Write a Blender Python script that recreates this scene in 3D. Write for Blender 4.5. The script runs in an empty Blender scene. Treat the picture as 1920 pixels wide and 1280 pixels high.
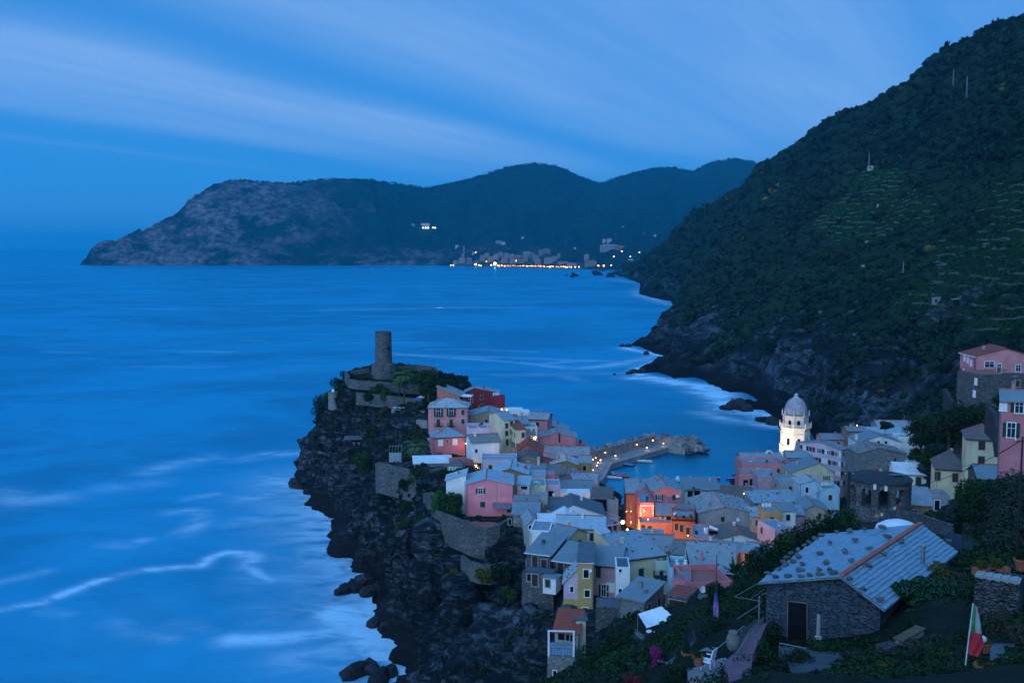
import bpy, bmesh, math, random
import numpy as np
from mathutils import Vector, Matrix, noise, geometry
random.seed(7); np.random.seed(7)
R = math.radians
sc = bpy.context.scene
C = sc.collection
# ------------------------------------------------------------------ camera, sky, light
F = 1867.0                      # focal length in photograph pixels (1920 wide)
TH = R(5.32); CT, ST = math.cos(TH), math.sin(TH)
H = 84.0                        # eye height above the sea
cd = bpy.data.cameras.new('camera'); cam = bpy.data.objects.new('camera', cd); C.objects.link(cam)
cam.location = (0, 0, H); cam.rotation_euler = (R(90) - TH, 0, 0)
cd.sensor_width = 36; cd.lens = 36 * F / 1920; cd.clip_start = .5; cd.clip_end = 120000
sc.camera = cam
sc.view_settings.view_transform = 'Standard'; sc.view_settings.look = 'None'
sc.view_settings.exposure = .74; sc.view_settings.gamma = 1
sc.cycles.use_denoising = True
sc.cycles.max_bounces = 5; sc.cycles.diffuse_bounces = 2; sc.cycles.glossy_bounces = 2
sc.cycles.transmission_bounces = 2; sc.cycles.volume_bounces = 0; sc.cycles.transparent_max_bounces = 6
sc.cycles.sample_clamp_indirect = 4; sc.cycles.caustics_reflective = False; sc.cycles.caustics_refractive = False
SUN_EL, SUN_AZ = 22, -155      # first light of dawn: low, behind us and a little to the left
w = bpy.data.worlds.new('World'); sc.world = w; w.use_nodes = True
nt = w.node_tree; N = nt.nodes; L = nt.links
for n in list(N): N.remove(n)
def nd(t, **k):
    n = N.new(t)
    for a, b in k.items(): setattr(n, a, b)
    return n
def mth(op, a, b=None, clamp=False):
    n = N.new('ShaderNodeMath'); n.operation = op; n.use_clamp = clamp
    for i, v in enumerate((a, b)):
        if v is None: continue
        if isinstance(v, (int, float)): n.inputs[i].default_value = v
        else: L.new(v, n.inputs[i])
    return n.outputs[0]
def rgbmix(f, a, b, bt='MIX'):
    n = N.new('ShaderNodeMix'); n.data_type = 'RGBA'; n.blend_type = bt
    for i, v in ((0, f), (6, a), (7, b)):
        if isinstance(v, (int, float)): n.inputs[i].default_value = v
        elif isinstance(v, tuple): n.inputs[i].default_value = v + (1,)
        else: L.new(v, n.inputs[i])
    return n.outputs[2]
sky = nd('ShaderNodeTexSky', sky_type='NISHITA', sun_disc=False)
sky.sun_elevation = R(2.0); sky.sun_rotation = R(200); sky.ozone_density = 6; sky.air_density = 1.0; sky.dust_density = .3
tc = nd('ShaderNodeTexCoord'); sp = nd('ShaderNodeSeparateXYZ'); L.new(tc.outputs['Generated'], sp.inputs[0])
X, Y_, Z = sp.outputs
el = mth('MAXIMUM', Z, 0.0)
# clear dusk blue: the Nishita dome tinted, kept even along the horizon
grad = nd('ShaderNodeValToRGB'); L.new(el, grad.inputs[0])
cr = grad.color_ramp; cr.elements[0].position = 0; cr.elements[0].color = (.040, .180, .44, 1)
cr.elements[1].position = 1; cr.elements[1].color = (.040, .30, .84, 1)
e = cr.elements.new(.06); e.color = (.016, .165, .45, 1)
e = cr.elements.new(.22); e.color = (.014, .140, .39, 1)
e = cr.elements.new(.45); e.color = (.026, .21, .60, 1)
clear = rgbmix(.05, grad.outputs[0], sky.outputs[0])
# streaked high cloud: long bands lying on a plane above, drawn out along one wind direction
zz = mth('MAXIMUM', mth('ADD', Z, .04), .02)
px_ = mth('DIVIDE', X, zz); py_ = mth('DIVIDE', Y_, zz)
ca, sa = math.cos(R(30)), math.sin(R(30))
al = mth('ADD', mth('MULTIPLY', px_, sa), mth('MULTIPLY', py_, ca))
ac = mth('SUBTRACT', mth('MULTIPLY', py_, sa), mth('MULTIPLY', px_, ca))
def cloud(sx, sy, off, det=4, rough=.5):
    cb = nd('ShaderNodeCombineXYZ'); L.new(mth('MULTIPLY', ac, sx), cb.inputs[0]); L.new(mth('MULTIPLY', al, sy), cb.inputs[1]); cb.inputs[2].default_value = off
    nz = nd('ShaderNodeTexNoise'); nz.inputs['Scale'].default_value = 1; nz.inputs['Detail'].default_value = det
    nz.inputs['Roughness'].default_value = rough; nz.inputs['Distortion'].default_value = .25
    L.new(cb.outputs[0], nz.inputs['Vector']); return nz.outputs[0]
warp = cloud(.45, .22, 3.4, 3, .5); fine = cloud(5.5, .30, 9.1, 6, .65); soft = cloud(1.3, .45, 5.1, 4, .55)
s_ = mth('ADD', ac, mth('MULTIPLY', mth('SUBTRACT', warp, .5), 1.1))
band = nd('ShaderNodeValToRGB'); L.new(mth('DIVIDE', s_, 8.0), band.inputs[0]); bcr = band.color_ramp; bcr.interpolation = 'B_SPLINE'
st_ = [(-.0, .45), (.4, .35), (.6, .22), (.95, .85), (1.25, .5), (1.5, .8), (1.85, .3), (2.2, .6), (2.5, .6), (2.85, .15), (3.15, .05), (3.5, .8), (3.9, .85), (4.4, .6), (5.0, .5), (5.3, .02), (5.85, .02), (6.05, .35), (6.25, .02), (8, 0)]
bcr.elements[0].position = 0; bcr.elements[0].color = (.45,)*3+(1,); bcr.elements[1].position = 1; bcr.elements[1].color = (0, 0, 0, 1)
for a_, v_ in st_[1:-1]: e = bcr.elements.new(a_/8); e.color = (v_,)*3+(1,)
cmask = mth('MULTIPLY', band.outputs[0], mth('ADD', mth('MULTIPLY', fine, .9), mth('MULTIPLY', soft, .95)))
hz = nd('ShaderNodeMapRange'); hz.interpolation_type = 'SMOOTHSTEP'; hz.inputs[1].default_value = .05; hz.inputs[2].default_value = .12; L.new(Z, hz.inputs[0])
cmask = mth('MULTIPLY', cmask, hz.outputs[0], True)
skyc = rgbmix(cmask, clear, (.150, .285, .53))
bg = nd('ShaderNodeBackground'); L.new(skyc, bg.inputs[0]); bg.inputs[1].default_value = 1.0
ow = nd('ShaderNodeOutputWorld'); L.new(bg.outputs[0], ow.inputs[0])
# soft directional light of the bright dusk sky
sd = bpy.data.lights.new('sun', 'SUN'); sd.energy = 1.2; sd.angle = R(60); sd.color = (.46, .72, 1.0)
so = bpy.data.objects.new('sun', sd); C.objects.link(so)
so.rotation_euler = Vector((math.sin(R(SUN_AZ)) * math.cos(R(SUN_EL)), math.cos(R(SUN_AZ)) * math.cos(R(SUN_EL)), math.sin(R(SUN_EL)))).to_track_quat('Z', 'Y').to_euler()

# ------------------------------------------------------------------ helpers
def ray(px, py):
    xc = (px - 960) / F; t = (py - 640) / F
    return xc / (CT - t * ST), -(ST + t * CT) / (CT - t * ST)      # x/y, (z-H)/y
def P(px, py, Y):
    u, v = ray(px, py); return Vector((u * Y, Y, H + v * Y))
def PZ(px, py, z):
    u, v = ray(px, py); Y = (z - H) / v; return Vector((u * Y, Y, z))
def m(px_size, Y): return px_size * Y / F
def tag(o, label=None, cat=None, group=None, kind=None):
    if label: o['label'] = label
    if cat: o['category'] = cat
    if group: o['group'] = group
    if kind: o['kind'] = kind
    return o
def empty(name, loc, rz=0, label=None, cat=None, group=None):
    o = bpy.data.objects.new(name, None); C.objects.link(o); o.location = loc; o.rotation_euler = (0, 0, rz)
    o.empty_display_size = .3
    return tag(o, label, cat, group)
def link(name, me, parent=None, loc=(0, 0, 0), rot=(0, 0, 0), scale=None):
    o = bpy.data.objects.new(name, me); C.objects.link(o)
    if parent: o.parent = parent
    o.location = loc; o.rotation_euler = rot
    if scale: o.scale = scale
    return o
class MB:
    def __init__(s): s.v = []; s.f = []; s.mi = []; s.k = 0
    def mat(s, k): s.k = k; return s
    def add(s, vs, fs):
        b = len(s.v); s.v += [tuple(p) for p in vs]
        for f in fs: s.f.append([b + i for i in f]); s.mi.append(s.k)
        return s
    def box(s, x0, x1, y0, y1, z0, z1, bev=0):
        return s.add([(x0,y0,z0),(x1,y0,z0),(x1,y1,z0),(x0,y1,z0),(x0,y0,z1),(x1,y0,z1),(x1,y1,z1),(x0,y1,z1)],
                     [(0,3,2,1),(4,5,6,7),(0,1,5,4),(1,2,6,5),(2,3,7,6),(3,0,4,7)])
    def obox(s, c, ax, ay, az):                       # oriented box: centre, half axes
        c, ax, ay, az = map(Vector, (c, ax, ay, az)); vs = []
        for k in (-1, 1):
            for a, b in ((-1,-1),(1,-1),(1,1),(-1,1)): vs.append(c + ax*a + ay*b + az*k)
        return s.add(vs, [(0,3,2,1),(4,5,6,7),(0,1,5,4),(1,2,6,5),(2,3,7,6),(3,0,4,7)])
    def prism(s, poly, z0, z1, topz=None):
        n = len(poly); vs = [(p[0], p[1], z0) for p in poly] + [(p[0], p[1], z1 if topz is None else topz[i]) for i, p in enumerate(poly)]
        return s.add(vs, [list(range(n))[::-1], list(range(n, 2*n))] + [(i, (i+1) % n, n + (i+1) % n, n + i) for i in range(n)])
    def tube(s, pts, r, n=6, cap=True, rs=None):
        pts = [Vector(p) for p in pts]; b = []
        for i, p in enumerate(pts):
            d = (pts[min(i+1, len(pts)-1)] - pts[max(i-1, 0)]).normalized()
            a = d.cross(Vector((0, 0, 1)));  a = a.normalized() if a.length > 1e-3 else Vector((1, 0, 0))
            c = d.cross(a); rr = rs[i] if rs else r
            b += [p + (a*math.cos(2*math.pi*j/n) + c*math.sin(2*math.pi*j/n)) * rr for j in range(n)]
        fs = [(i*n+j, i*n+(j+1) % n, (i+1)*n+(j+1) % n, (i+1)*n+j) for i in range(len(pts)-1) for j in range(n)]
        if cap: fs += [list(range(n))[::-1], [(len(pts)-1)*n+j for j in range(n)]]
        return s.add(b, fs)
    def lathe(s, prof, n=16, c=(0, 0), ph=0):
        vs = [(c[0]+r*math.cos(2*math.pi*j/n+ph), c[1]+r*math.sin(2*math.pi*j/n+ph), z) for r, z in prof for j in range(n)]
        fs = [(i*n+j, i*n+(j+1) % n, (i+1)*n+(j+1) % n, (i+1)*n+j) for i in range(len(prof)-1) for j in range(n)]
        fs += [list(range(n))[::-1], [(len(prof)-1)*n+j for j in range(n)]]
        return s.add(vs, fs)
    def mesh(s, name, mats, smooth=False):
        me = bpy.data.meshes.new(name); me.from_pydata(s.v, [], s.f)
        for q in (mats if isinstance(mats, (list, tuple)) else [mats]): me.materials.append(q)
        if any(s.mi): me.polygons.foreach_set('material_index', s.mi)
        if smooth: me.polygons.foreach_set('use_smooth', [True]*len(s.f))
        me.update(); return me
    def build(s, name, mats, parent=None, loc=(0, 0, 0), rot=(0, 0, 0), smooth=False):
        return link(name, s.mesh(name, mats, smooth), parent, loc, rot)
def np_mesh(name, verts, faces, mats, smooth=True, k=4, mi=None):
    me = bpy.data.meshes.new(name); nv, nf = len(verts), len(faces)
    me.vertices.add(nv); me.vertices.foreach_set('co', np.asarray(verts, np.float32).ravel())
    me.loops.add(nf*k); me.loops.foreach_set('vertex_index', np.asarray(faces, np.int32).ravel())
    me.polygons.add(nf); me.polygons.foreach_set('loop_start', np.arange(nf, dtype=np.int32)*k)
    if mi is not None: me.polygons.foreach_set('material_index', np.asarray(mi, np.int32))
    me.polygons.foreach_set('use_smooth', np.full(nf, smooth))
    for q in (mats if isinstance(mats, (list, tuple)) else [mats]): me.materials.append(q)
    me.update(calc_edges=True); me.validate(); return me
def fattr(me, name, vals):
    a = me.attributes.new(name, 'FLOAT', 'POINT'); a.data.foreach_set('value', np.asarray(vals, np.float32).ravel())

# ------------------------------------------------------------------ materials
class NT:
    def __init__(s, name, rough=.85, spec=.3):
        s.m = bpy.data.materials.new(name); s.m.use_nodes = True; s.t = s.m.node_tree; s.b = s.t.nodes['Principled BSDF']
        s.b.inputs['Roughness'].default_value = rough; s.b.inputs['Specular IOR Level'].default_value = spec
        s.co = s.t.nodes.new('ShaderNodeTexCoord')
    def n(s, t, **k):
        q = s.t.nodes.new(t)
        for a, b in k.items(): setattr(q, a, b)
        return q
    def l(s, a, b): s.t.links.new(a, b)
    def mapd(s, scale, src='Object', rot=(0, 0, 0), vec=None):
        q = s.n('ShaderNodeMapping'); q.inputs['Scale'].default_value = scale; q.inputs['Rotation'].default_value = rot
        s.l(vec or s.co.outputs[src], q.inputs[0]); return q.outputs[0]
    def noise(s, scale, det=4, rough=.55, vec=None, dist=0):
        q = s.n('ShaderNodeTexNoise'); q.inputs['Scale'].default_value = scale; q.inputs['Detail'].default_value = det
        q.inputs['Roughness'].default_value = rough; q.inputs['Distortion'].default_value = dist
        s.l(vec or s.co.outputs['Object'], q.inputs['Vector']); return q.outputs[0]
    def rng(s, v, a, b, c=0, d=1, smooth=True):
        q = s.n('ShaderNodeMapRange'); q.interpolation_type = 'SMOOTHSTEP' if smooth else 'LINEAR'
        for i, x in enumerate((a, b, c, d)): q.inputs[i+1].default_value = x
        s.l(v, q.inputs[0]); return q.outputs[0]
    def mix(s, f, a, b, bt='MIX'):
        q = s.n('ShaderNodeMix', data_type='RGBA', blend_type=bt)
        for i, v in ((0, f), (6, a), (7, b)):
            if isinstance(v, (int, float)): q.inputs[i].default_value = v
            elif isinstance(v, tuple): q.inputs[i].default_value = tuple(v[:3]) + (1,)
            else: s.l(v, q.inputs[i])
        return q.outputs[2]
    def math(s, op, a, b=None, clamp=False):
        q = s.n('ShaderNodeMath', operation=op, use_clamp=clamp)
        for i, v in enumerate((a, b)):
            if v is None: continue
            if isinstance(v, (int, float)): q.inputs[i].default_value = v
            else: s.l(v, q.inputs[i])
        return q.outputs[0]
    def attr(s, name):
        q = s.n('ShaderNodeAttribute', attribute_name=name); return q.outputs['Fac']
    def col(s, c):
        if isinstance(c, tuple): s.b.inputs['Base Color'].default_value = tuple(c[:3]) + (1,)
        else: s.l(c, s.b.inputs['Base Color'])
        return s
    def bump(s, h, strength=.5, dist=.1):
        q = s.n('ShaderNodeBump'); q.inputs['Strength'].default_value = strength; q.inputs['Distance'].default_value = dist
        s.l(h, q.inputs['Height']); s.l(q.outputs[0], s.b.inputs['Normal']); return s
    def rand(s):
        return s.n('ShaderNodeObjectInfo').outputs['Random']
def sc3(c, k): return tuple(min(1, x*k) for x in c)
_mc = {}
def plain(name, c, rough=.7, var=.25, scale=2.0, metal=0):
    if name in _mc: return _mc[name]
    q = NT(name, rough); n = q.noise(scale, 5, .6)
    q.col(q.mix(q.rng(n, .3, .7), sc3(c, 1-var), sc3(c, 1+var*.6))); q.b.inputs['Metallic'].default_value = metal
    q.bump(n, .15, .02); _mc[name] = q.m; return q.m
def plaster(name, c, dirt=.35):
    if name in _mc: return _mc[name]
    q = NT(name, .9, .2)
    wc = q.co.outputs['Object']
    blot = q.rng(q.noise(.35, 6, .65), .32, .72)
    streak = q.rng(q.noise(1.0, 5, .7, q.mapd((1.6, 1.6, .16))), .45, .75)
    fine = q.noise(9, 3, .6)
    base = q.mix(blot, sc3(c, .8), sc3(c, 1.1))
    grey = tuple(.35*sum(c)/3 + .25*x for x in c)
    st = q.mix(q.math('MULTIPLY', streak, dirt), base, grey)
    q.col(q.mix(q.math('MULTIPLY', q.rng(fine, .55, .8), .25), st, sc3(c, .6))).bump(q.noise(3.5, 6, .7), .35, .05)
    _mc[name] = q.m; return q.m
def stone(name, c=(.22, .20, .17), scale=2.6, mortar=.55):
    if name in _mc: return _mc[name]
    q = NT(name, .92, .2)
    mp = q.mapd((scale, scale, scale*1.9)); wob = q.n('ShaderNodeTexNoise'); wob.inputs['Scale'].default_value = scale*.7; q.l(q.co.outputs['Object'], wob.inputs['Vector'])
    av = q.n('ShaderNodeVectorMath', operation='ADD'); sv = q.n('ShaderNodeVectorMath', operation='SCALE'); sv.inputs['Scale'].default_value = .5
    q.l(wob.outputs['Color'], sv.inputs[0]); q.l(mp, av.inputs[0]); q.l(sv.outputs[0], av.inputs[1])
    vo = q.n('ShaderNodeTexVoronoi'); vo.inputs['Scale'].default_value = 1; q.l(av.outputs[0], vo.inputs['Vector'])
    ve = q.n('ShaderNodeTexVoronoi', feature='DISTANCE_TO_EDGE'); ve.inputs['Scale'].default_value = 1; q.l(av.outputs[0], ve.inputs['Vector'])
    sepc = q.n('ShaderNodeSeparateColor'); q.l(vo.outputs['Color'], sepc.inputs[0])
    a = q.mix(sepc.outputs[0], sc3(c, .55), sc3(c, 1.45)); a = q.mix(q.math('MULTIPLY', sepc.outputs[1], .4), a, (c[0]*1.3, c[1]*1.0, c[2]*.8))
    big = q.rng(q.noise(.3, 5, .6), .35, .7)
    a = q.mix(q.math('MULTIPLY', big, .5), a, sc3(c, .45))
    ed = q.rng(ve.outputs['Distance'], .0, .14)
    q.col(q.mix(ed, sc3(c, mortar), a)).bump(q.math('ADD', ed, q.math('MULTIPLY', q.noise(6, 4), .5)), .8, .08)
    _mc[name] = q.m; return q.m
def slate(name, c=(.30, .34, .38), row=2.2):
    if name in _mc: return _mc[name]
    q = NT(name, .75, .35)
    br = q.n('ShaderNodeTexBrick'); br.offset = .5; q.l(q.mapd((1, 1, 1)), br.inputs['Vector'])
    br.inputs['Scale'].default_value = row; br.inputs['Mortar Size'].default_value = .03; br.inputs['Mortar Smooth'].default_value = .6
    br.inputs['Color1'].default_value = sc3(c, 1.12)+(1,); br.inputs['Color2'].default_value = sc3(c, .82)+(1,); br.inputs['Mortar'].default_value = sc3(c, .5)+(1,)
    n1 = q.rng(q.noise(.6, 6, .65), .3, .7); n2 = q.rng(q.noise(5, 4, .7), .55, .75)
    a = q.mix(q.math('MULTIPLY', n1, .55), br.outputs[0], sc3(c, .5)); a = q.mix(q.math('MULTIPLY', n2, .6), a, (c[0]*1.7, c[1]*1.55, c[2]*1.5))
    lich = q.rng(q.noise(1.7, 6, .8), .60, .68); a = q.mix(q.math('MULTIPLY', lich, .55), a, sc3(c, .3))
    rr = q.math('MULTIPLY', q.rand(), .55); a = q.mix(rr, a, (c[0]*.6, c[1]*.62, c[2]*.62))
    q.col(a).bump(q.math('ADD', br.outputs['Fac'], q.math('MULTIPLY', q.noise(3, 5), -.8)), .6, .06)
    _mc[name] = q.m; return q.m
def leafmat(name, c, c2, sc_=.5, c3=None):
    c = sc3(c, .55); c2 = (c2[0]*.5, c2[1]*.62, c2[2]*.7)
    if name in _mc: return _mc[name]
    q = NT(name, .8, .15); n = q.rng(q.noise(sc_, 3, .6), .35, .65); n2 = q.rng(q.noise(sc_*7, 2, .6), .3, .7)
    a = q.mix(n, c, c2); a = q.mix(q.math('MULTIPLY', n2, .6), a, sc3(c2, 1.5))
    if c3: a = q.mix(q.rng(q.noise(sc_*.8, 3, .7), .66, .72), a, c3)
    q.col(a); _mc[name] = q.m; return q.m
# ------------------------------------------------------------------ terrain from surveyed points
def tin(points, step_u=None):
    """points: (a, b, z) -> function giving z by linear interpolation over a Delaunay mesh"""
    co = [Vector((p[0], p[1])) for p in points]
    r = geometry.delaunay_2d_cdt(co, [], [], 0, 1e-5)
    vs, fs, ov = r[0], r[2], r[3]
    zz = np.array([points[o[0]][2] for o in ov], float); V = np.array([(p.x, p.y) for p in vs])
    T = [(V[f[0]], V[f[1]], V[f[2]], zz[f[0]], zz[f[1]], zz[f[2]]) for f in fs]
    def ev(A, B):
        A = np.asarray(A, float); B = np.asarray(B, float); out = np.full(A.shape, np.nan)
        for p0, p1, p2, z0, z1, z2 in T:
            x0, x1 = min(p0[0], p1[0], p2[0])-1e-6, max(p0[0], p1[0], p2[0])+1e-6
            y0, y1 = min(p0[1], p1[1], p2[1])-1e-6, max(p0[1], p1[1], p2[1])+1e-6
            k = np.nonzero((A >= x0) & (A <= x1) & (B >= y0) & (B <= y1))
            if not len(k[0]): continue
            d = (p1[1]-p2[1])*(p0[0]-p2[0]) + (p2[0]-p1[0])*(p0[1]-p2[1])
            if abs(d) < 1e-12: continue
            a, b = A[k], B[k]
            l0 = ((p1[1]-p2[1])*(a-p2[0]) + (p2[0]-p1[0])*(b-p2[1]))/d; l1 = ((p2[1]-p0[1])*(a-p2[0]) + (p0[0]-p2[0])*(b-p2[1]))/d
            l2 = 1-l0-l1; q = (l0 >= -1e-6) & (l1 >= -1e-6) & (l2 >= -1e-6)
            kk = tuple(x[q] for x in k); out[kk] = l0[q]*z0+l1[q]*z1+l2[q]*z2
        return out
    return ev
def smooth2(Z, n):
    for _ in range(n):
        Q = np.pad(Z, 1, mode='edge'); Z = (Q[1:-1,1:-1]*4+Q[:-2,1:-1]*2+Q[2:,1:-1]*2+Q[1:-1,:-2]*2+Q[1:-1,2:]*2+Q[:-2,:-2]+Q[2:,2:]+Q[:-2,2:]+Q[2:,:-2])/16
    return Z
def gridfaces(ny, nx):
    i = np.arange(ny*nx).reshape(ny, nx); return np.stack([i[:-1,:-1], i[:-1,1:], i[1:,1:], i[1:,:-1]], -1).reshape(-1, 4)
def fr(x, y, z, h=1.0, lac=2.0, o=4): return noise.fractal(Vector((x, y, z)), h, lac, o)

def G(px, py, Y): p = P(px, py, Y); return (p.x, p.y, p.z)
def S0(px, py, z=0): p = PZ(px, py, z); return (p.x, p.y, z)
COAST_L = [(575,890),(590,925),(612,962),(640,1010),(668,1052),(705,1082),(722,1100),(700,1150),(712,1190),(742,1222),(770,1252),(800,1290)]
COAST_H = [(1128,905),(1140,920),(1160,935),(1172,960)]                # harbour side of the promontory
tp = [S0(*c) for c in COAST_L]
for i, c in enumerate(COAST_L):
    x, y, z = S0(*c); tp.append((x-9, y+3, -7)); tp.append((x-40, y+5, -14))
back = [(-76,372),(-74,392),(-60,405),(-40,402),(-20,392),(0,385),(22,378),(30,370),(33,352),(38,334),(36,322)]
for x, y in back: tp.append((x, y, 0)); tp.append((x+ (8 if x > 25 else 0), y+(9 if x < 30 else 0), -7))
tp += [(-130,450,-15),(0,450,-15),(60,420,-12),(-130,300,-15),(-110,180,-15),(-60,150,-12),(-36,165,-5),(-12,178,2),(-30,178,0),
       (60,330,-5),(70,345,-6),(90,380,-6),(110,400,-5),(130,420,-5),(100,455,-10)]
tp += [(-62,347,35),(-60,356,34),(-52,362,38),(-66,352,24), G(592,765,352), G(655,698,342), (-60,372,30), (-45,385,20), G(700,742,322), G(640,760,332), G(616,760,340)]
# harbour beach, piazza, church point
tp += [(48,312,0),(62,312,0),(74,318,0),(78,335,0),(78,352,0),(82,366,0),(100,374,0),(122,378,0),(142,392,0),
       (45,302,4),(62,300,4),(84,330,4),(92,350,4),(110,355,5),(130,360,6),(80,300,6),(100,300,9)]
# promontory crest and the flanks
tp += [G(655,706,332), G(690,708,330), G(735,712,326), G(790,712,330), (-44,352,44), (-20,345,40), G(628,735,335), G(600,790,350), G(588,850,362),
       G(700,742,318), G(700,800,312), G(650,800,325), G(640,870,322), G(690,870,300), G(760,760,300), G(815,806,281), G(765,800,292),
       G(700,905,272), G(735,868,258), G(712,905,256), G(790,878,248), G(800,915,240), G(720,955,258), G(672,960,285), G(655,1010,281),
       G(845,850,268), G(868,880,238), G(800,950,212), G(812,985,204), G(850,968,207), G(960,972,203), G(745,985,235), G(750,1060,222), G(735,1090,228),
       G(870,1028,200), G(870,1045,192), G(955,1052,190), G(865,1062,190), G(820,1060,203), G(780,1130,206), G(760,1190,200), G(860,1100,186), G(930,1115,172),
       G(880,1160,186), G(880,1240,184), G(965,1112,157), G(1050,1150,148), G(960,1130,163), G(960,1200,168), G(990,1270,165), G(1000,1060,175), G(1010,1000,190),
       (-8,184,0), (4,172,2), (-30,178,-2), (-5,190,4), (-11,196,3), (0,184,10)]
tp += [(-22,318,38), (-10,300,30), (0,345,16), (8,330,18), (5,300,24), (15,280,18), (22,262,14), (28,250,12), (33,290,8), (30,310,4),
       (20,235,17), (26,222,17), (10,215,25), (18,200,25), (2,235,26), (-5,262,28), (0,192,29), (14,170,30), (28,160,28), (25,178,27)]
# street valley behind the harbour and the slope on its right
tp += [(45,270,6),(60,265,7),(50,240,9),(68,230,11),(62,205,13),(82,200,15),(50,190,17),(100,190,20),(90,240,13),(90,270,10),(110,270,16),
       (120,300,16),(140,320,18),(120,240,24),(105,215,26),(95,175,29),(130,200,34),(140,240,30),(160,280,30),(150,340,20),(170,380,16),(170,420,10),(190,330,34),
       G(1650,985,148), G(1590,960,152), G(1720,985,140), G(1790,785,225), G(1850,755,215), G(1920,755,210), G(1835,912,188), G(1770,920,197), G(1735,925,215), G(1890,850,190), G(1900,885,127), G(1800,960,120), G(1700,1000,92),
       G(1850,960,100), G(1900,1000,70), (230,250,55), (230,350,45), (110,120,52), (70,100,56), (200,150,55), (150,60,74), (260,420,40), (140,200,46)]
# our own slope under the foreground
tp += [(0,-30,84),(-12,0,74),(0,4,81),(8,12,78),(-20,40,45),(-30,100,18),(-10,60,46),(3,55,54), G(1095,1270,72), G(1050,1275,125), (-14,140,8), (8,140,24), (-40,20,40),
       G(1130,1200,120), G(1180,1150,118), G(1260,1170,106), G(1300,1130,112), G(1200,1240,84), G(1250,1260,62), G(1340,1235,50), G(1330,1160,72), G(1370,1215,47),
       G(1430,1170,53), G(1500,1200,52), G(1660,1235,46), G(1560,1240,47), G(1420,1270,42), G(1400,1110,66), G(1420,1080,95), (40,140,36), (48,118,44), (40,95,50), (60,150,38), (75,160,36), (20,140,30),
       G(1850,1240,36), G(1920,1240,33), G(1780,1200,42), G(1820,1170,43), G(1740,1100,52), G(1800,1060,60), (40,40,72), (80,30,82), (20,10,80), (-150,450,-16), (-150,-40,-10), (300,-40,110), (300,460,30),(60,-40,88),(25,25,73)]
town_z = tin(tp)
GSTEP = .66
gx = np.arange(-112, 232, GSTEP); gy = np.arange(8, 440, GSTEP)
GX, GY = np.meshgrid(gx, gy); GZ = smooth2(np.nan_to_num(town_z(GX, GY), nan=-10), 3)
def ground(x, y):
    i = min(max((x-gx[0])/GSTEP, 0), len(gx)-2); j = min(max((y-gy[0])/GSTEP, 0), len(gy)-2)
    a, b = int(i), int(j); u, v = i-a, j-b
    return float((GZ[b,a]*(1-u)+GZ[b,a+1]*u)*(1-v)+(GZ[b+1,a]*(1-u)+GZ[b+1,a+1]*u)*v)
sx = np.gradient(GZ, GSTEP, axis=1); sy = np.gradient(GZ, GSTEP, axis=0); steep = np.clip((np.hypot(sx, sy)-.45)/1.1, 0, 1)
steep = smooth2(steep, 5)
vx, vy, vz = GX.ravel().copy(), GY.ravel().copy(), GZ.ravel().copy(); stv = steep.ravel()
for k in np.nonzero((stv > .03) & (vz > -8))[0]:
    x, y, z, s = vx[k], vy[k], vz[k], stv[k]
    # tilted beds of the sandstone: ridges running down to the left
    b = (z*.8 + x*.55 - y*.12)
    n1 = fr(x*.045, y*.045, z*.045, .9, 2.1, 4); n2 = fr(b*.16, y*.03, x*.02+7, .8, 2.2, 4); n3 = fr(x*.22, y*.22, z*.22+3, .8, 2.1, 3)
    q = (b*.30+n1*1.6+fr(x*.11, y*.11, z*.11, .8, 2, 3)*.7) % 1.0; q2 = (b*1.15+n1*3+n3*.8) % 1.0
    rg = 1-abs(fr(x*.09+z*.05, y*.09, z*.03+9, .8, 2.1, 4))*2
    d = (n1*5.0 + n2*2.4 + n3*1.1 + ((1-q)**1.6*2.3 + (1-q2)**1.5*.55 + rg*1.1 - 1.2)*min(1, max(.12, (z+1)/7)))*s
    gxx, gyy = sx.ravel()[k], sy.ravel()[k]; l = math.sqrt(gxx*gxx+gyy*gyy+1)
    vx[k] -= gxx/l*d; vy[k] -= gyy/l*d; vz[k] += d/l*.8
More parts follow.
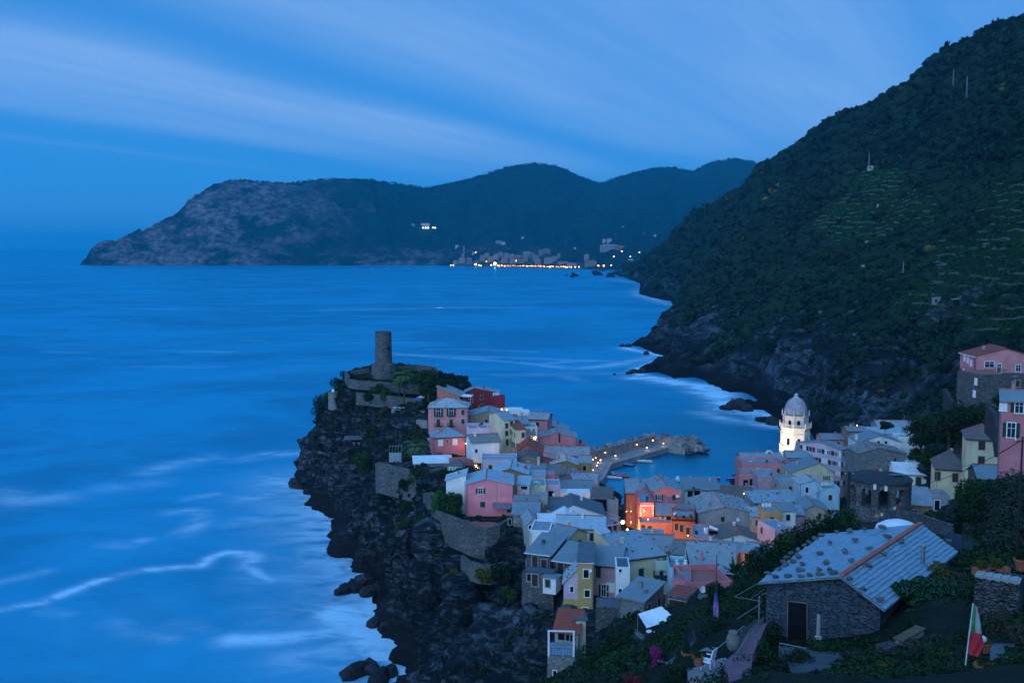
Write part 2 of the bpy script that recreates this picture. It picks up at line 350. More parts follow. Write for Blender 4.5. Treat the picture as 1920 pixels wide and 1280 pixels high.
def rock_mat(name, veg=.5, dark=(.004,.010,.017), light=(.18,.22,.245), vs=.06, hi=None, green=(.004,.011,.006), green2=(.011,.024,.010)):
    q = NT(name, .9, .2)
    geo = q.n('ShaderNodeNewGeometry'); sp_ = q.n('ShaderNodeSeparateXYZ'); q.l(geo.outputs['Normal'], sp_.inputs[0])
    strata = q.noise(1, 7, .72, q.mapd((.14, .05, 1.1), rot=(0, R(35), 0)), .8)
    crack = q.noise(.45, 7, .72); big = q.noise(.035, 4, .6)
    c = q.mix(q.rng(strata, .40, .66), dark, light); c = q.mix(q.rng(crack, .42, .62), dark, c)
    c = q.mix(q.rng(big, .42, .62), c, q.mix(.5, c, dark))
    spk = q.rng(q.noise(1.3, 5, .8), .66, .74); c = q.mix(q.math('MULTIPLY', spk, .5), c, (.42, .42, .42))
    g = q.mix(q.rng(q.noise(.3, 5, .7), .35, .65), green, green2)
    vm = q.math('ADD', q.rng(sp_.outputs[2], .45, .92, 0, .5, False), q.math('MULTIPLY', q.noise(vs, 6, .62), 1.1))
    vmask = q.rng(vm, 1.0-veg*.75, 1.08-veg*.75)
    if hi:                                                        # bare wet rock near the water
        pz = q.n('ShaderNodeSeparateXYZ'); q.l(geo.outputs['Position'], pz.inputs[0])
        nn = q.math('MULTIPLY', q.math('SUBTRACT', q.noise(.02, 5), .5), hi*1.6)
        vmask = q.math('MULTIPLY', vmask, q.rng(q.math('ADD', pz.outputs[2], nn), hi*.45, hi*.8))
        wet = q.rng(q.math('ADD', pz.outputs[2], q.math('MULTIPLY', q.math('SUBTRACT', q.noise(.08, 4), .5), 8)), 1.0, 8)
        c = q.mix(wet, (.012, .013, .016), c)
    q.col(q.mix(vmask, c, g)).bump(q.math('ADD', q.math('ADD', strata, q.math('MULTIPLY', crack, 1.2)), q.math('MULTIPLY', q.noise(2.0, 5, .7), .5)), 1.0, 1.2)
    return q.m
M_rock = rock_mat('sea_cliff_rock', .46, hi=50)
me = np_mesh('headland_ground', np.stack([vx, vy, vz], 1), gridfaces(len(gy), len(gx)), M_rock)
tag(link('headland_ground', me), kind='structure')

# ---- mountain on the right: points measured as azimuth and distance
mp_ = []
def A(px, py, Y): u, v = ray(px, py); mp_.append((u*6, math.log(Y), H+v*Y))
def A0(px, py):
    u, v = ray(px, py); Y = -H/v; mp_.append((u*6, math.log(Y), 0)); return (u, Y)
coast_r = [(1135,512),(1180,524),(1200,532),(1197,553),(1262,573),(1250,600),(1172,650),(1225,662),(1248,668),(1200,688),(1196,700),(1262,712),(1330,722),(1362,745),(1375,765),(1440,772),(1480,790),(1520,806)]
CR = [A0(*c) for c in coast_r]
for (u, Y), (px, py) in zip(CR, coast_r):
    mp_.append((u*6-.10, math.log(Y)+.0, -.02*Y)) if px < 1350 else mp_.append((u*6-.03, math.log(Y)-.05, -8))
# deep water left of the coast
for u, Y in ((-.1,6000),(0.05,3500),(.05,2000),(.05,1000),(.1,700),(.14,520),(.2,440),(.28,405),(.3,225),(.38,225),(.05,225),(.35,300),(.3,380),(.05,450)): mp_.append((u*6, math.log(Y), -20))
ridge = [(2300,-150,900),(2100,-60,950),(1920,28,1000),(1860,55,1060),(1800,84,1120),(1745,118,1180),(1700,150,1230),(1650,178,1300),(1600,205,1380),(1545,238,1480),(1490,268,1600),(1462,290,1700),(1437,313,1800),(1400,348,1950),(1352,378,2080),(1305,402,2250),(1275,432,2400),(1245,458,2600),(1208,482,2850),(1178,500,3100)]
for r_ in ridge:
    A(*r_); u, v = ray(r_[0], r_[1]); mp_.append((u*6, math.log(r_[2]*1.22), H+v*r_[2]-.17*r_[2])); mp_.append((u*6, math.log(r_[2]*1.7), max(-20, H+v*r_[2]-.4*r_[2])))
for q in [(1500,775,455),(1560,770,430),(1640,770,415),(1700,760,400),(1750,745,370),(1900,745,320),(2100,760,300),(1920,740,260),(2100,740,240),
          (1400,720,590),(1400,650,640),(1460,700,520),(1480,640,560),(1560,700,470),(1620,680,450),(1700,640,440),(1800,620,400),(1920,600,360),(2100,560,330),
          (1300,690,720),(1280,650,800),(1320,620,800),(1200,637,868),(1218,622,880),(1245,592,900),(1262,574,930),(1300,560,950),(1216,684,684),(1235,671,700),(1262,655,724),(1300,648,712),(1330,700,640),(1350,682,650),(1262,700,655),(1350,560,900),(1400,560,780),(1450,540,760),(1520,560,640),(1600,520,640),(1700,480,620),(1800,500,520),(1920,450,480),(2100,400,450),
          (1262,560,1600),(1240,540,1900),(1300,520,1500),(1280,480,1950),(1350,470,1400),(1400,420,1350),(1450,400,1250),(1500,440,950),(1560,380,1000),(1640,330,960),(1720,300,900),(1820,330,720),(1920,300,640),(2100,200,600),
          (1640,440,780),(1560,440,860),(1500,340,1300),(1560,290,1250),(1640,240,1150),(1720,200,1080),(1820,180,920),(1920,150,800),(2100,60,760),(1225,515,2250),(1195,512,2700),(1450,350,1500),(1360,420,1700)]: A(*q)
mz = tin(mp_)
cols = np.arange(1120, 2240, 2.2); us = np.array([ray(c, 466)[0] for c in cols])
rows = np.exp(np.arange(math.log(225), math.log(4600), .0042))
UU, LY = np.meshgrid(us, np.log(rows)); YY = np.exp(LY); MZ = mz(UU*6, LY); MZ = np.nan_to_num(MZ, nan=-20); MZ = smooth2(MZ, 3)
XX = UU*YY; fx, fy, fz = XX.ravel().copy(), YY.ravel().copy(), MZ.ravel().copy()
for k in np.nonzero((fz > -6) & (fx/fy < .6))[0]:
    x, y, z = fx[k], fy[k], fz[k]; s = min(1, max(0, (z+6)/14)); dd = min(1.6, y/700)
    lo = max(0, 1-z/90)
    n1 = fr(x*.006, y*.006, 3, .9, 2.1, 4); n3 = fr(x*.05, y*.05, z*.03, .8, 2.2, 4); rb = abs(fr((x*.8+y*.3)*.02, z*.012, y*.004, .8, 2, 3))
    fz[k] += s*(1.6+n1*7*dd*min(1, max(0, z)/25+.15) + n3*(1.6+4.5*lo)*dd - rb*9*lo*dd); fx[k] += s*lo*(n3*5*dd); fy[k] -= s*lo*n1*6
def mountain_mat():
    q = NT('hillside', .95, .1)
    geo = q.n('ShaderNodeNewGeometry'); ps = q.n('ShaderNodeSeparateXYZ'); q.l(geo.outputs['Position'], ps.inputs[0]); ns = q.n('ShaderNodeSeparateXYZ'); q.l(geo.outputs['Normal'], ns.inputs[0])
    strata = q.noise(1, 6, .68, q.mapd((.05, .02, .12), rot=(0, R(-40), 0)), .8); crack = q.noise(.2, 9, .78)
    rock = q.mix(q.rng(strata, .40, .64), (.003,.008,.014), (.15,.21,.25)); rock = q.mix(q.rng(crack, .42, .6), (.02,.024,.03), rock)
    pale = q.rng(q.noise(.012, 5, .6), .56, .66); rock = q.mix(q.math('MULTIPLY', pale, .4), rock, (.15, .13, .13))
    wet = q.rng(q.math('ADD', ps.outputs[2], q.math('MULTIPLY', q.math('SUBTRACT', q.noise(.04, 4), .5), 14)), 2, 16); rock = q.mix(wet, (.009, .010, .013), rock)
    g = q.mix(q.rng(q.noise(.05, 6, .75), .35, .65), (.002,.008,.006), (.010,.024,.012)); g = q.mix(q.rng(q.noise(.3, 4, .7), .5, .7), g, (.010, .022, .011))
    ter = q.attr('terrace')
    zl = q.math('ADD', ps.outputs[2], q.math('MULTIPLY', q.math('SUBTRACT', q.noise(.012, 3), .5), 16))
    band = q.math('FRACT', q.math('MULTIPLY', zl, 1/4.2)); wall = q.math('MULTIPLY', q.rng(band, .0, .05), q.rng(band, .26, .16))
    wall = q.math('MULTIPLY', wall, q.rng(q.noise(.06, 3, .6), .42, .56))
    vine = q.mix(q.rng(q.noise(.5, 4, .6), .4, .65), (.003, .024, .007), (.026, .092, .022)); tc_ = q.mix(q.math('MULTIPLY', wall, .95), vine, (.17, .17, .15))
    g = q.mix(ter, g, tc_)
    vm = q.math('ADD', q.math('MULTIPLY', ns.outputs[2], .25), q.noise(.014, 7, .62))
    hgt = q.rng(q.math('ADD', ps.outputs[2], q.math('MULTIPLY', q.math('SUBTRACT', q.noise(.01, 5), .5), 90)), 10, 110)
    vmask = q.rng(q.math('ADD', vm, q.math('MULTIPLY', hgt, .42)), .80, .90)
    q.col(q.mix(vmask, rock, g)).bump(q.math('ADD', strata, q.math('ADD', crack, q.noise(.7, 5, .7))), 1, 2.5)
    return q.m
# terraces: where the photograph shows stepped vineyards
tm = np.zeros(len(fx))
for (cx, cy, rx, ry) in [(1650,345,60,32),(1610,420,85,45),(1690,400,60,30),(1850,500,110,60),(1900,440,70,60),(1780,560,110,45),(1880,590,90,50),(1900,380,60,40),(2050,450,120,160)]:
    px = fx/fy; t = (H-fz)/fy; 
    d = px.copy(); pyy = 466+1867*t*(1.0-.0); pxx = 960+px*F
    w_ = np.clip(1.6-np.hypot((pxx-cx)/rx, (pyy-cy)/ry)*1.2, 0, 1); tm = np.maximum(tm, w_)
tn = np.zeros(len(fx))
for k in np.nonzero(tm > .01)[0]: tn[k] = noise.fractal(Vector((fx[k]*.018, fy[k]*.018, fz[k]*.03)), .8, 2, 4)
tm = np.where(tm > .01, np.clip((tm*1.1+tn*1.0-.22)*2.6, 0, 1), 0)
st = np.nonzero(tm > .02)[0]
zz_ = fz[st]; q_ = np.floor(zz_/4.2)*4.2; fr_ = (zz_-q_)/4.2; fz[st] = zz_*(1-tm[st]*.85)+(q_+4.2*np.clip(fr_*3.2, 0, 1))*tm[st]*.85
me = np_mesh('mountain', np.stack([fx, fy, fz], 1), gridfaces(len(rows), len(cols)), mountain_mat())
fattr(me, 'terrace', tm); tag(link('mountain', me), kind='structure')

# ---- far headland and ridges across the bay
sil = [(138,500),(150,497),(160,484),(172,466),(186,454),(200,450),(215,452),(240,440),(255,432),(262,428),(268,434),(285,422),(310,410),(335,398),(352,376),(370,364),(400,346),(425,339),(450,338),(490,341),(540,344),(600,336),(650,336),(700,338),(740,344),(800,353),(830,347),(860,341),(900,330),(950,314),(1000,306),(1040,310),(1070,322),(1095,334),(1125,344),(1160,332),(1200,321),(1230,315),(1262,313),(1300,321),(1335,304),(1375,297),(1410,303),(1440,313),(1480,330),(1560,380),(1700,430)]
ysl = [(138,5050),(300,5250),(430,5600),(800,6100),(1000,6500),(1125,6800),(1375,7000),(1700,7200)]
base_y = [(138,5059),(820,5000),(860,4750),(1000,4350),(1090,4150),(1130,3700),(1180,3500),(1700,3300)]
def itp(tab, x): return np.interp(x, [a for a, b in tab], [b for a, b in tab])
hc = np.arange(138, 1560, 1.6); nt_ = 150
hv = np.zeros((nt_, len(hc), 3))
for j, c in enumerate(hc):
    u, v = ray(c, itp(sil, c)); Yr = itp(ysl, c); Yb = itp(base_y, c); zr = H+v*Yr
    for i in range(nt_):
        t = i/(nt_-26)
        if t <= 1:
            y = Yb+(Yr-Yb)*t; prof = (t**.8 if c < 700 else t**(.8+min(1, (c-700)/250)*.7)); z = zr*prof
            rough = math.sin(min(1, t*1.02)*math.pi)**.6
            n = fr(u*y*.0022, y*.0022, 1.3, .9, 2.1, 5)*75*rough*min(1, zr/260) - abs(fr(u*y*.004, y*.0016, 8, .9, 2.1, 4))*55*rough*min(1, zr/260)
            z = max(0 if t > 0 else -5, z+n) if t > 0 else -5
            z += fr(u*y*.03, y*.03, 2, .8, 2, 3)*7*min(1, t*6)
        else: y = Yr+(t-1)*(Yr-Yb+300)*2; z = max(-10, zr-(t-1)*900)
        hv[i, j] = (u*y, y, z)
def far_mat():
    q = NT('far_hills', .95, .1)
    geo = q.n('ShaderNodeNewGeometry'); ps = q.n('ShaderNodeSeparateXYZ'); q.l(geo.outputs['Position'], ps.inputs[0])
    left = q.rng(q.math('ADD', q.math('MULTIPLY', ps.outputs[2], 3.4), q.math('MULTIPLY', q.math('SUBTRACT', q.noise(.0028, 6, .6), .5), 1100)), 0, 2400)      # bare rock low, scrub high
    wx = q.math('ADD', ps.outputs[0], q.math('MULTIPLY', q.math('SUBTRACT', q.noise(.002, 6, .65), .5), 1400))
    tip = q.rng(wx, -1500, -780, 1, 0)
    low = q.rng(q.math('ADD', ps.outputs[2], q.math('MULTIPLY', q.math('SUBTRACT', q.noise(.004, 5, .7), .5), 260)), 15, 130, 1, 0)
    rk = q.math('MAXIMUM', tip, q.math('MULTIPLY', low, q.rng(wx, 100, 300, .8, 0)))
    rk = q.math('MULTIPLY', rk, q.rng(q.noise(1, 7, .7, q.mapd((.006, .006, .012), rot=(0, R(40), 0))), .42, .56))
    rock = q.mix(q.rng(q.noise(1, 6, .7, q.mapd((.03, .01, .06), rot=(0, R(40), 0))), .35, .65), (.035,.035,.045), (.20,.18,.21))
    g = q.mix(q.rng(q.noise(.012, 7, .75), .35, .65), (.002,.026,.036), (.006,.042,.050))  # scrub greens lightened towards blue, standing in for part of the haze
    q.col(q.mix(rk, g, rock)).bump(q.noise(.02, 7, .75), 1, 22); return q.m
me = np_mesh('far_hills', hv.reshape(-1, 3), gridfaces(nt_, len(hc)), far_mat())
tag(link('far_hills', me), kind='structure')

# ------------------------------------------------------------------ sea
sc_c = np.concatenate([np.arange(-260, 1560, 5), np.arange(1560, 2300, 20)]); sr = np.concatenate([np.arange(1330, 700, -3), np.arange(700, 468.5, -1.5), [467.9]])
sv = np.array([[(lambda u, v: (u*-H/v, -H/v, 0))(*ray(c, r)) for c in sc_c] for r in sr])
flat = sv.reshape(-1, 3)
def poly(pts, n=14):
    o = []
    for a, b in zip(pts[:-1], pts[1:]):
        for i in range(n): t = i/n; q = PZ(a[0]+(b[0]-a[0])*t, a[1]+(b[1]-a[1])*t, 0); o.append((q.x, q.y))
    return np.array(o)
def dmin(pts, fl=flat):
    d = np.full(len(fl), 1e9)
    for x, y in pts: d = np.minimum(d, (fl[:, 0]-x)**2+(fl[:, 1]-y)**2)
    return np.sqrt(d)
foam = np.zeros(len(flat))
def streak(pts, wd, k, n=14):
    global foam
    foam = np.maximum(foam, k*np.exp(-(dmin(poly(pts, n))/wd)**2))
streak([(545,905),(600,935),(640,1010),(690,1075)], 9, .75); streak([(700,1080),(640,1075),(600,1060)], 8, .5)
streak([(640,1150),(690,1175),(720,1215),(770,1255),(800,1290)], 8, 1.0); streak([(700,1150),(660,1130)],5,.6)
streak([(0,1142),(80,1128),(140,1105),(180,1090),(260,1070),(330,1063),(375,1062),(395,1045),(425,1035),(470,1036)], 2.4, .75)
streak([(455,1037),(475,1045),(470,1060),(485,1078),(510,1090)], 2.6, .6); streak([(460,1040),(480,1042),(465,1062)], 4.0, .6)
streak([(330,960),(360,958),(385,965),(370,985),(345,1000)], 4.5, .5); streak([(350,935),(410,925)], 3, .4); streak([(205,1020),(240,1022),(270,1012)], 3.5, .42)
streak([(440,1198),(520,1196),(600,1190),(650,1180),(690,1190)], 4.5, .75); streak([(650,1180),(700,1215),(740,1240)], 6, .7); streak([(640,1130),(600,1160),(640,1150)], 7, .45)
streak([(280,885),(330,868),(400,858)], 7, .4); streak([(450,862),(500,852),(578,848)], 6, .5); streak([(200,915),(290,905)], 8, .3); streak([(0,925),(40,940),(110,932)], 9, .42)
streak([(215,1170),(250,1185),(320,1195)], 4, .35); streak([(330,1172),(400,1175)], 4, .3); streak([(80,1145),(130,1152)], 2.6, .3); streak([(0,1090),(90,1070)], 3, .35); streak([(540,930),(600,925),(450,935)], 7, .45); streak([(470,975),(600,968),(540,985)], 7, .4)
streak([(1175,655),(1250,664),(1215,672),(1150,684),(1090,690)], 9, .55); streak([(740,665),(860,668),(1000,672),(1120,676),(1200,678)], 6, .35); streak([(1200,708),(1262,716),(1330,728),(1362,748),(1372,768),(1440,776),(1470,795)], 12, .95)
streak([(1320,775),(1380,790),(1460,800)], 8, .6); streak([(1310,735),(1350,745)], 9, .7); streak([(1180,700),(1100,700),(930,703)], 8, .3)
streak([(1205,552),(1255,572)], 14, .5); streak([(1140,522),(1200,532)], 22, .35); streak([(610,581),(720,580),(830,577),(1000,576)], 10, .4); streak([(250,578),(330,580)], 9, .3)
streak([(465,638),(500,640)], 5, .35); streak([(345,659),(440,660)], 6, .3); streak([(90,660),(160,661)], 6, .2); streak([(1020,685),(1060,690)], 6, .5); streak([(640,643),(800,641)], 5, .18); streak([(260,687),(420,688)], 7, .2)
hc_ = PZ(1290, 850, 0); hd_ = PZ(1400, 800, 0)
calm_reflect = np.exp(-((flat[:, 0]-hc_.x)**2+(flat[:, 1]-hc_.y)**2)/80**2)*1.0+.6*np.exp(-((flat[:, 0]-hd_.x)**2+(flat[:, 1]-hd_.y)**2)/70**2)  # clear sheltered water, plus the land's dark reflection painted into the base colour
streak([(560,900),(600,945),(640,1012),(670,1056),(708,1088),(720,1110),(698,1150),(712,1192),(742,1226),(775,1258),(810,1290)], 7, .85); foam = np.maximum(foam, .62*np.exp(-(dmin(poly([(560,900),(640,1012),(700,1090),(698,1150),(742,1226),(810,1290)]))/20)**2))
streak([(1200,533),(1197,553),(1262,573)], 16, .5); streak([(1172,652),(1225,664),(1250,670),(1200,690),(1196,702),(1262,714),(1330,725),(1362,748),(1375,768),(1440,775),(1480,793)], 6, .9)
streak([(735,662),(800,668),(900,674),(1020,684),(1100,690)], 5, .45); streak([(800,655),(900,655),(1010,660)], 4, .3); streak([(1010,683),(1060,678),(1120,676)], 5, .5); streak([(1060,705),(1090,715)], 5, .3); streak([(500,925),(560,935),(600,950)], 5, .5); streak([(430,985),(520,975),(590,985)], 5, .35); streak([(480,1090),(580,1085),(650,1090)], 8, .4); streak([(500,1150),(590,1140),(660,1150)], 8, .4); streak([(560,1235),(640,1215),(700,1240)], 8, .5)
def sea_mat():
    q = NT('sea_water', .36, .16); q.b.inputs['IOR'].default_value = 1.33; q.b.inputs['Specular Tint'].default_value = (.25, .8, 1, 1)
    fo = q.attr('foam'); n1 = q.noise(1, 6, .62, q.mapd((.035, .06, 1)), 1.6); n2 = q.noise(1, 5, .6, q.mapd((.008, .014, 1)), 1.2); n4 = q.noise(1, 6, .7, q.mapd((.2, .3, 1)))
    fm = q.math('MULTIPLY', fo, q.rng(q.math('ADD', n1, q.math('MULTIPLY', q.math('SUBTRACT', n4, .5), .4)), .28, .62, .3, 1.3))
    thin = q.math('MULTIPLY', q.rng(n2, .5, .74), .055); fm = q.math('MAXIMUM', fm, thin)
    fm = q.math('MINIMUM', fm, 1.0)
    wat = q.mix(q.rng(q.math('ADD', q.math('MULTIPLY', q.noise(1, 5, .6, q.mapd((.004, .006, 1)), 1.0), .6), q.math('MULTIPLY', q.noise(1, 5, .65, q.mapd((.018, .03, 1)), 1.2), .4)), .40, .60), (.0, .075, .18), (.001, .20, .37))
    wat = q.mix(q.math('MINIMUM', q.attr('calm_reflect'), 1.0), wat, (.0, .025, .07))
    q.col(q.mix(fm, wat, (.46, .72, .86)))
    bp = q.n('ShaderNodeBump'); bp.inputs['Strength'].default_value = .25; bp.inputs['Distance'].default_value = .6
    q.l(q.math('ADD', n1, q.math('MULTIPLY', q.noise(1, 4, .6, q.mapd((.3, .45, 1))), .4)), bp.inputs['Height'])
    df = q.n('ShaderNodeBsdfDiffuse'); gl = q.n('ShaderNodeBsdfAnisotropic' if False else 'ShaderNodeBsdfGlossy'); ms = q.n('ShaderNodeMixShader'); fz_ = q.n('ShaderNodeFresnel'); fz_.inputs[0].default_value = 1.33
    q.l(q.mix(fm, wat, (.46, .72, .86)), df.inputs[0]); gl.inputs['Color'].default_value = (.12, .78, 1, 1); gl.inputs['Roughness'].default_value = .3
    for z_ in (df, gl, fz_): q.l(bp.outputs[0], z_.inputs['Normal'])
    q.l(q.math('MULTIPLY', q.math('MINIMUM', fz_.outputs[0], .5), q.rng(fm, 0, .6, .8, .1)), ms.inputs[0]); q.l(df.outputs[0], ms.inputs[1]); q.l(gl.outputs[0], ms.inputs[2])
    q.l(ms.outputs[0], q.t.nodes['Material Output'].inputs['Surface'])
    return q.m
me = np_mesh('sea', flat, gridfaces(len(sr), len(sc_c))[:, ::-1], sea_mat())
fattr(me, 'foam', foam); fattr(me, 'calm_reflect', calm_reflect); tag(link('sea', me), kind='structure')
# air between us and the far shore
hb = MB().box(-30000, 30000, -60, 62000, -30, 900).build('haze', [])
hm = bpy.data.materials.new('haze_air'); hm.use_nodes = True; t_ = hm.node_tree
t_.nodes.remove(t_.nodes['Principled BSDF']); pv = t_.nodes.new('ShaderNodeVolumePrincipled'); pv.inputs['Color'].default_value = (.015, .62, 1.0, 1); pv.inputs['Density'].default_value = .000042
t_.links.new(pv.outputs[0], t_.nodes['Material Output'].inputs['Volume']); hb.data.materials.append(hm); tag(hb, kind='stuff')
# ------------------------------------------------------------------ palette
W = dict(
 pink=plaster('pink_plaster', (.88,.27,.31), .25), rose=plaster('rose_plaster', (.60,.20,.22), .35), dusty=plaster('dusty_rose_plaster', (.66,.25,.26), .4),
 red=plaster('red_plaster', (.42,.12,.11), .3), maroon=plaster('maroon_plaster', (.28,.04,.05), .15), orange=plaster('orange_plaster', (.48,.18,.13), .3),
 lilac=plaster('lilac_plaster', (.60,.45,.55), .3), mauve=plaster('mauve_plaster', (.52,.33,.37), .4), cream=plaster('cream_plaster', (.66,.58,.38), .35), yellow=plaster('yellow_plaster', (.70,.55,.28), .35),
 ochre=plaster('ochre_plaster', (.50,.33,.13), .4), olive=plaster('olive_plaster', (.30,.29,.12), .35), white=plaster('white_plaster', (.78,.78,.76), .25), grey=plaster('grey_plaster', (.34,.34,.33), .5),
 beige=plaster('beige_plaster', (.46,.38,.30), .5), blue=plaster('light_blue_plaster', (.40,.62,.72), .3), green=plaster('pale_green_plaster', (.50,.60,.48), .4), brown=plaster('brown_plaster', (.28,.20,.14), .5),
 stone=stone('rubble_stone', (.13,.14,.145), 1.8, .4), dstone=stone('dark_rubble_stone', (.06,.065,.07), 2.2), pstone=stone('patched_render', (.24,.25,.25), 1.6, .8))
RM = dict(slateb=slate('grey_slate_roof', (.40,.42,.43)), slatec=slate('brownish_slate_roof', (.30,.28,.26)), slated=slate('pale_grey_slate_roof', (.50,.56,.58)), slate=slate('slate_roof', (.33,.43,.49)), dark=slate('dark_slate_roof', (.12,.16,.19)), mid=slate('worn_slate_roof', (.25,.33,.37)), pale=slate('pale_slate_roof', (.46,.60,.68)),
 red=slate('red_tile_roof', (.42,.09,.06), 3.2), white=plaster('whitewashed_roof', (.70,.72,.74), .3), brown=slate('brown_slate_roof', (.19,.16,.14)), tiles=plain('terrace_tiles', (.34,.12,.09), .8), conc=plain('terrace_concrete', (.22,.28,.32), .85))
stonedark = plain('roof_stone', (.09,.095,.10), .9); ridgered = plain('terracotta_ridge', (.42,.11,.07), .8, .35, 5)
whitep = plain('white_paint', (.78,.78,.78), .6, .1); greenp = plain('green_shutter_paint', (.010,.045,.030), .6); brownp = plain('brown_shutter_paint', (.05,.025,.018), .7)
darkp = plain('dark_opening', (.003,.004,.006), .9); metal = plain('grey_metal', (.30,.31,.32), .45, .2, 4, .6); dmetal = plain('dark_metal', (.035,.038,.042), .5, .2, 4, .5); woodp = plain('weathered_wood', (.13,.08,.05), .85)
clothw = plain('white_cloth', (.75,.76,.78), .9, .1); terra = plain('terracotta', (.36,.11,.06), .85, .3, 6)
def glassm():
    q = NT('window_glass', .12, .6); q.col((.02,.03,.045)); return q.m
glass = glassm()
def emis(name, c, s):
    q = NT(name); q.b.inputs['Emission Color'].default_value = c+(1,); q.b.inputs['Emission Strength'].default_value = s; q.col(c); return q.m
warmbulb = emis('warm_bulb', (1,.50,.17), 7); litwin = emis('lit_window', (1,.55,.2), 1.6); litpale = emis('lit_pale_window', (.9,.85,.5), .5)

_wm = {}
def win_meshes(st, w, h):
    k = (st, round(w, 1), round(h, 1))
    if k in _wm: return _wm[k]
    w, h = k[1], k[2]; out = {}
    fr = MB(); t = .12
    fr.box(-w/2-t, w/2+t, -.07, .02, h/2, h/2+t); fr.box(-w/2-t-.05, w/2+t+.05, -.12, .02, -h/2-t, -h/2)
    fr.box(-w/2-t, -w/2, -.07, .02, -h/2, h/2); fr.box(w/2, w/2+t, -.07, .02, -h/2, h/2)
    fm = {'g': whitep, 'w': whitep, 'k': whitep, 'c': W['beige'], 'n': W['grey'], 'b': W['grey'], 'l': whitep, 'v': whitep}.get(st, whitep)
    if st in 'gv': fr.box(-.03, .03, -.05, .0, -h/2, h/2); fr.box(-w/2, w/2, -.05, -.001, h*.12, h*.12+.05)
    out['frame'] = fr.mesh('window_frame', fm)
    if st in 'gvkn': out['pane'] = MB().box(-w/2, w/2, -.03, .015, -h/2, h/2).mesh('pane', glass if st in 'gv' else darkp)
    if st == 'l': out['pane'] = MB().box(-w/2, w/2, -.03, .015, -h/2, h/2).mesh('pane', litwin)
    def slats(x0, x1, y0, y1):
        b = MB().box(x0, x1, y0+.02, y1, -h/2, h/2); n = max(3, int(h/.12))
        for i in range(n): z = -h/2 + h*(i+.5)/n; b.box(x0+.05, x1-.05, y0, y0+.02, z-.02, z+.03)
        return b
    if st in 'cwb': out['shutter'] = [slats(-w/2, -.01, -.06, .015).mesh('shutter', {'c': greenp, 'w': whitep, 'b': brownp}[st]), slats(.01, w/2, -.06, .015).mesh('shutter', {'c': greenp, 'w': whitep, 'b': brownp}[st])]
    if st == 'g': out['shutter'] = [slats(-w-.1, -w/2-.13, -.09, -.03).mesh('shutter', greenp), slats(w/2+.13, w+.1, -.09, -.03).mesh('shutter', greenp)]
    _wm[k] = out; return out
def window(parent, loc, rz, st, w, h, name='window'):
    if st == 'd':
        o = link('door', win_meshes('b', w, h)['frame'], parent, loc, (0, 0, rz))
        for s_ in win_meshes('b', w, h)['shutter']: link('door_leaf', s_, o)
        return o
    ms = win_meshes(st, w, h); o = link(name, ms['frame'], parent, loc, (0, 0, rz))
    if 'pane' in ms: link('pane', ms['pane'], o)
    for s_ in ms.get('shutter', []): link('shutter', s_, o)
    return o
def railing(mb, pts, h=1.0, step=.35, r=.02):
    for a, b in zip(pts[:-1], pts[1:]):
        a, b = Vector(a), Vector(b); n = max(1, int((b-a).length/step))
        mb.tube([a+Vector((0,0,h)), b+Vector((0,0,h))], r*1.6, 4); mb.tube([a+Vector((0,0,.1)), b+Vector((0,0,.1))], r, 4)
        for i in range(n+1): p = a.lerp(b, i/n); mb.tube([p, p+Vector((0,0,h))], r, 4)
    return mb

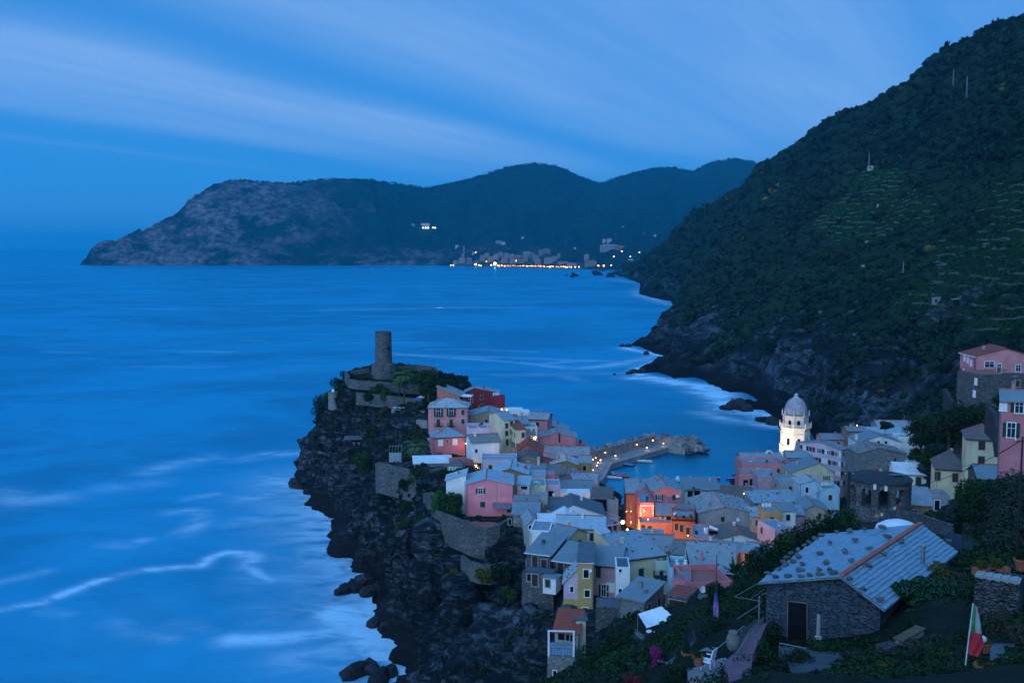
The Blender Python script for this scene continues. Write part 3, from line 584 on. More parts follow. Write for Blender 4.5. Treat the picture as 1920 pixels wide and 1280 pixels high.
class House: pass
def house(label, at, w, d, rot=0, roof='gx', rise=1.4, wall='white', rm='slate', wins=(), auto=None, chim=(), studs=0, name='house', cat='house', group=None, k=.5, over=.3, base=None, h=None, ridge=True, wallp=None, parapet=.9, floor=None, minh=3):
    px, py, Y = at; e = P(px, py, Y); rz = R(rot); wm = m(w, Y)/max(.5, 1)
    ca, sa = math.cos(rz), math.sin(rz)
    def wl(x, y): return (e.x+ca*x-sa*y, e.y+sa*x+ca*y)
    gz = min(ground(*wl(x, y)) for x in (-wm/2, wm/2) for y in (0, d))
    b = gz-.6 if base is None else base
    if h: b = e.z-h
    b = min(b, e.z-minh); hh = e.z-b
    root = empty(name, (e.x, e.y, b), rz, label, cat, group)
    q = House(); q.o = root; q.w, q.d, q.h, q.e, q.rz = wm, d, hh, e, rz
    mats = [W[wall] if isinstance(wall, str) else wall]
    x0, x1 = -wm/2, wm/2; wb = MB()
    def ztop(x, y):
        if roof == 'gy': xr = x0+wm*k; return hh+rise*(1-(xr-x)/(wm*k) if x < xr else 1-(x-xr)/(wm*(1-k)))
        if roof == 'gx': yr = d*k; return hh+rise*(1-(yr-y)/(d*k) if y < yr else 1-(y-yr)/(d*(1-k)))
        if roof == 'sl': return hh+rise*(x1-x)/wm
        if roof == 'sr': return hh+rise*(x-x0)/wm
        if roof == 'sf': return hh-rise*y/d
        if roof == 'sb': return hh+rise*y/d
        if roof == 'hip':
            s = min(wm, d)/2; return hh+rise*min(1, min(x-x0, x1-x, y, d-y)/s)
        return hh
    q.z = ztop
    if roof in ('gy', 'sl', 'sr'):
        xs = [x0, x0+wm*k, x1] if roof == 'gy' else [x0, x1]
        n = len(xs); pr = [(x0, 0), (x1, 0)] + [(x, ztop(x, 0)-.02) for x in xs[::-1]]
        nn = len(pr); wb.add([(x, 0, z) for x, z in pr]+[(x, d, z) for x, z in pr], [list(range(nn)), list(range(nn, 2*nn))[::-1]]+[(i, i+nn, (i+1) % nn+nn, (i+1) % nn) for i in range(nn)])
    elif roof in ('gx', 'sf', 'sb'):
        ys = [0, d*k, d] if roof == 'gx' else [0, d]
        pr = [(0, 0), (d, 0)] + [(y, ztop(0, y)-.02) for y in ys[::-1]]
        nn = len(pr); wb.add([(x0, y, z) for y, z in pr]+[(x1, y, z) for y, z in pr], [list(range(nn))[::-1], list(range(nn, 2*nn))]+[(i, (i+1) % nn, (i+1) % nn+nn, i+nn) for i in range(nn)])
    else: wb.box(x0, x1, 0, d, 0, hh)
    if roof == 'flat' and parapet:
        t = .22; hp = hh+parapet
        wb.box(x0, x1, 0, t, hh, hp); wb.box(x0, x1, d-t, d, hh, hp); wb.box(x0, x0+t, t, d-t, hh, hp); wb.box(x1-t, x1, t, d-t, hh, hp)
    if wallp: wb.mat(1).box(x0-.02, x1+.02, -.02, d+.02, 0, hh-wallp[1]); mats.append(W[wallp[0]])
    q.wall = wb.build('wall', mats, root)
    rm = random.choice(['slate', 'slate', 'slateb', 'slatec', 'slated']) if rm == 'slate' else rm
    rb = MB(); t = .16; o = over; RMt = RM[rm]
    if roof in ('gy', 'gx'):
        L_ = wm if roof == 'gy' else d; E_ = d if roof == 'gy' else wm
        a0 = (x0 if roof == 'gy' else 0); xr = a0+L_*k; sl0 = rise/(L_*k); sl1 = rise/(L_*(1-k))
        pf = [(a0-o, hh-o*sl0), (xr, hh+rise), (a0+L_+o, hh-o*sl1)]
        e0, e1 = ((-o, d+o) if roof == 'gy' else (x0-o, x1+o))
        vs = []
        for ee in (e0, e1):
            for a, z in pf: vs.append((a, ee, z+t) if roof == 'gy' else (ee, a, z+t))
            for a, z in pf: vs.append((a, ee, z) if roof == 'gy' else (ee, a, z))
        rb.add(vs, [(0,1,7,6),(1,2,8,7),(3,9,10,4),(4,10,11,5),(0,6,9,3),(2,5,11,8),(0,3,4,1),(1,4,5,2),(6,7,10,9),(7,8,11,10)])
        if ridge:
            rb.mat(2); zr = hh+rise+t
            pa, pb = ((xr, -o, zr), (xr, d+o, zr)) if roof == 'gy' else ((x0-o, xr, zr), (x1+o, xr, zr))
            rb.tube([pa, pb], .13, 6); rb.mat(0)
    elif roof in ('sl', 'sr', 'sf', 'sb'):
        cs = [(x0-o, -o), (x1+o, -o), (x1+o, d+o), (x0-o, d+o)]
        zz = [ztop(*c) for c in cs]
        rb.add([(x, y, z) for (x, y), z in zip(cs, zz)]+[(x, y, z+t) for (x, y), z in zip(cs, zz)], [(0,3,2,1),(4,5,6,7),(0,1,5,4),(1,2,6,5),(2,3,7,6),(3,0,4,7)])
    elif roof == 'hip':
        s = min(wm, d)/2; sl = rise/s; dz = -o*sl
        if wm >= d: ra, rb_ = (x0+s, d/2), (x1-s, d/2)
        else: ra, rb_ = (0, s), (0, d-s)
        c = [(x0-o, -o), (x1+o, -o), (x1+o, d+o), (x0-o, d+o)]
        for dt in (t, 0): rb.v += [(x, y, hh+dz+dt) for x, y in c]+[(ra[0], ra[1], hh+rise+dt), (rb_[0], rb_[1], hh+rise+dt)]
        if wm >= d: tf = [(0,1,5,4),(1,2,5),(2,3,4,5),(3,0,4)]
        else: tf = [(0,1,4),(1,2,5,4),(2,3,5),(3,0,4,5)]
        for f in tf: rb.f.append(list(f)); rb.mi.append(0); rb.f.append([i+6 for i in f][::-1]); rb.mi.append(0)
        for i in range(4): rb.f.append([i, i+6, (i+1) % 4+6, (i+1) % 4]); rb.mi.append(0)
        if ridge:
            rb.mat(2); A_, B_ = Vector((*ra, hh+rise+t)), Vector((*rb_, hh+rise+t)); rb.tube([A_, B_], .12, 5)
            for i, (x, y) in enumerate(c): rb.tube([(x, y, hh+dz+t), A_ if (x < 0) == (ra[0] < 0) and wm >= d or (wm < d and y < s) else B_], .09, 5)
            rb.mat(0)
    else:
        rb.box(x0+.22, x1-.22, .22, d-.22, hh+.02, hh+.08); 
    if studs:
        rb.mat(1); nx = max(2, int((wm+.2)/studs)); ny = max(2, int(d/studs))
        for i in range(nx+1):
            for j in range(ny+1):
                if random.random() < .52: continue
                x = x0+wm*(i+(.5 if j % 2 else 0))/(nx+.5)+random.uniform(-.55, .55); y = d*j/ny+random.uniform(-.55, .55); y = min(max(y, .1), d-.1); x = min(max(x, x0+.1), x1-.1)
                z = ztop(x, y)+t+.08; s = random.uniform(.07, .17); a = random.uniform(0, 3)
                rb.obox((x, y, z), (s*math.cos(a), s*math.sin(a), 0), (-s*.7*math.sin(a), s*.7*math.cos(a), 0), (0, 0, .09))
        rb.mat(0)
    q.roof = rb.build('roof' if roof != 'flat' else 'roof_terrace', [RMt if floor is None else RM[floor], stonedark, ridgered], root)
    for c in chim:
        fx, fy = c[0], c[1]; x = x0+wm*fx; y = d*fy; z = ztop(x, y); hc_ = c[2] if len(c) > 2 else 1.2; cm_ = c[3] if len(c) > 3 else mats[0]
        cb = MB().box(x-.3, x+.3, y-.3, y+.3, z-.5, z+hc_); cb.box(x-.4, x+.4, y-.4, y+.4, z+hc_, z+hc_+.1)
        for dx in (-.22, .22): cb.box(x+dx-.06, x+dx+.06, y-.25, y+.25, z+hc_+.1, z+hc_+.3)
        cb.box(x-.36, x+.36, y-.32, y+.32, z+hc_+.3, z+hc_+.38); cb.build('chimney', cm_, q.roof)
    # faces: f front, l left, r right ; pixel position is cast onto the face
    q.face = lambda f: {'f': (Vector((0, 0, 0)), Vector((0, -1, 0)), 0), 'r': (Vector((x1, 0, 0)), Vector((1, 0, 0)), math.pi/2), 'l': (Vector((x0, 0, 0)), Vector((-1, 0, 0)), -math.pi/2)}[f]
    def hit(f, px, py):
        o_, n_, a = q.face(f); u, v = ray(px, py); D = Vector((u, 1, v)); Cw = Vector((0, 0, H)) - Vector((e.x, e.y, b))
        Rm = Matrix.Rotation(-rz, 3, 'Z'); D = Rm @ D; Cw = Rm @ Cw
        t_ = (o_-Cw).dot(n_)/D.dot(n_); p = Cw+D*t_; return p, a
    q.hit = hit
    for wi in wins:
        f, wx, wy, st = wi[:4]; ww = wi[4] if len(wi) > 4 else .9; wh = wi[5] if len(wi) > 5 else 1.4
        p, a = hit(f, wx, wy); window(root, p, a, st, ww, wh)
    if not wins and not auto and wm > 2.5 and not callable(getattr(wall, 'node_tree', None)) and isinstance(wall, str) and name in ('house', 'shed', 'outbuilding'): auto = (max(1, int(wm/3.2)), 2, 'bgnc')
    if roof != 'flat' and not chim and name == 'house' and wm > 3.5:
        chim = [(random.uniform(.15, .85), random.uniform(.35, .8), random.uniform(.5, 1.1))] + ([(random.uniform(.15, .85), random.uniform(.3, .8), .5, metal)] if random.random() < .4 else [])
        for c in chim:
            fx, fy = c[0], c[1]; x = x0+wm*fx; y = d*fy; z = ztop(x, y); cb = MB().box(x-.22, x+.22, y-.22, y+.22, z-.5, z+c[2]); cb.box(x-.3, x+.3, y-.3, y+.3, z+c[2]+.12, z+c[2]+.2); [cb.box(x+dx-.04, x+dx+.04, y-.18, y+.18, z+c[2], z+c[2]+.12) for dx in (-.16, .16)]; cb.build('chimney', c[3] if len(c) > 3 else mats[0], q.roof)
    if name == 'house' and wm > 3.5:
        xx = x0+.2 if random.random() < .5 else x1-.2
        MB().tube([(xx, -.09, hh-.1), (xx, -.09, 0)], .05, 4).build('drainpipe', random.choice([metal, dmetal]), root)
        if roof in ('gx', 'sb', 'hip'): MB().box(x0-.3, x1+.3, -over-.12, -over+.02, hh-.18, hh-.02).build('gutter', random.choice([metal, dmetal]), root)
    if auto:
        side = 'r' if (Matrix.Rotation(rz, 3, 'Z') @ Vector((1, 0, 0))).dot(Vector((-e.x, -e.y, 0))) > 0 else 'l'
        nc, nr, sts = auto[:3]
        for f in ('f', side):
            o_, n_, a = q.face(f); Lf = wm if f == 'f' else d; c_ = nc if f == 'f' else max(1, round(nc*d/wm))
            for i in range(c_):
                for j in range(nr):
                    z = hh-1.5-2.9*j
                    if z < .9 or random.random() < .1: continue
                    s_ = (i+.5)/c_*Lf
                    pos = Vector((x0+s_, 0, z)) if f == 'f' else Vector((o_.x, s_, z))
                    window(root, pos, a, random.choice(sts), .85, 1.3)
    return q
def rail_on(q, pts, mat=None, nm='railing', h=1.0, step=.4): return railing(MB(), pts, h, step).build(nm, mat or dmetal, q.o)
def antenna(q, x, y, hh=2.2):
    z = q.z(x, y); b = MB().tube([(x, y, z-.3), (x, y, z+hh)], .03, 5)
    for i in range(5): b.tube([(x-.45+.05*i, y-.3+.15*i, z+hh-.15), (x+.45-.05*i, y-.3+.15*i, z+hh-.15)], .015, 3)
    b.tube([(x, y-.35, z+hh-.15), (x, y+.35, z+hh-.15)], .02, 3); b.build('antenna', metal, q.o)
def dish(q, f, px, py, r=.4):
    p, a = q.hit(f, px, py); b = MB(); n = 12
    b.lathe([(.02, 0), (r*.6, .05), (r, .16), (r, .18), (r*.6, .08), (.02, .03)], n); b.tube([(0, 0, 0), (0, -.1, -.35)], .03, 4); b.tube([(0, -r, .12), (0, 0, .45)], .015, 3)
    b.build('satellite_dish', whitep, q.o, p+q.face(f)[1]*.35, (R(70), 0, a+R(20)))
def person_none(): pass

# ------------------------------------------------------------------ foliage
def leaves(n, lumps, size, flat=.0, up=.3):
    """leaf quads: lumps = [(cx,cy,cz,rx,ry,rz)]"""
    Lp = np.array(lumps, float); vol = Lp[:, 3]*Lp[:, 4]+Lp[:, 4]*Lp[:, 5]; idx = np.random.choice(len(Lp), n, p=vol/vol.sum())
    d = np.random.normal(size=(n, 3)); d /= np.linalg.norm(d, axis=1)[:, None]; r = np.random.uniform(.62, 1.06, (n, 1))
    c = Lp[idx, :3]+d*r*Lp[idx, 3:]
    nn = d*.6+np.random.normal(size=(n, 3))*.6; nn[:, 2] += up; nn /= np.linalg.norm(nn, axis=1)[:, None]
    a = np.cross(nn, np.random.normal(size=(n, 3))); a /= np.linalg.norm(a, axis=1)[:, None]; b = np.cross(nn, a)
    s = size*np.random.uniform(.6, 1.3, (n, 1)); a = a*s; b = b*s*.6
    v = np.stack([c-a, c+b*.8-a*.1, c+a, c-b*.8+a*.1], 1).reshape(-1, 3); f = np.arange(n*4).reshape(-1, 4); return v, f
def crown_lumps(rx, ry, rz, n, seed=0, base=(0, 0, 0), lf=.42):
    rnd = random.Random(seed); o = []
    for i in range(n):
        a = rnd.uniform(0, 6.283); z = rnd.uniform(-.75, .95); rr = math.sqrt(max(0, 1-z*z))*rnd.uniform(.35, .85); k = rnd.uniform(.7, 1.25)*lf
        o.append((base[0]+rx*rr*math.cos(a), base[1]+ry*rr*math.sin(a), base[2]+rz*z*.8, rx*k, ry*k, rz*k*.85))
    return o
LM = dict(dark=leafmat('dark_leaves', (.010,.026,.012), (.022,.048,.018)), mid=leafmat('green_leaves', (.014,.045,.012), (.035,.085,.022)), olive=leafmat('olive_leaves', (.025,.038,.028), (.055,.075,.05)),
 bright=leafmat('bright_leaves', (.02,.085,.015), (.05,.16,.03)), yel=leafmat('yellowing_leaves', (.05,.055,.012), (.16,.13,.02)), pinkf=leafmat('pink_blossom', (.35,.02,.12), (.6,.05,.25)), redf=leafmat('red_leaves', (.15,.02,.03), (.3,.03,.04)),
 cactus=leafmat('cactus_green', (.02,.07,.035), (.04,.11,.05)), palm=leafmat('palm_leaves', (.05,.09,.04), (.12,.17,.07)), brownf=leafmat('dry_leaves', (.06,.05,.03), (.1,.085,.05)))
bark = plain('bark', (.07,.055,.045), .95)
def tree(name, label, cat, pos, h, r, lm, n=2600, size=.16, lumps=14, seed=0, ch=.62, group=None, trunk=True, rz=None):
    root = empty(name, pos, random.uniform(0, 6), label, cat, group); rz = rz or h*ch/2; cz = h-rz
    if trunk:
        b = MB(); rnd = random.Random(seed+5); tr = max(.06, h*.028)
        b.tube([(0,0,-.6),(rnd.uniform(-.1,.1)*h*.2,0,h*.25),(rnd.uniform(-.15,.15)*h*.3,rnd.uniform(-.1,.1)*h*.3,cz)], tr, 7, rs=[tr*1.3, tr, tr*.7])
        for i in range(5):
            a = i*1.26+rnd.uniform(-.3,.3); b.tube([(0,0,h*.22+i*.05*h),(r*.35*math.cos(a),r*.35*math.sin(a),cz-rz*.2),(r*.7*math.cos(a),r*.7*math.sin(a),cz+rz*rnd.uniform(-.2,.5))], .05, 5, rs=[tr*.6, tr*.35, tr*.12])
        b.build('trunk', bark, root)
    v, f = leaves(n, crown_lumps(r*.8, r*.8, rz*.85, lumps, seed, (0, 0, cz)), size)
    v2, f2 = leaves(int(n*.35), crown_lumps(r*.45, r*.45, rz*.5, 5, seed+3, (0, 0, cz), .7), size*1.3)
    link('crown' if trunk else 'foliage', np_mesh('crown', np.vstack([v, v2]), np.vstack([f, f2+len(v)]), LM[lm], False), root); return root
def bush(label, pos, r, hgt, lm, n=900, size=.12, seed=0, name='bush', cat='bush', group=None, lumps=9):
    v, f = leaves(n, crown_lumps(r*.75, r*.75, hgt*.6, lumps, seed, (0, 0, hgt*.45), .45), size)
    v[:, 2] = np.maximum(v[:, 2], -.3)
    return tag(link(name, np_mesh('bush', v, f, LM[lm], False), None, pos), label, cat, group)
def palm(label, pos, h, r, seed=0, group=None):
    root = empty('palm_tree', pos, 0, label, 'palm tree', group); rnd = random.Random(seed); b = MB()
    n = 9; b.tube([(math.sin(i*.3)*.08*h*.2, 0, -.5+(h+.5)*i/n) for i in range(n+1)], .2, 8, rs=[.3-.08*i/n+(.03 if i % 2 else 0) for i in range(n+1)]); b.build('trunk', bark, root)
    vs, fs = [], []
    for k in range(30):
        a = k*2.4+rnd.uniform(-.2, .2); el_ = rnd.uniform(-.2, 1.25); Lr = r*rnd.uniform(.8, 1.1); px_, pz_ = 0, h; seg = 8
        for i in range(seg):
            q = el_-i*.22; nx_ = px_+Lr/seg*math.cos(q); nz_ = pz_+Lr/seg*math.sin(q)
            for s in (-1, 1):
                for jj in range(2):
                    fx_ = px_+(nx_-px_)*(jj/2); fz_ = pz_+(nz_-pz_)*(jj/2); wl_ = .8*r/2.6*math.sin((i+jj/2+.6)/(seg+.6)*math.pi)**.7+.05
                    d0 = Vector((math.cos(a), math.sin(a), 0)); sd_ = Vector((-math.sin(a), math.cos(a), 0))*s
                    p0 = d0*fx_+Vector((0, 0, fz_)); p1 = p0+d0*.08; tip = p0+sd_*wl_+d0*.16+Vector((0, 0, -.28*wl_)); bb = len(vs); vs += [p0, p1, tip, p0+sd_*wl_*.5-Vector((0,0,.04))]; fs.append((bb, bb+1, bb+2, bb+3))
            px_, pz_ = nx_, nz_
    link('crown', np_mesh('palm_crown', np.array([tuple(v) for v in vs]), np.array(fs), LM['palm'], False), root); return root
_rk = []
def rock_mesh(seed):
    bm = bmesh.new(); bmesh.ops.create_icosphere(bm, subdivisions=2, radius=1); rnd = random.Random(seed); o = rnd.random()*50
    pl = [(Vector((rnd.gauss(0,1), rnd.gauss(0,1), rnd.gauss(0,1))).normalized(), rnd.uniform(.55, .85)) for _ in range(7)]
    for v in bm.verts:
        for n_, d_ in pl:
            k = v.co.dot(n_)
            if k > d_: v.co -= n_*(k-d_)
        v.co *= 1+noise.noise(v.co*1.3+Vector((o, 0, 0)))*.25
    me = bpy.data.meshes.new('boulder'); bm.to_mesh(me); bm.free(); return me
def boulder_mat(name, a, b):
    q = NT(name, .85, .3); r = q.rand(); c = q.mix(r, a, b); q.col(q.mix(q.rng(q.noise(2.2, 6, .7), .4, .65), c, sc3(a, .5))).bump(q.noise(3, 6, .7), .7, .2); return q.m
BMAT = boulder_mat('boulder_stone', (.16,.13,.13), (.46,.44,.43)); BDARK = boulder_mat('wet_dark_rock', (.012,.013,.016), (.035,.036,.04))
rocks = [rock_mesh(i) for i in range(8)]; rocksd = [m_.copy() for m_ in rocks]
for m_ in rocks: m_.materials.append(BMAT)
for m_ in rocksd: m_.materials.append(BDARK)
# ------------------------------------------------------------------ the town, house by house
GP = 'houses on the promontory'; GV = 'houses round the harbour and street'; GC = 'houses beside the bell tower'; GS = 'houses on the right slope'
hs = {}
def Hh(key, *a, **k): hs[key] = house(*a, **k); return hs[key]
# promontory, from the castle down
Hh('orange', 'orange house with lean-to slate roof and white canopy below the castle trees', (841,742,300), 44, 8, -8, 'sl', 2.7, 'orange', group=GP, minh=7)
hs['orange'].o['category'] = 'house'
Hh('maroon', 'dark maroon house with pale slate roof standing highest beside the sea', (903,736,318), 66, 6, 0, 'gy', 1.5, 'maroon', k=.3, group=GP, minh=6, studs=1.8)
Hh('maroonT', 'small maroon terrace with white parapet beside the dark maroon house', (936,749,309), 22, 5, 0, 'flat', 0, 'maroon', 'conc', group=GP, cat='terrace', name='terrace', minh=4)
Hh('studpink', 'pink house under a slate hip roof dotted with stones, two balconies', (840,764,281), 75, 9, 0, 'hip', 2.0, 'dusty', 'slate', group=GP, studs=1.5, wins=[('f',822,772,'g',1.2,2.2),('f',846,772,'g',1.2,2.2),('f',868,773,'c',.9,1.4),('f',822,793,'c',1.0,2.2),('f',846,793,'c',1.0,2.2),('f',868,790,'c',.9,1.4)])
Hh('lowrose', 'small rose house with hip roof and white shutters above the stone terrace', (843,819,268), 60, 8, 14, 'hip', 1.9, 'rose', 'slate', group=GP, chim=[(.22,.25,1.0)], wins=[('f',826,830,'w',1.1,1.5),('f',839,827,'n',.3,.6),('f',853,828,'w',1.1,1.5),('l',803,826,'w',.8,1.3)])
Hh('browngable', 'brown stone gable house behind the lilac roof terrace with plants', (912,780,284), 74, 9, 0, 'gy', 1.6, 'brown', k=.55, group=GP, minh=6, studs=2.1)
Hh('lilacterr', 'lilac house with flat roof terrace, white pillars and shrubs in tubs', (905,808,270), 60, 8, 4, 'flat', 0, 'lilac', 'conc', group=GP, wins=[('f',882,820,'b',.8,2.0),('f',928,816,'b',.9,1.6),('f',938,814,'b',.9,1.6)])
Hh('yellowtall', 'narrow tall yellow house with green shutters in two columns', (955,787,263), 22, 11, 22, 'gx', 1.3, 'cream', group=GP, wins=[('f',950,798,'c',.8,1.3),('f',959,794,'c',.8,1.3),('f',950,812,'c',.8,1.3),('f',959,808,'c',.8,1.3),('f',951,829,'c',.7,1.6),('f',959,826,'c',.7,1.6)])
Hh('creamslim', 'slim cream house with green windows wedged beside the yellow one', (976,805,259), 20, 8, 15, 'sb', 1, 'cream', 'red', group=GP, auto=(2,2,'c'))
Hh('blockwhite', 'long low white block with flat roof on the seaward edge', (964,771,301), 36, 6, 4, 'flat', 0, 'white', 'white', parapet=.3, group=GP, minh=5)
Hh('cubewhite', 'taller white cube with flat roof behind the grey roofs', (987,774,297), 15, 5, 6, 'flat', 0, 'white', 'white', parapet=.3, group=GP, minh=5, wins=[('f',984,785,'k',.5,.7)])
Hh('roofA', 'house with weathered slate roof behind the slim cream house', (972,795,277), 38, 8, 8, 'gx', 1.4, 'grey', 'slate', studs=1.7, group=GP, minh=6)
Hh('whiteblue', 'white house with an open blue-white terrace above the alley light', (993,806,275), 30, 7, 5, 'flat', 0, 'white', 'conc', group=GP, wins=[('f',1000,814,'b',.8,1.3)])
Hh('roofB', 'narrow house with slate roof between white cube and salmon house', (1008,786,292), 38, 8, -12, 'gx', 1.3, 'dusty', 'slate', group=GP, minh=7, studs=1.7)
Hh('seapink', 'salmon house with sloping slate roof nearest the open sea', (1041,807,304), 46, 8, -8, 'sl', 2.3, 'rose', 'slate', chim=[(.2,.5,.9),(.55,.6,.9)], group=GP, minh=6)
Hh('bigsalmon', 'broad salmon wall house with low gable and dark drainpipe by the breakwater', (1045,820,283), 74, 8, 0, 'gy', 1.3, 'dusty', 'slate', group=GP, minh=7, studs=1.8, wins=[('f',1023,832,'k',.5,.5)])
Hh('annex', 'small coral annex with shrubs on its flat roof at the breakwater root', (1089,836,291), 20, 5, 0, 'flat', 0, 'rose', 'conc', group=GP, parapet=.6, minh=6)
Hh('whitewin', 'white house with green doors below the glowing alley', (990,819,266), 27, 8, 4, 'gx', 1.2, 'white', 'slate', group=GP, wins=[('f',982,826,'c',.7,1.5),('f',990,825,'b',.7,1.5),('f',998,822,'b',.7,1.5)])
Hh('redgable', 'red gable house with red tiled roof and a small arched niche', (991,848,249), 50, 9, -4, 'gy', 2.1, 'red', 'red', k=.42, group=GP, wins=[('f',988,844,'n',.5,.9)])
Hh('whiteunder', 'white house under a tilted slate roof right of the glowing stairs', (911,828,254), 56, 7, 14, 'gx', 1.3, 'white', 'slate', group=GP, studs=2.1, wins=[('f',893,845,'n',.5,.8)])
Hh('lilacroof', 'lilac house with railed roof terrace below the tilted slate roof', (936,865,237), 68, 8, 0, 'flat', 0, 'lilac', 'conc', parapet=.35, group=GP)
Hh('greygable', 'grey gable house squeezed under the red gable', (990,859,242), 40, 6, 0, 'gy', 1.1, 'brown', 'dark', group=GP, minh=5)
Hh('roofC', 'low cream house with mossy slate roof left of the olive gable', (996,883,235), 52, 7, -4, 'gx', 1.1, 'cream', 'mid', group=GP, chim=[(.75,.4,1.6)], studs=2.3)
Hh('rosesmall', 'little rose house peeping out between slate roofs', (1031,862,263), 28, 6, 0, 'sl', 1.0, 'rose', 'mid', group=GP)
Hh('roofD', 'wide house with stone-studded slate roof behind the olive gable', (1062,853,272), 84, 9, -6, 'gx', 1.5, 'dusty', 'slate', studs=1.6, group=GP)
Hh('olive', 'olive green gable house overlooking the quay', (1058,871,259), 52, 8, 0, 'gy', 1.1, 'olive', 'slate', k=.6, group=GP, studs=1.7)
Hh('olive2', 'narrow olive house with slate roof beside the quay ramp', (1096,867,263), 23, 7, -6, 'gx', 1.1, 'olive', 'slate', group=GP)
Hh('bigpink', 'large pink gable house with slate roof on the stone bastion', (917.5,907.5,207), 89, 9, 0, 'gy', 1.15, 'pink', 'pale', k=.43, group=GP, over=.35, wins=[('f',901,920,'g',.95,1.2),('f',905,945.5,'c',1.0,1.2),('f',955,955,'c',1.0,1.1)], base=27.5)
Hh('whiteannex', 'white annex with sloping roof and green rail left of the large pink house', (855,900,210), 38, 5, 0, 'sr', 1.3, 'white', 'pale', group=GP, cat='annex')
Hh('roofE', 'brown walled house with red ridged slate roof behind the large pink house', (957,888,225), 66, 8, -4, 'gy', 1.3, 'brown', 'pale', group=GP, studs=2.8)
Hh('redchim', 'cream house with a tall red chimney and low slate roof', (1003,893,227), 38, 6, 0, 'gx', .9, 'cream', 'slate', chim=[(.05,.3,1.3,W['red'])], group=GP)
Hh('creamterr', 'cream roof terrace with blue-grey floor and white chairs', (1005,914,216), 38, 8, 0, 'flat', 0, 'cream', 'conc', parapet=.5, group=GP, cat='terrace', name='terrace_house')
Hh('smallwhite', 'tiny white house with cream roof beside the large pink house', (981,908,213), 22, 4, -6, 'sb', .8, 'white', 'pale', group=GP, wins=[('f',983,914,'k',1.4,.7)])
Hh('mauvehouse', 'mauve flat roofed house with a dark arched door', (1036,912,219), 30, 6, 0, 'flat', 0, 'lilac', 'conc', parapet=.4, group=GP, wins=[('f',1033,929,'n',1.1,2.2)])
Hh('rosecube', 'small rose cube with flat roof behind the mauve house', (1031,890,229), 20, 4, 0, 'flat', 0, 'rose', 'conc', parapet=.3, group=GP)
Hh('roofF', 'house with slate gable roof behind the red eaved roof', (1060,897,246), 46, 9, -6, 'gy', 1.1, 'grey', 'slate', group=GP, studs=1.8)
Hh('roofG', 'house with stone-studded roof facing the harbour mouth', (1094,905,241), 48, 9, -10, 'gx', 1.4, 'grey', 'slate', studs=1.6, group=GP)
Hh('roofH', 'red eaved house with slate roof above the black screened loft', (1080,921,229), 62, 9, -8, 'gx', 1.6, 'red', 'mid', studs=2, group=GP)
Hh('blackloft', 'loft with black screened wall under a tilted grey roof', (1127,935,214), 38, 5, -10, 'sb', 1.3, darkp, 'brown', group=GP, cat='loft', name='loft')
Hh('sideterr', 'narrow roof terrace with flower pots above the lamp-lit alley', (1150,944,213), 20, 6, 14, 'flat', 0, 'grey', 'conc', group=GP, cat='terrace', name='terrace_house')
Hh('whitestrip', 'low white house strip with parapet before the red eaves', (1078,927,222), 58, 4, -2, 'flat', 0, 'white', 'white', parapet=.4, group=GP)
Hh('whitegable', 'white gable above a rose lower wall at the head of the alley', (1086,965,197), 98, 9, 0, 'gy', 2.1, 'white', 'dark', k=.38, wallp=('rose', .8), group=GP, studs=2.9, ridge=False, wins=[('f',1122,985,'k',1.2,.8)])
Hh('darkroof', 'house with dark sagging slate roof left of the white gable', (1046,952,205), 46, 7, -4, 'gx', 1.3, 'white', 'dark', group=GP)
Hh('alleypink', 'pink corner house with white trim and roof balcony beside the bright alley', (1146,984,200), 46, 8, 32, 'flat', 0, 'pink', 'conc', parapet=.3, group=GP, wins=[('f',1143,992,'b',.8,1.7),('f',1153,986,'b',.8,1.7),('f',1143,1015,'b',.8,1.6),('f',1153,1009,'b',.8,1.6)])
Hh('whiteflat', 'whitewashed flat roofed house cluttered with planks', (1031,985,184), 46, 8, 0, 'flat', 0, 'white', 'white', parapet=.25, group=GP)
Hh('whitepeak', 'whitewashed peaked roof house in front of the rose wall', (1062,982,189), 48, 8, 0, 'gy', 1.3, 'white', 'white', ridge=False, group=GP)
Hh('whitewall', 'house with a bright white side wall and pale slate roof', (1088,990,179), 92, 8, -6, 'gx', 1.2, 'white', 'pale', group=GP)
Hh('loft', 'grey loft with little peaked roof beside the whitewashed roofs', (1000,982,187), 26, 6, 8, 'gy', 1.2, 'grey', 'slate', group=GP, wins=[('f',997,988,'k',1.2,.8)])
Hh('whitelow', 'pale blue-white cube house with two dark windows', (1012,997,176), 38, 7, -8, 'flat', 0, 'white', 'conc', parapet=.3, group=GP, wins=[('f',1018,1007,'b',.7,1.3),('f',1026,1008,'b',.7,1.3)])
Hh('tanwall', 'tan walled house with slate roof right of the stone bastion', (986,963,194), 50, 9, -3, 'gx', 1.2, 'pstone', 'mid', group=GP, wins=[('f',956,978,'n',.6,1.1)])
Hh('redge', 'rose house with red edged roof above the tan walled one', (984,948,203), 44, 8, -6, 'gx', 1.1, 'rose', 'mid', group=GP)
Hh('beigeblock', 'plain beige block standing behind the dark sagging roof', (1012,934,206), 30, 5, 0, 'flat', 0, 'beige', 'conc', parapet=.2, group=GP)
Hh('cottage', 'yellow cottage with shuttered loft and red ridge among the white roofs', (1043,1010,171), 46, 6.5, -38, 'gx', 1.5, 'yellow', 'mid', group=GP, studs=0, wins=[('r',1068,1025,'b',1.1,1.3),('r',1077,1022,'b',1.1,1.3),('r',1086,1019,'b',1.1,1.3),('f',1040,1016,'k',.6,.8)])
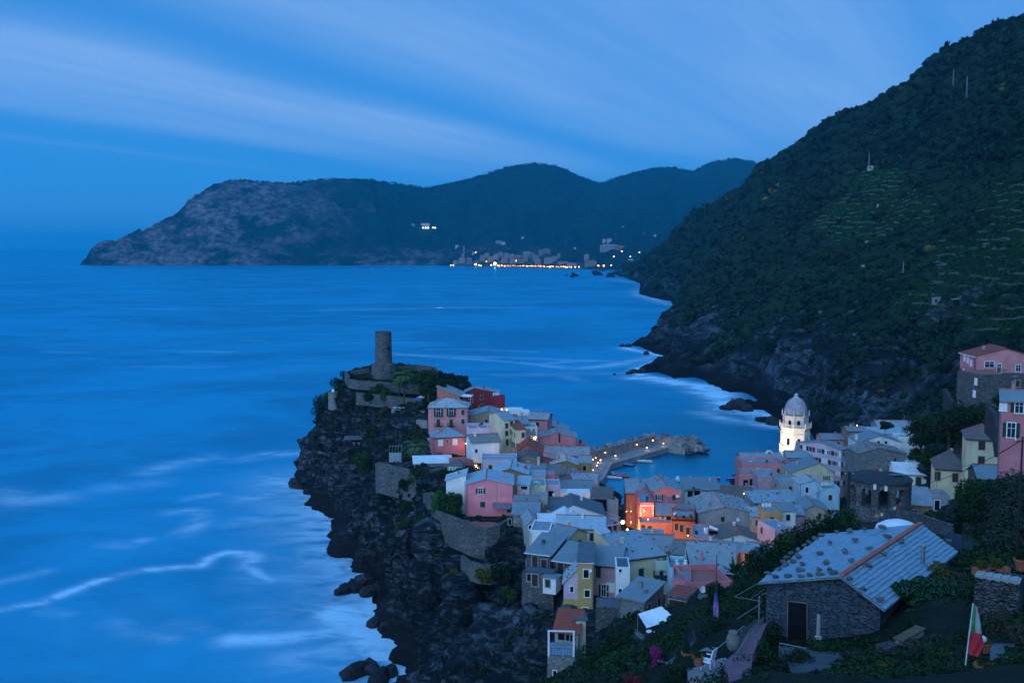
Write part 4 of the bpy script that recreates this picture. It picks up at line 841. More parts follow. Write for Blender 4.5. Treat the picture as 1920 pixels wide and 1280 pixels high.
Hh('stonetwo', 'rough stone house with two tall dark shuttered windows on the cliff top', (1010,1038,162), 50, 8, -22, 'sb', 1.1, 'stone', 'mid', group=GP, wins=[('f',1003,1052,'b',1.0,1.9),('f',1020,1059,'b',1.0,1.9)])
Hh('stoneopen', 'stone house with white eave and open dark doorways on the cliff top', (1062,1053,158), 52, 7, -24, 'sb', 1.1, 'stone', 'mid', group=GP, wins=[('f',1051,1067,'b',1.1,2.1),('f',1069,1074,'k',1.2,1.3)])
Hh('lowerterr', 'lower stone storey with a dark doorway and terrace over the cave', (1008,1074,156), 64, 3, -20, 'flat', 0, 'stone', 'dark', parapet=0, group=GP, cat='terrace', name='terrace_house', wins=[('f',1003,1087,'b',1.0,2.0),('f',992,1082,'n',.6,1.2)])
Hh('cabin', 'little grey cabin with slab roof on the cliff terrace', (1030,1083,153), 26, 3, -20, 'sf', .4, 'white', 'mid', group=GP, cat='cabin', name='cabin', h=2.6, minh=1, wins=[('f',1027,1093,'c',.8,1.2)])
Hh('ochretall', 'tall ochre house with white framed windows rising from the cliff', (1098,1054,150), 30, 8, -6, 'sb', .6, 'ochre', 'dark', over=.2, group=GP, wins=[('f',1099,1075,'k',.75,1.3),('f',1101,1112,'k',.75,1.1),('f',1097,1145,'k',.75,1.1)])
Hh('lilactwo', 'lilac and ochre house with steep stone-studded roof left of the tall ochre one', (1070,1092,151), 27, 5, -6, 'sr', 2.3, 'lilac', 'slate', wallp=('ochre', 2.6), studs=1.1, group=GP, wins=[('f',1072,1104,'k',.5,.9)])
Hh('patched', 'mauve house with flaking red paint and a white barred window', (1135,1060,155), 54, 9, -16, 'gx', 1.8, 'mauve', 'mid', group=GP, ridge=False, wins=[('f',1122,1071,'c',.8,2.0),('f',1132,1106,'g',.7,1.9),('f',1148,1101,'w',1.6,1.3)])
Hh('greytower', 'narrow grey-white stair block under a dark slab roof', (1168,1064,150), 27, 5, -4, 'flat', 0, 'white', 'dark', parapet=.1, group=GP, wins=[('f',1163,1069,'k',.4,.5),('f',1163,1107,'k',.5,.6)])
Hh('ribbed', 'cream house with stained wall and long ribbed roof held by stones', (1212,1044,158), 80, 9, 22, 'sb', 1.6, 'cream', 'slate', studs=1.4, group=GV, wins=[('f',1202,1073,'c',.95,1.4)])
Hh('broadroof', 'broad house under a wide slate roof in front of the red house', (1226,1032,184), 78, 9, -6, 'gx', 1.7, 'cream', 'slateb', studs=1.4, group=GV)
Hh('broadroofb', 'long house whose grey-blue slate roof runs down toward the street left of the ochre one', (1300,1040,180), 78, 8, -14, 'gx', 1.4, 'beige', 'slate', studs=1.5, group=GV)
Hh('greenwhite', 'pale green house with a cluttered balcony', (1244,1061,157), 30, 8, 6, 'flat', 0, 'green', 'conc', group=GV, wins=[('f',1250,1085,'g',.8,1.3),('f',1240,1075,'n',.5,1.0)])
Hh('chairterr', 'pale roof terrace with white chairs above rose walls', (1274,1070,149), 38, 6, -6, 'flat', 0, 'blue', 'conc', parapet=.5, group=GV, cat='terrace', name='terrace_house')
Hh('roseslope', 'rose house with long stone-studded roof above the rose terraces', (1328,1072,149), 92, 9, -14, 'sb', 1.7, 'rose', 'slate', studs=1.5, group=GV, wins=[('f',1330,1080,'n',4.0,.7)])
Hh('roseterr', 'rose building with tiled roof terrace and a white dish', (1332,1102,138), 84, 8, 6, 'flat', 0, 'rose', 'tiles', parapet=.9, group=GV, cat='house')
Hh('rosenook', 'small rose yard house with a white topped pillar', (1278,1093,140), 36, 6, -10, 'flat', 0, 'rose', 'conc', parapet=.5, group=GV)
Hh('redflat', 'stone shed with flat red tiled roof and dark garage grille', (1268,1119,132), 46, 5, -28, 'flat', 0, 'stone', 'red', parapet=0.05, group=GV, cat='shed', name='shed', wins=[('f',1269,1135,'b',2.2,1.5)])
Hh('greyroof', 'house with plain tilted grey roof behind the white awning', (1184,1122,140), 54, 6.5, -34, 'sb', .9, 'pstone', 'mid', group=GV)
Hh('retain', 'tall rubble retaining wall under the grey roofed house', (1155,1140,142), 78, 4, -6, 'flat', 0, 'stone', 'dark', parapet=.15, cat='wall', name='retaining_wall')
Hh('redshade', 'dark roofed lean-to with rose side behind the garden bushes', (1325,1155,118), 56, 5, -22, 'sb', .6, 'rose', 'dark', group=GV, cat='shed', name='shed')
# little tower house at the foot of the cliff
Hh('towerlow', 'small stone tower house standing alone at the foot of the cliff', (1052,1230,122), 53, 4.5, -4, 'flat', 0, 'pstone', 'conc', parapet=.0, group=GP, wins=[('f',1040,1262,'k',.4,.8)])
Hh('towerroom', 'glazed room with red roof on top of the small tower house', (1062,1184,126), 46, 3.5, -14, 'sb', 1.5, 'grey', 'red', h=3.6, minh=3.4, group=GP, cat='room', name='roof_room', wins=[('f',1057,1193,'n',1.5,.9),('f',1070,1195,'n',1.3,.9)])
Hh('towercream', 'tiny cream tower with slab roof beside the glazed room', (1089,1162,127), 19, 3, 0, 'sf', .3, 'cream', 'dark', group=GP, wins=[('f',1088,1169,'k',.25,.45)])
# round the harbour, right of the alley
Hh('rosestripe', 'rose gable house with painted bands and air conditioner by the harbour', (1250,921,248), 56, 13, 0, 'gy', 1.2, 'rose', 'slate', group=GV, studs=2.2)
Hh('alleyorange', 'orange house lit by the alley lamp, slate roof to the sea', (1197,924,257), 46, 16, -4, 'gx', 1.8, 'orange', 'slate', group=GV, wins=[('l',1183,975,'b',.9,1.5),('l',1183,950,'b',.9,1.5)])
Hh('cornerrose', 'rose corner house with white quoins and a railed terrace', (1213,947,240), 26, 13, -2, 'flat', 0, 'rose', 'conc', parapet=.7, group=GV, wins=[('l',1194,953,'b',.9,1.7),('l',1193,983,'b',.9,1.7)])
Hh('orangelow', 'glowing orange low house with two brown shuttered windows', (1231,983,231), 64, 5, -4, 'flat', 0, 'orange', 'conc', parapet=.5, group=GV, wins=[('f',1206,989,'b',.9,1.5),('f',1218,991,'b',1.0,1.5)])
Hh('balconyhouse', 'house with grey lean-to roof and wooden balcony between rose and orange houses', (1249,966,235), 36, 6, -8, 'sb', 1.2, 'rose', 'mid', group=GV, wins=[('f',1243,974,'v',.8,1.9),('f',1254,974,'n',1.2,2.0)])
Hh('longroof', 'long low house with plain slate roof along the harbour beach', (1318,918,283), 68, 9, 0, 'sb', 1.5, 'green', 'mid', group=GV, wins=[('f',1294,924,'n',1.4,2.4),('f',1307,924,'n',1.6,2.6),('f',1326,920,'k',.5,.8)])
Hh('darkcorner', 'dark roofed house at the end of the harbour beach', (1378,930,272), 56, 9, -16, 'gx', 1.8, 'grey', 'brown', group=GV, studs=2.1)
Hh('biggrey', 'large house with grey rendered gable and stone-studded slate roof', (1362,961,232), 108, 14, 0, 'gy', 1.5, 'grey', 'slate', k=.48, group=GV, studs=1.3, wins=[('f',1355,973,'c',.9,1.2)], chim=[(.25,.2,.7,metal)])
Hh('redbalcony', 'brick red house with planted balcony and three tall shutters', (1281,973,227), 44, 8, -8, 'flat', 0, 'orange', 'conc', parapet=.7, group=GV, wins=[('f',1268,987,'b',.8,1.6),('f',1278,990,'b',.8,1.7),('f',1290,995,'b',.8,1.7)])
Hh('redbehind', 'dark rose upper storey behind the planted balcony', (1287,955,234), 36, 5, -8, 'flat', 0, 'red', 'mid', parapet=.1, group=GV, minh=4, wins=[('f',1283,962,'c',1,1.8),('f',1296,966,'c',1,1.8)])
Hh('whitegable2', 'white gable house with brown roof below the large grey gable', (1380,1012,206), 82, 9, 0, 'gy', 1.3, 'white', 'brown', k=.6, group=GV, wins=[('f',1374,1010,'n',.2,.5)])
Hh('terrpink', 'pale pink house with a roof terrace of pots and water tanks', (1318,1008,208), 44, 9, -12, 'flat', 0, 'dusty', 'conc', parapet=.5, group=GV, wins=[('f',1310,1013,'b',1.0,.9),('f',1326,1019,'b',1.2,.9)])
Hh('ochrelit', 'ochre house lit orange from the street, grey tilted roof', (1357,1036,197), 50, 5, -26, 'sb', .9, 'ochre', 'mid', group=GV, wins=[('f',1346,1036,'n',.8,.6),('f',1362,1042,'n',.8,.7)])
Hh('slabroof', 'small white house with slab roof left of the ochre one', (1322,1031,199), 36, 5, -12, 'sb', .8, 'white', 'slate', group=GV)
Hh('pinkrafter', 'pink house with dark glazed front and broad slate roof by the bushes', (1412,1036,188), 48, 7, -34, 'gx', .8, 'dusty', 'slate', group=GV, studs=2.1, wins=[('f',1402,1040,'n',1.2,1.6),('f',1410,1046,'n',1.2,1.6)])
Hh('ochrepots', 'ochre house with laundry terrace beneath the cluttered roofs', (1448,962,226), 36, 6, -4, 'flat', 0, 'ochre', 'conc', parapet=.5, group=GV)
Hh('litkitchen', 'small white house with a lit greenish window', (1478,958,228), 28, 5, -4, 'sb', .7, 'white', 'mid', group=GV, minh=5)
Hh('lilacbow', 'lilac house with flat grey terrace and yellow side', (1470,994,216), 38, 8, 14, 'flat', 0, 'lilac', 'conc', parapet=.4, group=GV)
# round the bell tower
Hh('mauvebig', 'large mauve house with pilasters and one dark window', (1443,896,285), 44, 10, 0, 'flat', 0, 'mauve', 'conc', parapet=.6, group=GC, wins=[('f',1454,907,'n',1.3,1.8),('f',1434,931,'n',1.2,1.0)])
Hh('mauvelow', 'lower mauve wing standing at the water edge', (1411,922,279), 26, 7, 0, 'flat', 0, 'mauve', 'mid', parapet=.2, group=GC, auto=(2,2,'b'))
Hh('balconies', 'dark waterside house with stacked balconies', (1402,893,292), 32, 8, -6, 'flat', 0, 'dusty', 'conc', group=GC, wins=[('f',1398,906,'n',1.4,2.2),('f',1410,904,'n',1.4,2.2),('l',1389,912,'b',.8,1.5)])
Hh('pinkterr', 'wide dusty pink house with cluttered roof terrace beside the sea', (1430,873,302), 80, 9, 0, 'flat', 0, 'dusty', 'conc', group=GC)
Hh('searoof', 'house with stone-studded roof in front of the small belfry', (1430,863,318), 78, 9, 0, 'gx', 1.6, 'mauve', 'slate', group=GC, studs=1.7)
Hh('mauvewin', 'mauve house with one white framed window below the bell tower', (1500,858,300), 46, 8, -6, 'gx', 1.3, 'mauve', 'slate', group=GC, studs=1.7, wins=[('f',1488,865,'g',.9,1.4)])
Hh('naveroof', 'long dark slate roof of the church beside the bell tower', (1530,849,316), 76, 11, -20, 'gx', 2.2, 'dusty', 'mid', group=GC, cat='church roof', name='church_nave', studs=2.3)
Hh('wingroof', 'cream house with one long tilted roof wing and red ridge', (1523,886,282), 82, 9, 0, 'gy', 2.9, 'cream', 'mid', k=.66, group=GC, studs=0)
Hh('greyyard', 'grey walled yard house with a white blind left of the light blue one', (1482,906,268), 42, 8, 0, 'flat', 0, 'grey', 'conc', parapet=.6, group=GC)
Hh('bluegable', 'light blue gable house with a single dark window', (1521,907,262), 44, 7, 0, 'gy', 1.0, 'blue', 'slate', k=.6, group=GC, wins=[('f',1513,918,'k',.75,1.5)])
Hh('bluewall', 'light blue house with laundry on its flat roof', (1557,922,258), 36, 7, -4, 'flat', 0, 'blue', 'conc', group=GC)
Hh('strip', 'long narrow slate roofed house left of the light blue gable', (1458,941,250), 92, 7, 8, 'sb', 1.2, 'grey', 'slate', group=GC, studs=1.7)
Hh('clutter1', 'low mauve house under a jumble of slate roofs', (1470,964,237), 74, 9, -5, 'gx', 1.4, 'mauve', 'slate', group=GC, studs=1.6)
Hh('beigegable', 'beige gable house with slate roof before the light blue wall', (1530,957,239), 50, 9, -4, 'gy', 1.4, 'beige', 'mid', k=.42, group=GC, wins=[('f',1537,966,'c',.8,1.2)])
Hh('stepred', 'small red gable behind the church roof', (1548,836,320), 36, 7, -4, 'gy', 1.1, 'red', 'mid', group=GC)
Hh('dustylong', 'dusty pink house with low roof above the red gable', (1572,824,324), 60, 8, -4, 'gx', 1.2, 'dusty', 'mid', group=GC)
Hh('streetpink', 'tall lilac street house with shuttered windows in rows', (1584,842,294), 22, 15, 36, 'gx', 1.2, 'lilac', 'mid', group=GC, auto=(3,4,'bgw'))
Hh('streetred', 'narrow dark red house at the head of the street', (1567,845,303), 18, 10, 0, 'gx', 1, 'red', 'mid', group=GC, auto=(1,3,'b'))
Hh('whitegable3', 'white gable house with brown verge and chimney behind the round ruin', (1650,829,298), 82, 9, 0, 'gy', 2.0, 'white', 'mid', group=GS, chim=[(.02,.3,1.4)], wins=[('f',1647,829,'k',.8,.9),('f',1661,829,'k',.8,.8)])
Hh('rubble', 'rubble walled house with ragged slate roof just behind the round ruin', (1655,850,280), 92, 10, 0, 'gy', 1.6, 'pstone', 'slate', k=.42, group=GS, studs=1.6, wins=[('f',1678,863,'b',.7,1.5)])
Hh('uppergrey', 'grey house with broad slate roof highest behind the street', (1685,801,330), 74, 9, -4, 'gx', 1.5, 'grey', 'slate', group=GS, minh=4)
Hh('upperwhite', 'long white house wall with blue mark under the highest roof', (1660,813,321), 84, 7, 0, 'sb', .9, 'white', 'pale', group=GS, minh=4)
Hh('whiteterr', 'white walled terrace house with blue doors before the dark tree', (1712,824,306), 52, 7, -3, 'flat', 0, 'white', 'conc', group=GS, minh=4, wins=[('f',1735,832,'n',.8,1.4)])
Hh('brownhouse', 'brown house with laundry line on top', (1608,808,320), 34, 7, 0, 'gx', .9, 'brown', 'mid', group=GS, minh=4)
Hh('ochrebit', 'small ochre block in the gap left of the rubble walled house', (1608,872,285), 18, 5, 0, 'flat', 0, 'beige', 'conc', parapet=.2, group=GS)
Hh('bluewhite', 'blue-white house with pale sheet roof right of the round ruin', (1712,889,216), 66, 9, -14, 'gx', 1.6, 'white', 'white', group=GS, ridge=False, wins=[('f',1722,902,'c',1.1,1.9),('f',1707,901,'n',.4,.8)])
Hh('creamlow', 'cream house with two dark shutters under a brown hip roof', (1787,880,194), 60, 10, -18, 'hip', 2.6, 'cream', 'brown', group=GS, ridge=False, wins=[('f',1758,892,'b',1.0,1.7),('f',1791,895,'b',1.0,1.7)])
Hh('creamtall', 'tall cream house with dark windows one above the other', (1846,824,186), 62, 9, -20, 'hip', 1.9, 'cream', 'brown', group=GS, wins=[('f',1841,835,'b',1.1,1.6),('f',1840,863,'b',1.1,1.6),('f',1831,897,'b',1.1,1.8)])
Hh('greyannex', 'grey annex between the tall cream house and the pink one', (1889,829,195), 40, 6, -22, 'flat', 0, 'grey', 'mid', parapet=.1, group=GS, wins=[('f',1880,833,'b',1.5,1.0)])
Hh('pinkright', 'pink house with white framed windows at the right edge', (1936,753,127), 104, 5, -24, 'gx', 1.0, 'rose', 'mid', group=GS, wins=[('f',1881,763,'w',.7,.9),('f',1911,763,'g',.9,1.5),('f',1896,806,'g',.9,1.9)])
Hh('pinkhill', 'large pink and stone house with red tiled roof high on the right slope', (1884,668,215), 110, 8, -3, 'gy', 1.7, 'dusty', 'red', group=GS, wallp=('stone', 3.6), wins=[('f',1855,683,'v',1.9,1.2),('f',1873,690,'v',.8,1.9),('f',1909,690,'v',1,1.4),('f',1908,719,'c',.9,1.4)]+[('l',x,y,'w',.8,1.2) for x,y in ((1809,671),(1815,675),(1821,680),(1807,697),(1813,701),(1819,706),(1807,721),(1813,727),(1820,733))])
Hh('stonewing', 'stone wing with tiled roof terrace in front of the large hillside house', (1862,703,205), 58, 8, 6, 'flat', 0, 'stone', 'tiles', parapet=.0, group=GS, name='house_wing', cat='house wing', wins=[('l',1830,715,'w',.8,1.3),('l',1827,738,'w',.8,1.3)])

Hh('wedge', 'cream wedge shaped wall with white sloping top behind the tall ochre house', (1126,1012,172), 26, 6, -8, 'sl', 2.0, 'cream', 'white', group=GP)
Hh('leanto', 'small grey lean-to roof at the foot of the glowing alley', (1183,1014,205), 26, 4, -18, 'sb', .8, 'grey', 'mid', group=GV, name='shed', cat='shed')
Hh('duskyrow', 'dusky rose house squeezed between the broad slate roof and the orange low house', (1222,1012,205), 40, 4, -10, 'sb', 1.0, 'dusty', 'slate', group=GV)
Hh('stairhut', 'pale stair hut with slab top beside the slab roofed white house', (1302,1024,200), 16, 3, 0, 'flat', 0, 'white', 'conc', parapet=.1, group=GV, name='hut', cat='hut')
Hh('tinyochre', 'tiny ochre house with slate roof left of the lit kitchen', (1420,968,230), 22, 5, 0, 'sb', .8, 'beige', 'slate', group=GC)
Hh('midgrey', 'narrow grey house between the olive gable and the red eaved roof', (1036,888,240), 24, 6, -6, 'sb', .9, 'grey', 'slate', group=GP)
# ------------------------------------------------------------------ extras on the houses
for k_, x_, y_ in (('broadroof',3,4),('bigsalmon',-2,3),('roofD',2,4),('whitegable',3,3),('biggrey',-4,6),('creamtall',1,3),('naveroof',2,4),('uppergrey',3,4),('rubble',2,5),('lowrose',2,3),('redge',1,3),('stonetwo',1,5),('patched',-1,4),('strip',2,3),('pinkright',-2,3),('wingroof',-1,5)): antenna(hs[k_], x_, y_)
dish(hs['roseterr'], 'f', 1315, 1103, .5); dish(hs['redbalcony'], 'f', 1264, 962, .35); dish(hs['ochretall'], 'f', 1106, 1068, .3); dish(hs['biggrey'], 'f', 1382, 973, .45); dish(hs['cornerrose'], 'f', 1206, 957, .35)
def edge_rail(k_, pts, **kw): q = hs[k_]; rail_on(q, [(x, y, q.h+z) for x, y, z in pts], **kw)
for k_ in ('lilacroof', 'alleypink', 'whiteblue', 'greenwhite', 'chairterr', 'stonewing', 'pinkterr', 'balconies', 'towerlow', 'lowerterr'):
    q = hs[k_]; x = q.w/2-.1; d = q.d-.1; z0 = {'lilacroof': .35, 'alleypink': .3, 'chairterr': .5}.get(k_, .0); edge_rail(k_, [(-x, d, z0), (-x, .1, z0), (x, .1, z0), (x, d, z0)], mat=whitep if k_ in ('whiteblue', 'lilacroof', 'alleypink') else dmetal)
# string courses and quoins
def trim(k_, boxes, mat=whitep, nm='trim'):
    b = MB()
    for x in boxes: b.box(*x)
    b.build(nm, mat, hs[k_].o)
q = hs['studpink']; trim('studpink', [(-q.w/2-.03, q.w/2+.03, -.06, .0, q.h-3.2, q.h-3.05)], W['beige'], 'string_course')
for px in (822, 846):
    for dz in (2.3, 5.2):
        p, a = q.hit('f', px, 780); b = MB().box(p.x-1.1, p.x+1.1, -.9, 0, q.h-dz-.1, q.h-dz+.02); railing(b, [(p.x-1.05, -.05, q.h-dz), (p.x-1.05, -.85, q.h-dz), (p.x+1.05, -.85, q.h-dz), (p.x+1.05, -.05, q.h-dz)], .9, .25); b.build('balcony', dmetal, q.o)
q = hs['rosestripe']; trim('rosestripe', [(-q.w/2, q.w/2, -.04, 0, q.h-z, q.h-z+.07) for z in (.1, .7, 1.3, 1.9, 2.5)], W['mauve'], 'wall_bands')
MB().box(-.45, .45, -.35, 0, -.3, .3).build('air_conditioner', whitep, q.o, (q.w/2-1.0, 0, q.h-1.2))
q = hs['cornerrose']; trim('cornerrose', [(q.w/2-.35 if i % 2 else q.w/2-.25, q.w/2+.04, -.05, .3, q.h-.6*i-.3, q.h-.6*i) for i in range(14)]+[(-q.w/2-.04, -q.w/2+(.35 if i % 2 else .25), -.05, .3, q.h-.6*i-.3, q.h-.6*i) for i in range(18)]+[(-q.w/2-.06, q.w/2+.06, -.07, -.02, q.h-.15, q.h+.05)], whitep, 'quoins')
q = hs['redbalcony']; b = MB().box(-q.w/2, q.w/2, -1.2, 0, q.h-.15, q.h); railing(b, [(-q.w/2, 0, q.h), (-q.w/2, -1.15, q.h), (q.w/2, -1.15, q.h), (q.w/2, 0, q.h)], 1, .25); b.build('balcony', dmetal, q.o); trim('redbalcony', [(-q.w/2, q.w/2, -.05, 0, q.h-5.2, q.h-5.0)], whitep, 'string_course')
q = hs['balconyhouse']; b = MB().box(-q.w/2-.5, q.w/2+.8, -2.2, 0, q.h-3.2, q.h-3.0); railing(b, [(-q.w/2-.5, -.1, q.h-3), (-q.w/2-.5, -2.1, q.h-3), (q.w/2+.7, -2.1, q.h-3), (q.w/2+.7, -.1, q.h-3)], 1, .2, .03); b.build('balcony', woodp, q.o)
q = hs['greenwhite']; b = MB().box(-q.w/2-.4, q.w/2, -1.1, 0, q.h-1.6, q.h-1.45); railing(b, [(-q.w/2-.4, 0, q.h-1.5), (-q.w/2-.4, -1.05, q.h-1.5), (q.w/2, -1.05, q.h-1.5), (q.w/2, 0, q.h-1.5)], 1, .2); b.build('balcony', dmetal, q.o)
q = hs['alleypink']; trim('alleypink', [(-q.w/2-.1, q.w/2+.1, -.15, 0, q.h-.1, q.h+.12), (-q.w/2, q.w/2, -.06, 0, q.h-4.2, q.h-4.0), (-q.w/2-.04, -q.w/2+.25, -.05, .05, 0, q.h-.2)], whitep, 'cornice')
q = hs['bigpink']; MB().tube([(1.6, -.08, q.h+.6), (1.6, -.08, q.h-5.2)], .05, 5).build('drainpipe', metal, q.o)
b = MB(); b.obox((2.6, -1.2, q.h-4.3), (1.9, 0, -.1), (0, 1.2, .35), (0, 0, .03)); b.build('awning', plain('mauve_canvas', (.22,.16,.2), .9), q.o)
q = hs['bigsalmon']; MB().box(.35, .8, -.25, 0, q.h-3.2, q.h+1.5).build('drainpipe', dmetal, q.o)
q = hs['orange']; b = MB(); b.obox((q.w/2+1.6, 2.2, q.h-.1), (1.8, 0, -.1), (0, 2.2, 0), (0, 0, .06)); [b.tube([(q.w/2+3.2, y, q.h-.2), (q.w/2+3.2, y, q.h-2.8)], .06, 5) for y in (.2, 4.2)]; b.build('canopy', whitep, q.o)
q = hs['mauvebig']; trim('mauvebig', [(x-.25, x+.25, -.12, 0, 0, q.h+.55) for x in (-q.w/2+.3, .1, q.w/2-.3)]+[(-q.w/2, q.w/2, -.1, 0, q.h+.35, q.h+.6)], W['mauve'], 'pilasters')
q = hs['ochretall']; trim('ochretall', [(-q.w/2-.15, q.w/2+.15, -.2, 0, q.h-.12, q.h+.03)], whitep, 'cornice'); MB().tube([(q.w/2-.15, -.1, q.h), (q.w/2-.15, -.1, 1.0)], .05, 5).build('drainpipe', metal, q.o)
for k_ in ('stonetwo', 'stoneopen'): q = hs[k_]; trim(k_, [(-q.w/2-.3, q.w/2, -.45, 0, q.h-.08, q.h+.02)], whitep, 'eave_board')
q = hs['pinkhill']; trim('pinkhill', [(-q.w/2-.35, -q.w/2-.02, -.3, q.d+.3, q.h-.22, q.h-.04)], whitep, 'gutter'); MB().tube([(-q.w/2-.1, -.12, q.h), (-q.w/2-.1, -.12, 1)], .06, 5).build('drainpipe', dmetal, q.o)
q = hs['towerlow']; z = q.h; x = q.w/2
b = MB(); [b.box(a-.12, a+.12, y-.12, y+.12, z, z+3.2) for a, y in ((-x+.15, .15), (x-.15, .15))]; b.box(-x, x, 0, .2, z+3.2, z+3.35); b.build('white_posts', whitep, q.o)
q = hs['lilacterr']; b = MB(); [b.box(x-.2, x+.2, 0.05, .45, q.h, q.h+1.5) for x in (-q.w/2+.25, -1.2, 1.4, q.w/2-.25)]; b.build('pillars', W['lilac'], q.o)
q = hs['broadroof']; b = MB()
for i in range(9): x = -q.w/2+.9*i+.5; b.tube([(x, -.2, q.z(x, 0)+.2), (x, 5.2, q.z(x, 5.2)+.2)], .035, 4)
b.build('roof_battens', dmetal, q.roof)

# small roof and terrace clutter: each its own thing standing on the house
def chair(pos, rz, label, mat=whitep, group=None):
    o = empty('chair', pos, rz, label, 'chair', group); MB().box(-.25, .25, -.25, .25, .40, .45).build('seat', mat, o)
    b = MB(); b.obox((0, .28, .75), (.25, 0, 0), (0, .03, .01), (0, .08, .33)); b.build('backrest', mat, o)
    for sx_ in (-.22, .22):
        for sy_ in (-.22, .22): MB().tube([(sx_*1.1, sy_*1.1, 0), (sx_, sy_, .4)], .025, 4).build('leg', mat, o)
    for s in (-.27, .27): MB().box(s-.03, s+.03, -.2, .3, .62, .66).build('armrest', mat, o)
    return o
def on(k_, x, y, dz=.09): q = hs[k_]; c, s = math.cos(q.rz), math.sin(q.rz); return (q.e.x+c*x-s*y, q.e.y+s*x+c*y, q.o.location.z+q.h+dz)
chair(on('chairterr', -.2, 1.6), .3, 'left white chair on the pale roof terrace above the rose walls'); chair(on('chairterr', .9, 1.7), -.5, 'right white chair on the pale roof terrace above the rose walls')
chair(on('creamterr', -.6, 2.2), 2.4, 'left white chair on the cream terrace with blue-grey floor'); chair(on('creamterr', .8, 2.0), -2.2, 'right white chair on the cream terrace with blue-grey floor'); chair(on('lilacbow', 0, 2), 1, 'white chair on the lilac house terrace')
def table(pos, label, mat=whitep, r=.5):
    o = empty('table', pos, 0, label, 'table'); MB().lathe([(r, .7), (r, .74)], 12).build('tabletop', mat, o); MB().lathe([(.25, 0), (.05, .05), (.04, .7)], 8).build('pedestal', mat, o); return o
table(on('creamterr', .1, 2.3), 'white round table between chairs on the cream terrace'); table(on('pinkterr', -3, 3), 'white table on the dusty pink roof terrace by the sea')
def tank(pos, label, mat=whitep, r=.5, h=1.3):
    o = empty('water_tank', pos, random.random(), label, 'water tank'); MB().lathe([(r*.9, 0), (r, .1), (r, h-.1), (r*.8, h)], 14).build('barrel', mat, o); MB().lathe([(r*.3, h), (r*.3, h+.1)], 8).build('lid', dmetal, o); return o
tank(on('terrpink', .6, 3.2), 'white cylindrical water tank on the pale pink terrace'); tank(on('terrpink', 1.9, 5.5), 'second smaller tank behind the pale pink terrace', metal, .4, 1)
o = empty('solar_heater', on('terrpink', 2.2, 2.2), -.3, 'slanted white boiler of a solar heater beside the white gable', 'solar heater'); MB().tube([(-.9, .3, 1.7), (.9, -.2, 1.3)], .3, 10).build('boiler', whitep, o); MB().obox((0, -.5, .7), (.9, 0, 0), (0, .5, -.5), (0, .04, .04)).build('panel', darkp, o)
for i, (k_, x, y, c) in enumerate((('ochrepots',-1,2,clothw),('bluewall',-.8,3,clothw),('maroonT',-1,2.2,clothw),('whiteterr',-2,3,clothw),('brownhouse',-1,3,clothw))):
    pz = Vector(on(k_, x, y)); o = empty('laundry_rack', pz, .2*i, ['white laundry on the ochre house terrace','white sheet drying on the light blue roof','white laundry on the small maroon terrace','laundry on the white walled terrace','white and orange laundry on the brown house'][i], 'laundry')
    b = MB(); b.tube([(-1.3, 0, 0), (-1.3, 0, 1.9)], .04, 5); b.tube([(1.3, 0, 0), (1.3, 0, 1.9)], .04, 5); b.tube([(-1.3, 0, 1.85), (1.3, 0, 1.85)], .02, 4); b.build('frame', metal, o)
    for j in range(3):
        b = MB(); xs = [-1.1+.78*j+.16*t for t in range(5)]; vs = [(x_, .03*math.sin(t*2), z_) for z_ in (1.84, .9) for t, x_ in enumerate(xs)]; b.add(vs, [(t, t+1, t+6, t+5) for t in range(4)]); b.build('cloth', terra if i == 4 and j == 2 else c, o)
# potted shrubs on terraces
for i, (k_, x, y, s) in enumerate((('lilacterr',-.2,2.5,1.0),('lilacterr',2.6,3,.7),('annex',0,2.5,.7),('redbalcony',-1.8,-.6,.6),('redbalcony',0,-.6,.5),('redbalcony',1.8,-.5,.6),('cornerrose',.3,3,.7),('sideterr',0,3,.5),('terrpink',-1.4,1.2,.5),('mauvebig',1,2,.5),('pinkterr',2,3,.6),('creamterr',-1.5,5,.6),('longroof',-3,-1.5,.6),('alleyorange',1.5,-2,.8))):
    p = on(k_, x, y); o = empty('potted_shrub', p, i, 'potted shrub %s' % ['in the middle of the lilac house terrace','at the right end of the lilac house terrace','on the small coral annex','at the left end of the red balcony','in the middle of the red balcony','at the right end of the red balcony','on the white trimmed corner terrace','on the narrow terrace above the alley','at the front of the pale pink terrace','on the mauve pilastered house','on the dusty pink terrace by the sea','at the back of the cream terrace','before the long harbour roof','on the roof edge beside the orange house'][i], 'potted plant')
    MB().lathe([(.22, 0), (.32, .45), (.36, .5)], 10).build('pot', terra, o); v, f = leaves(220, crown_lumps(s*.7, s*.7, s*.7, 6, i, (0, 0, .5+s*.6)), .12); link('foliage', np_mesh('shrub', v, f, LM['mid'], False), o)

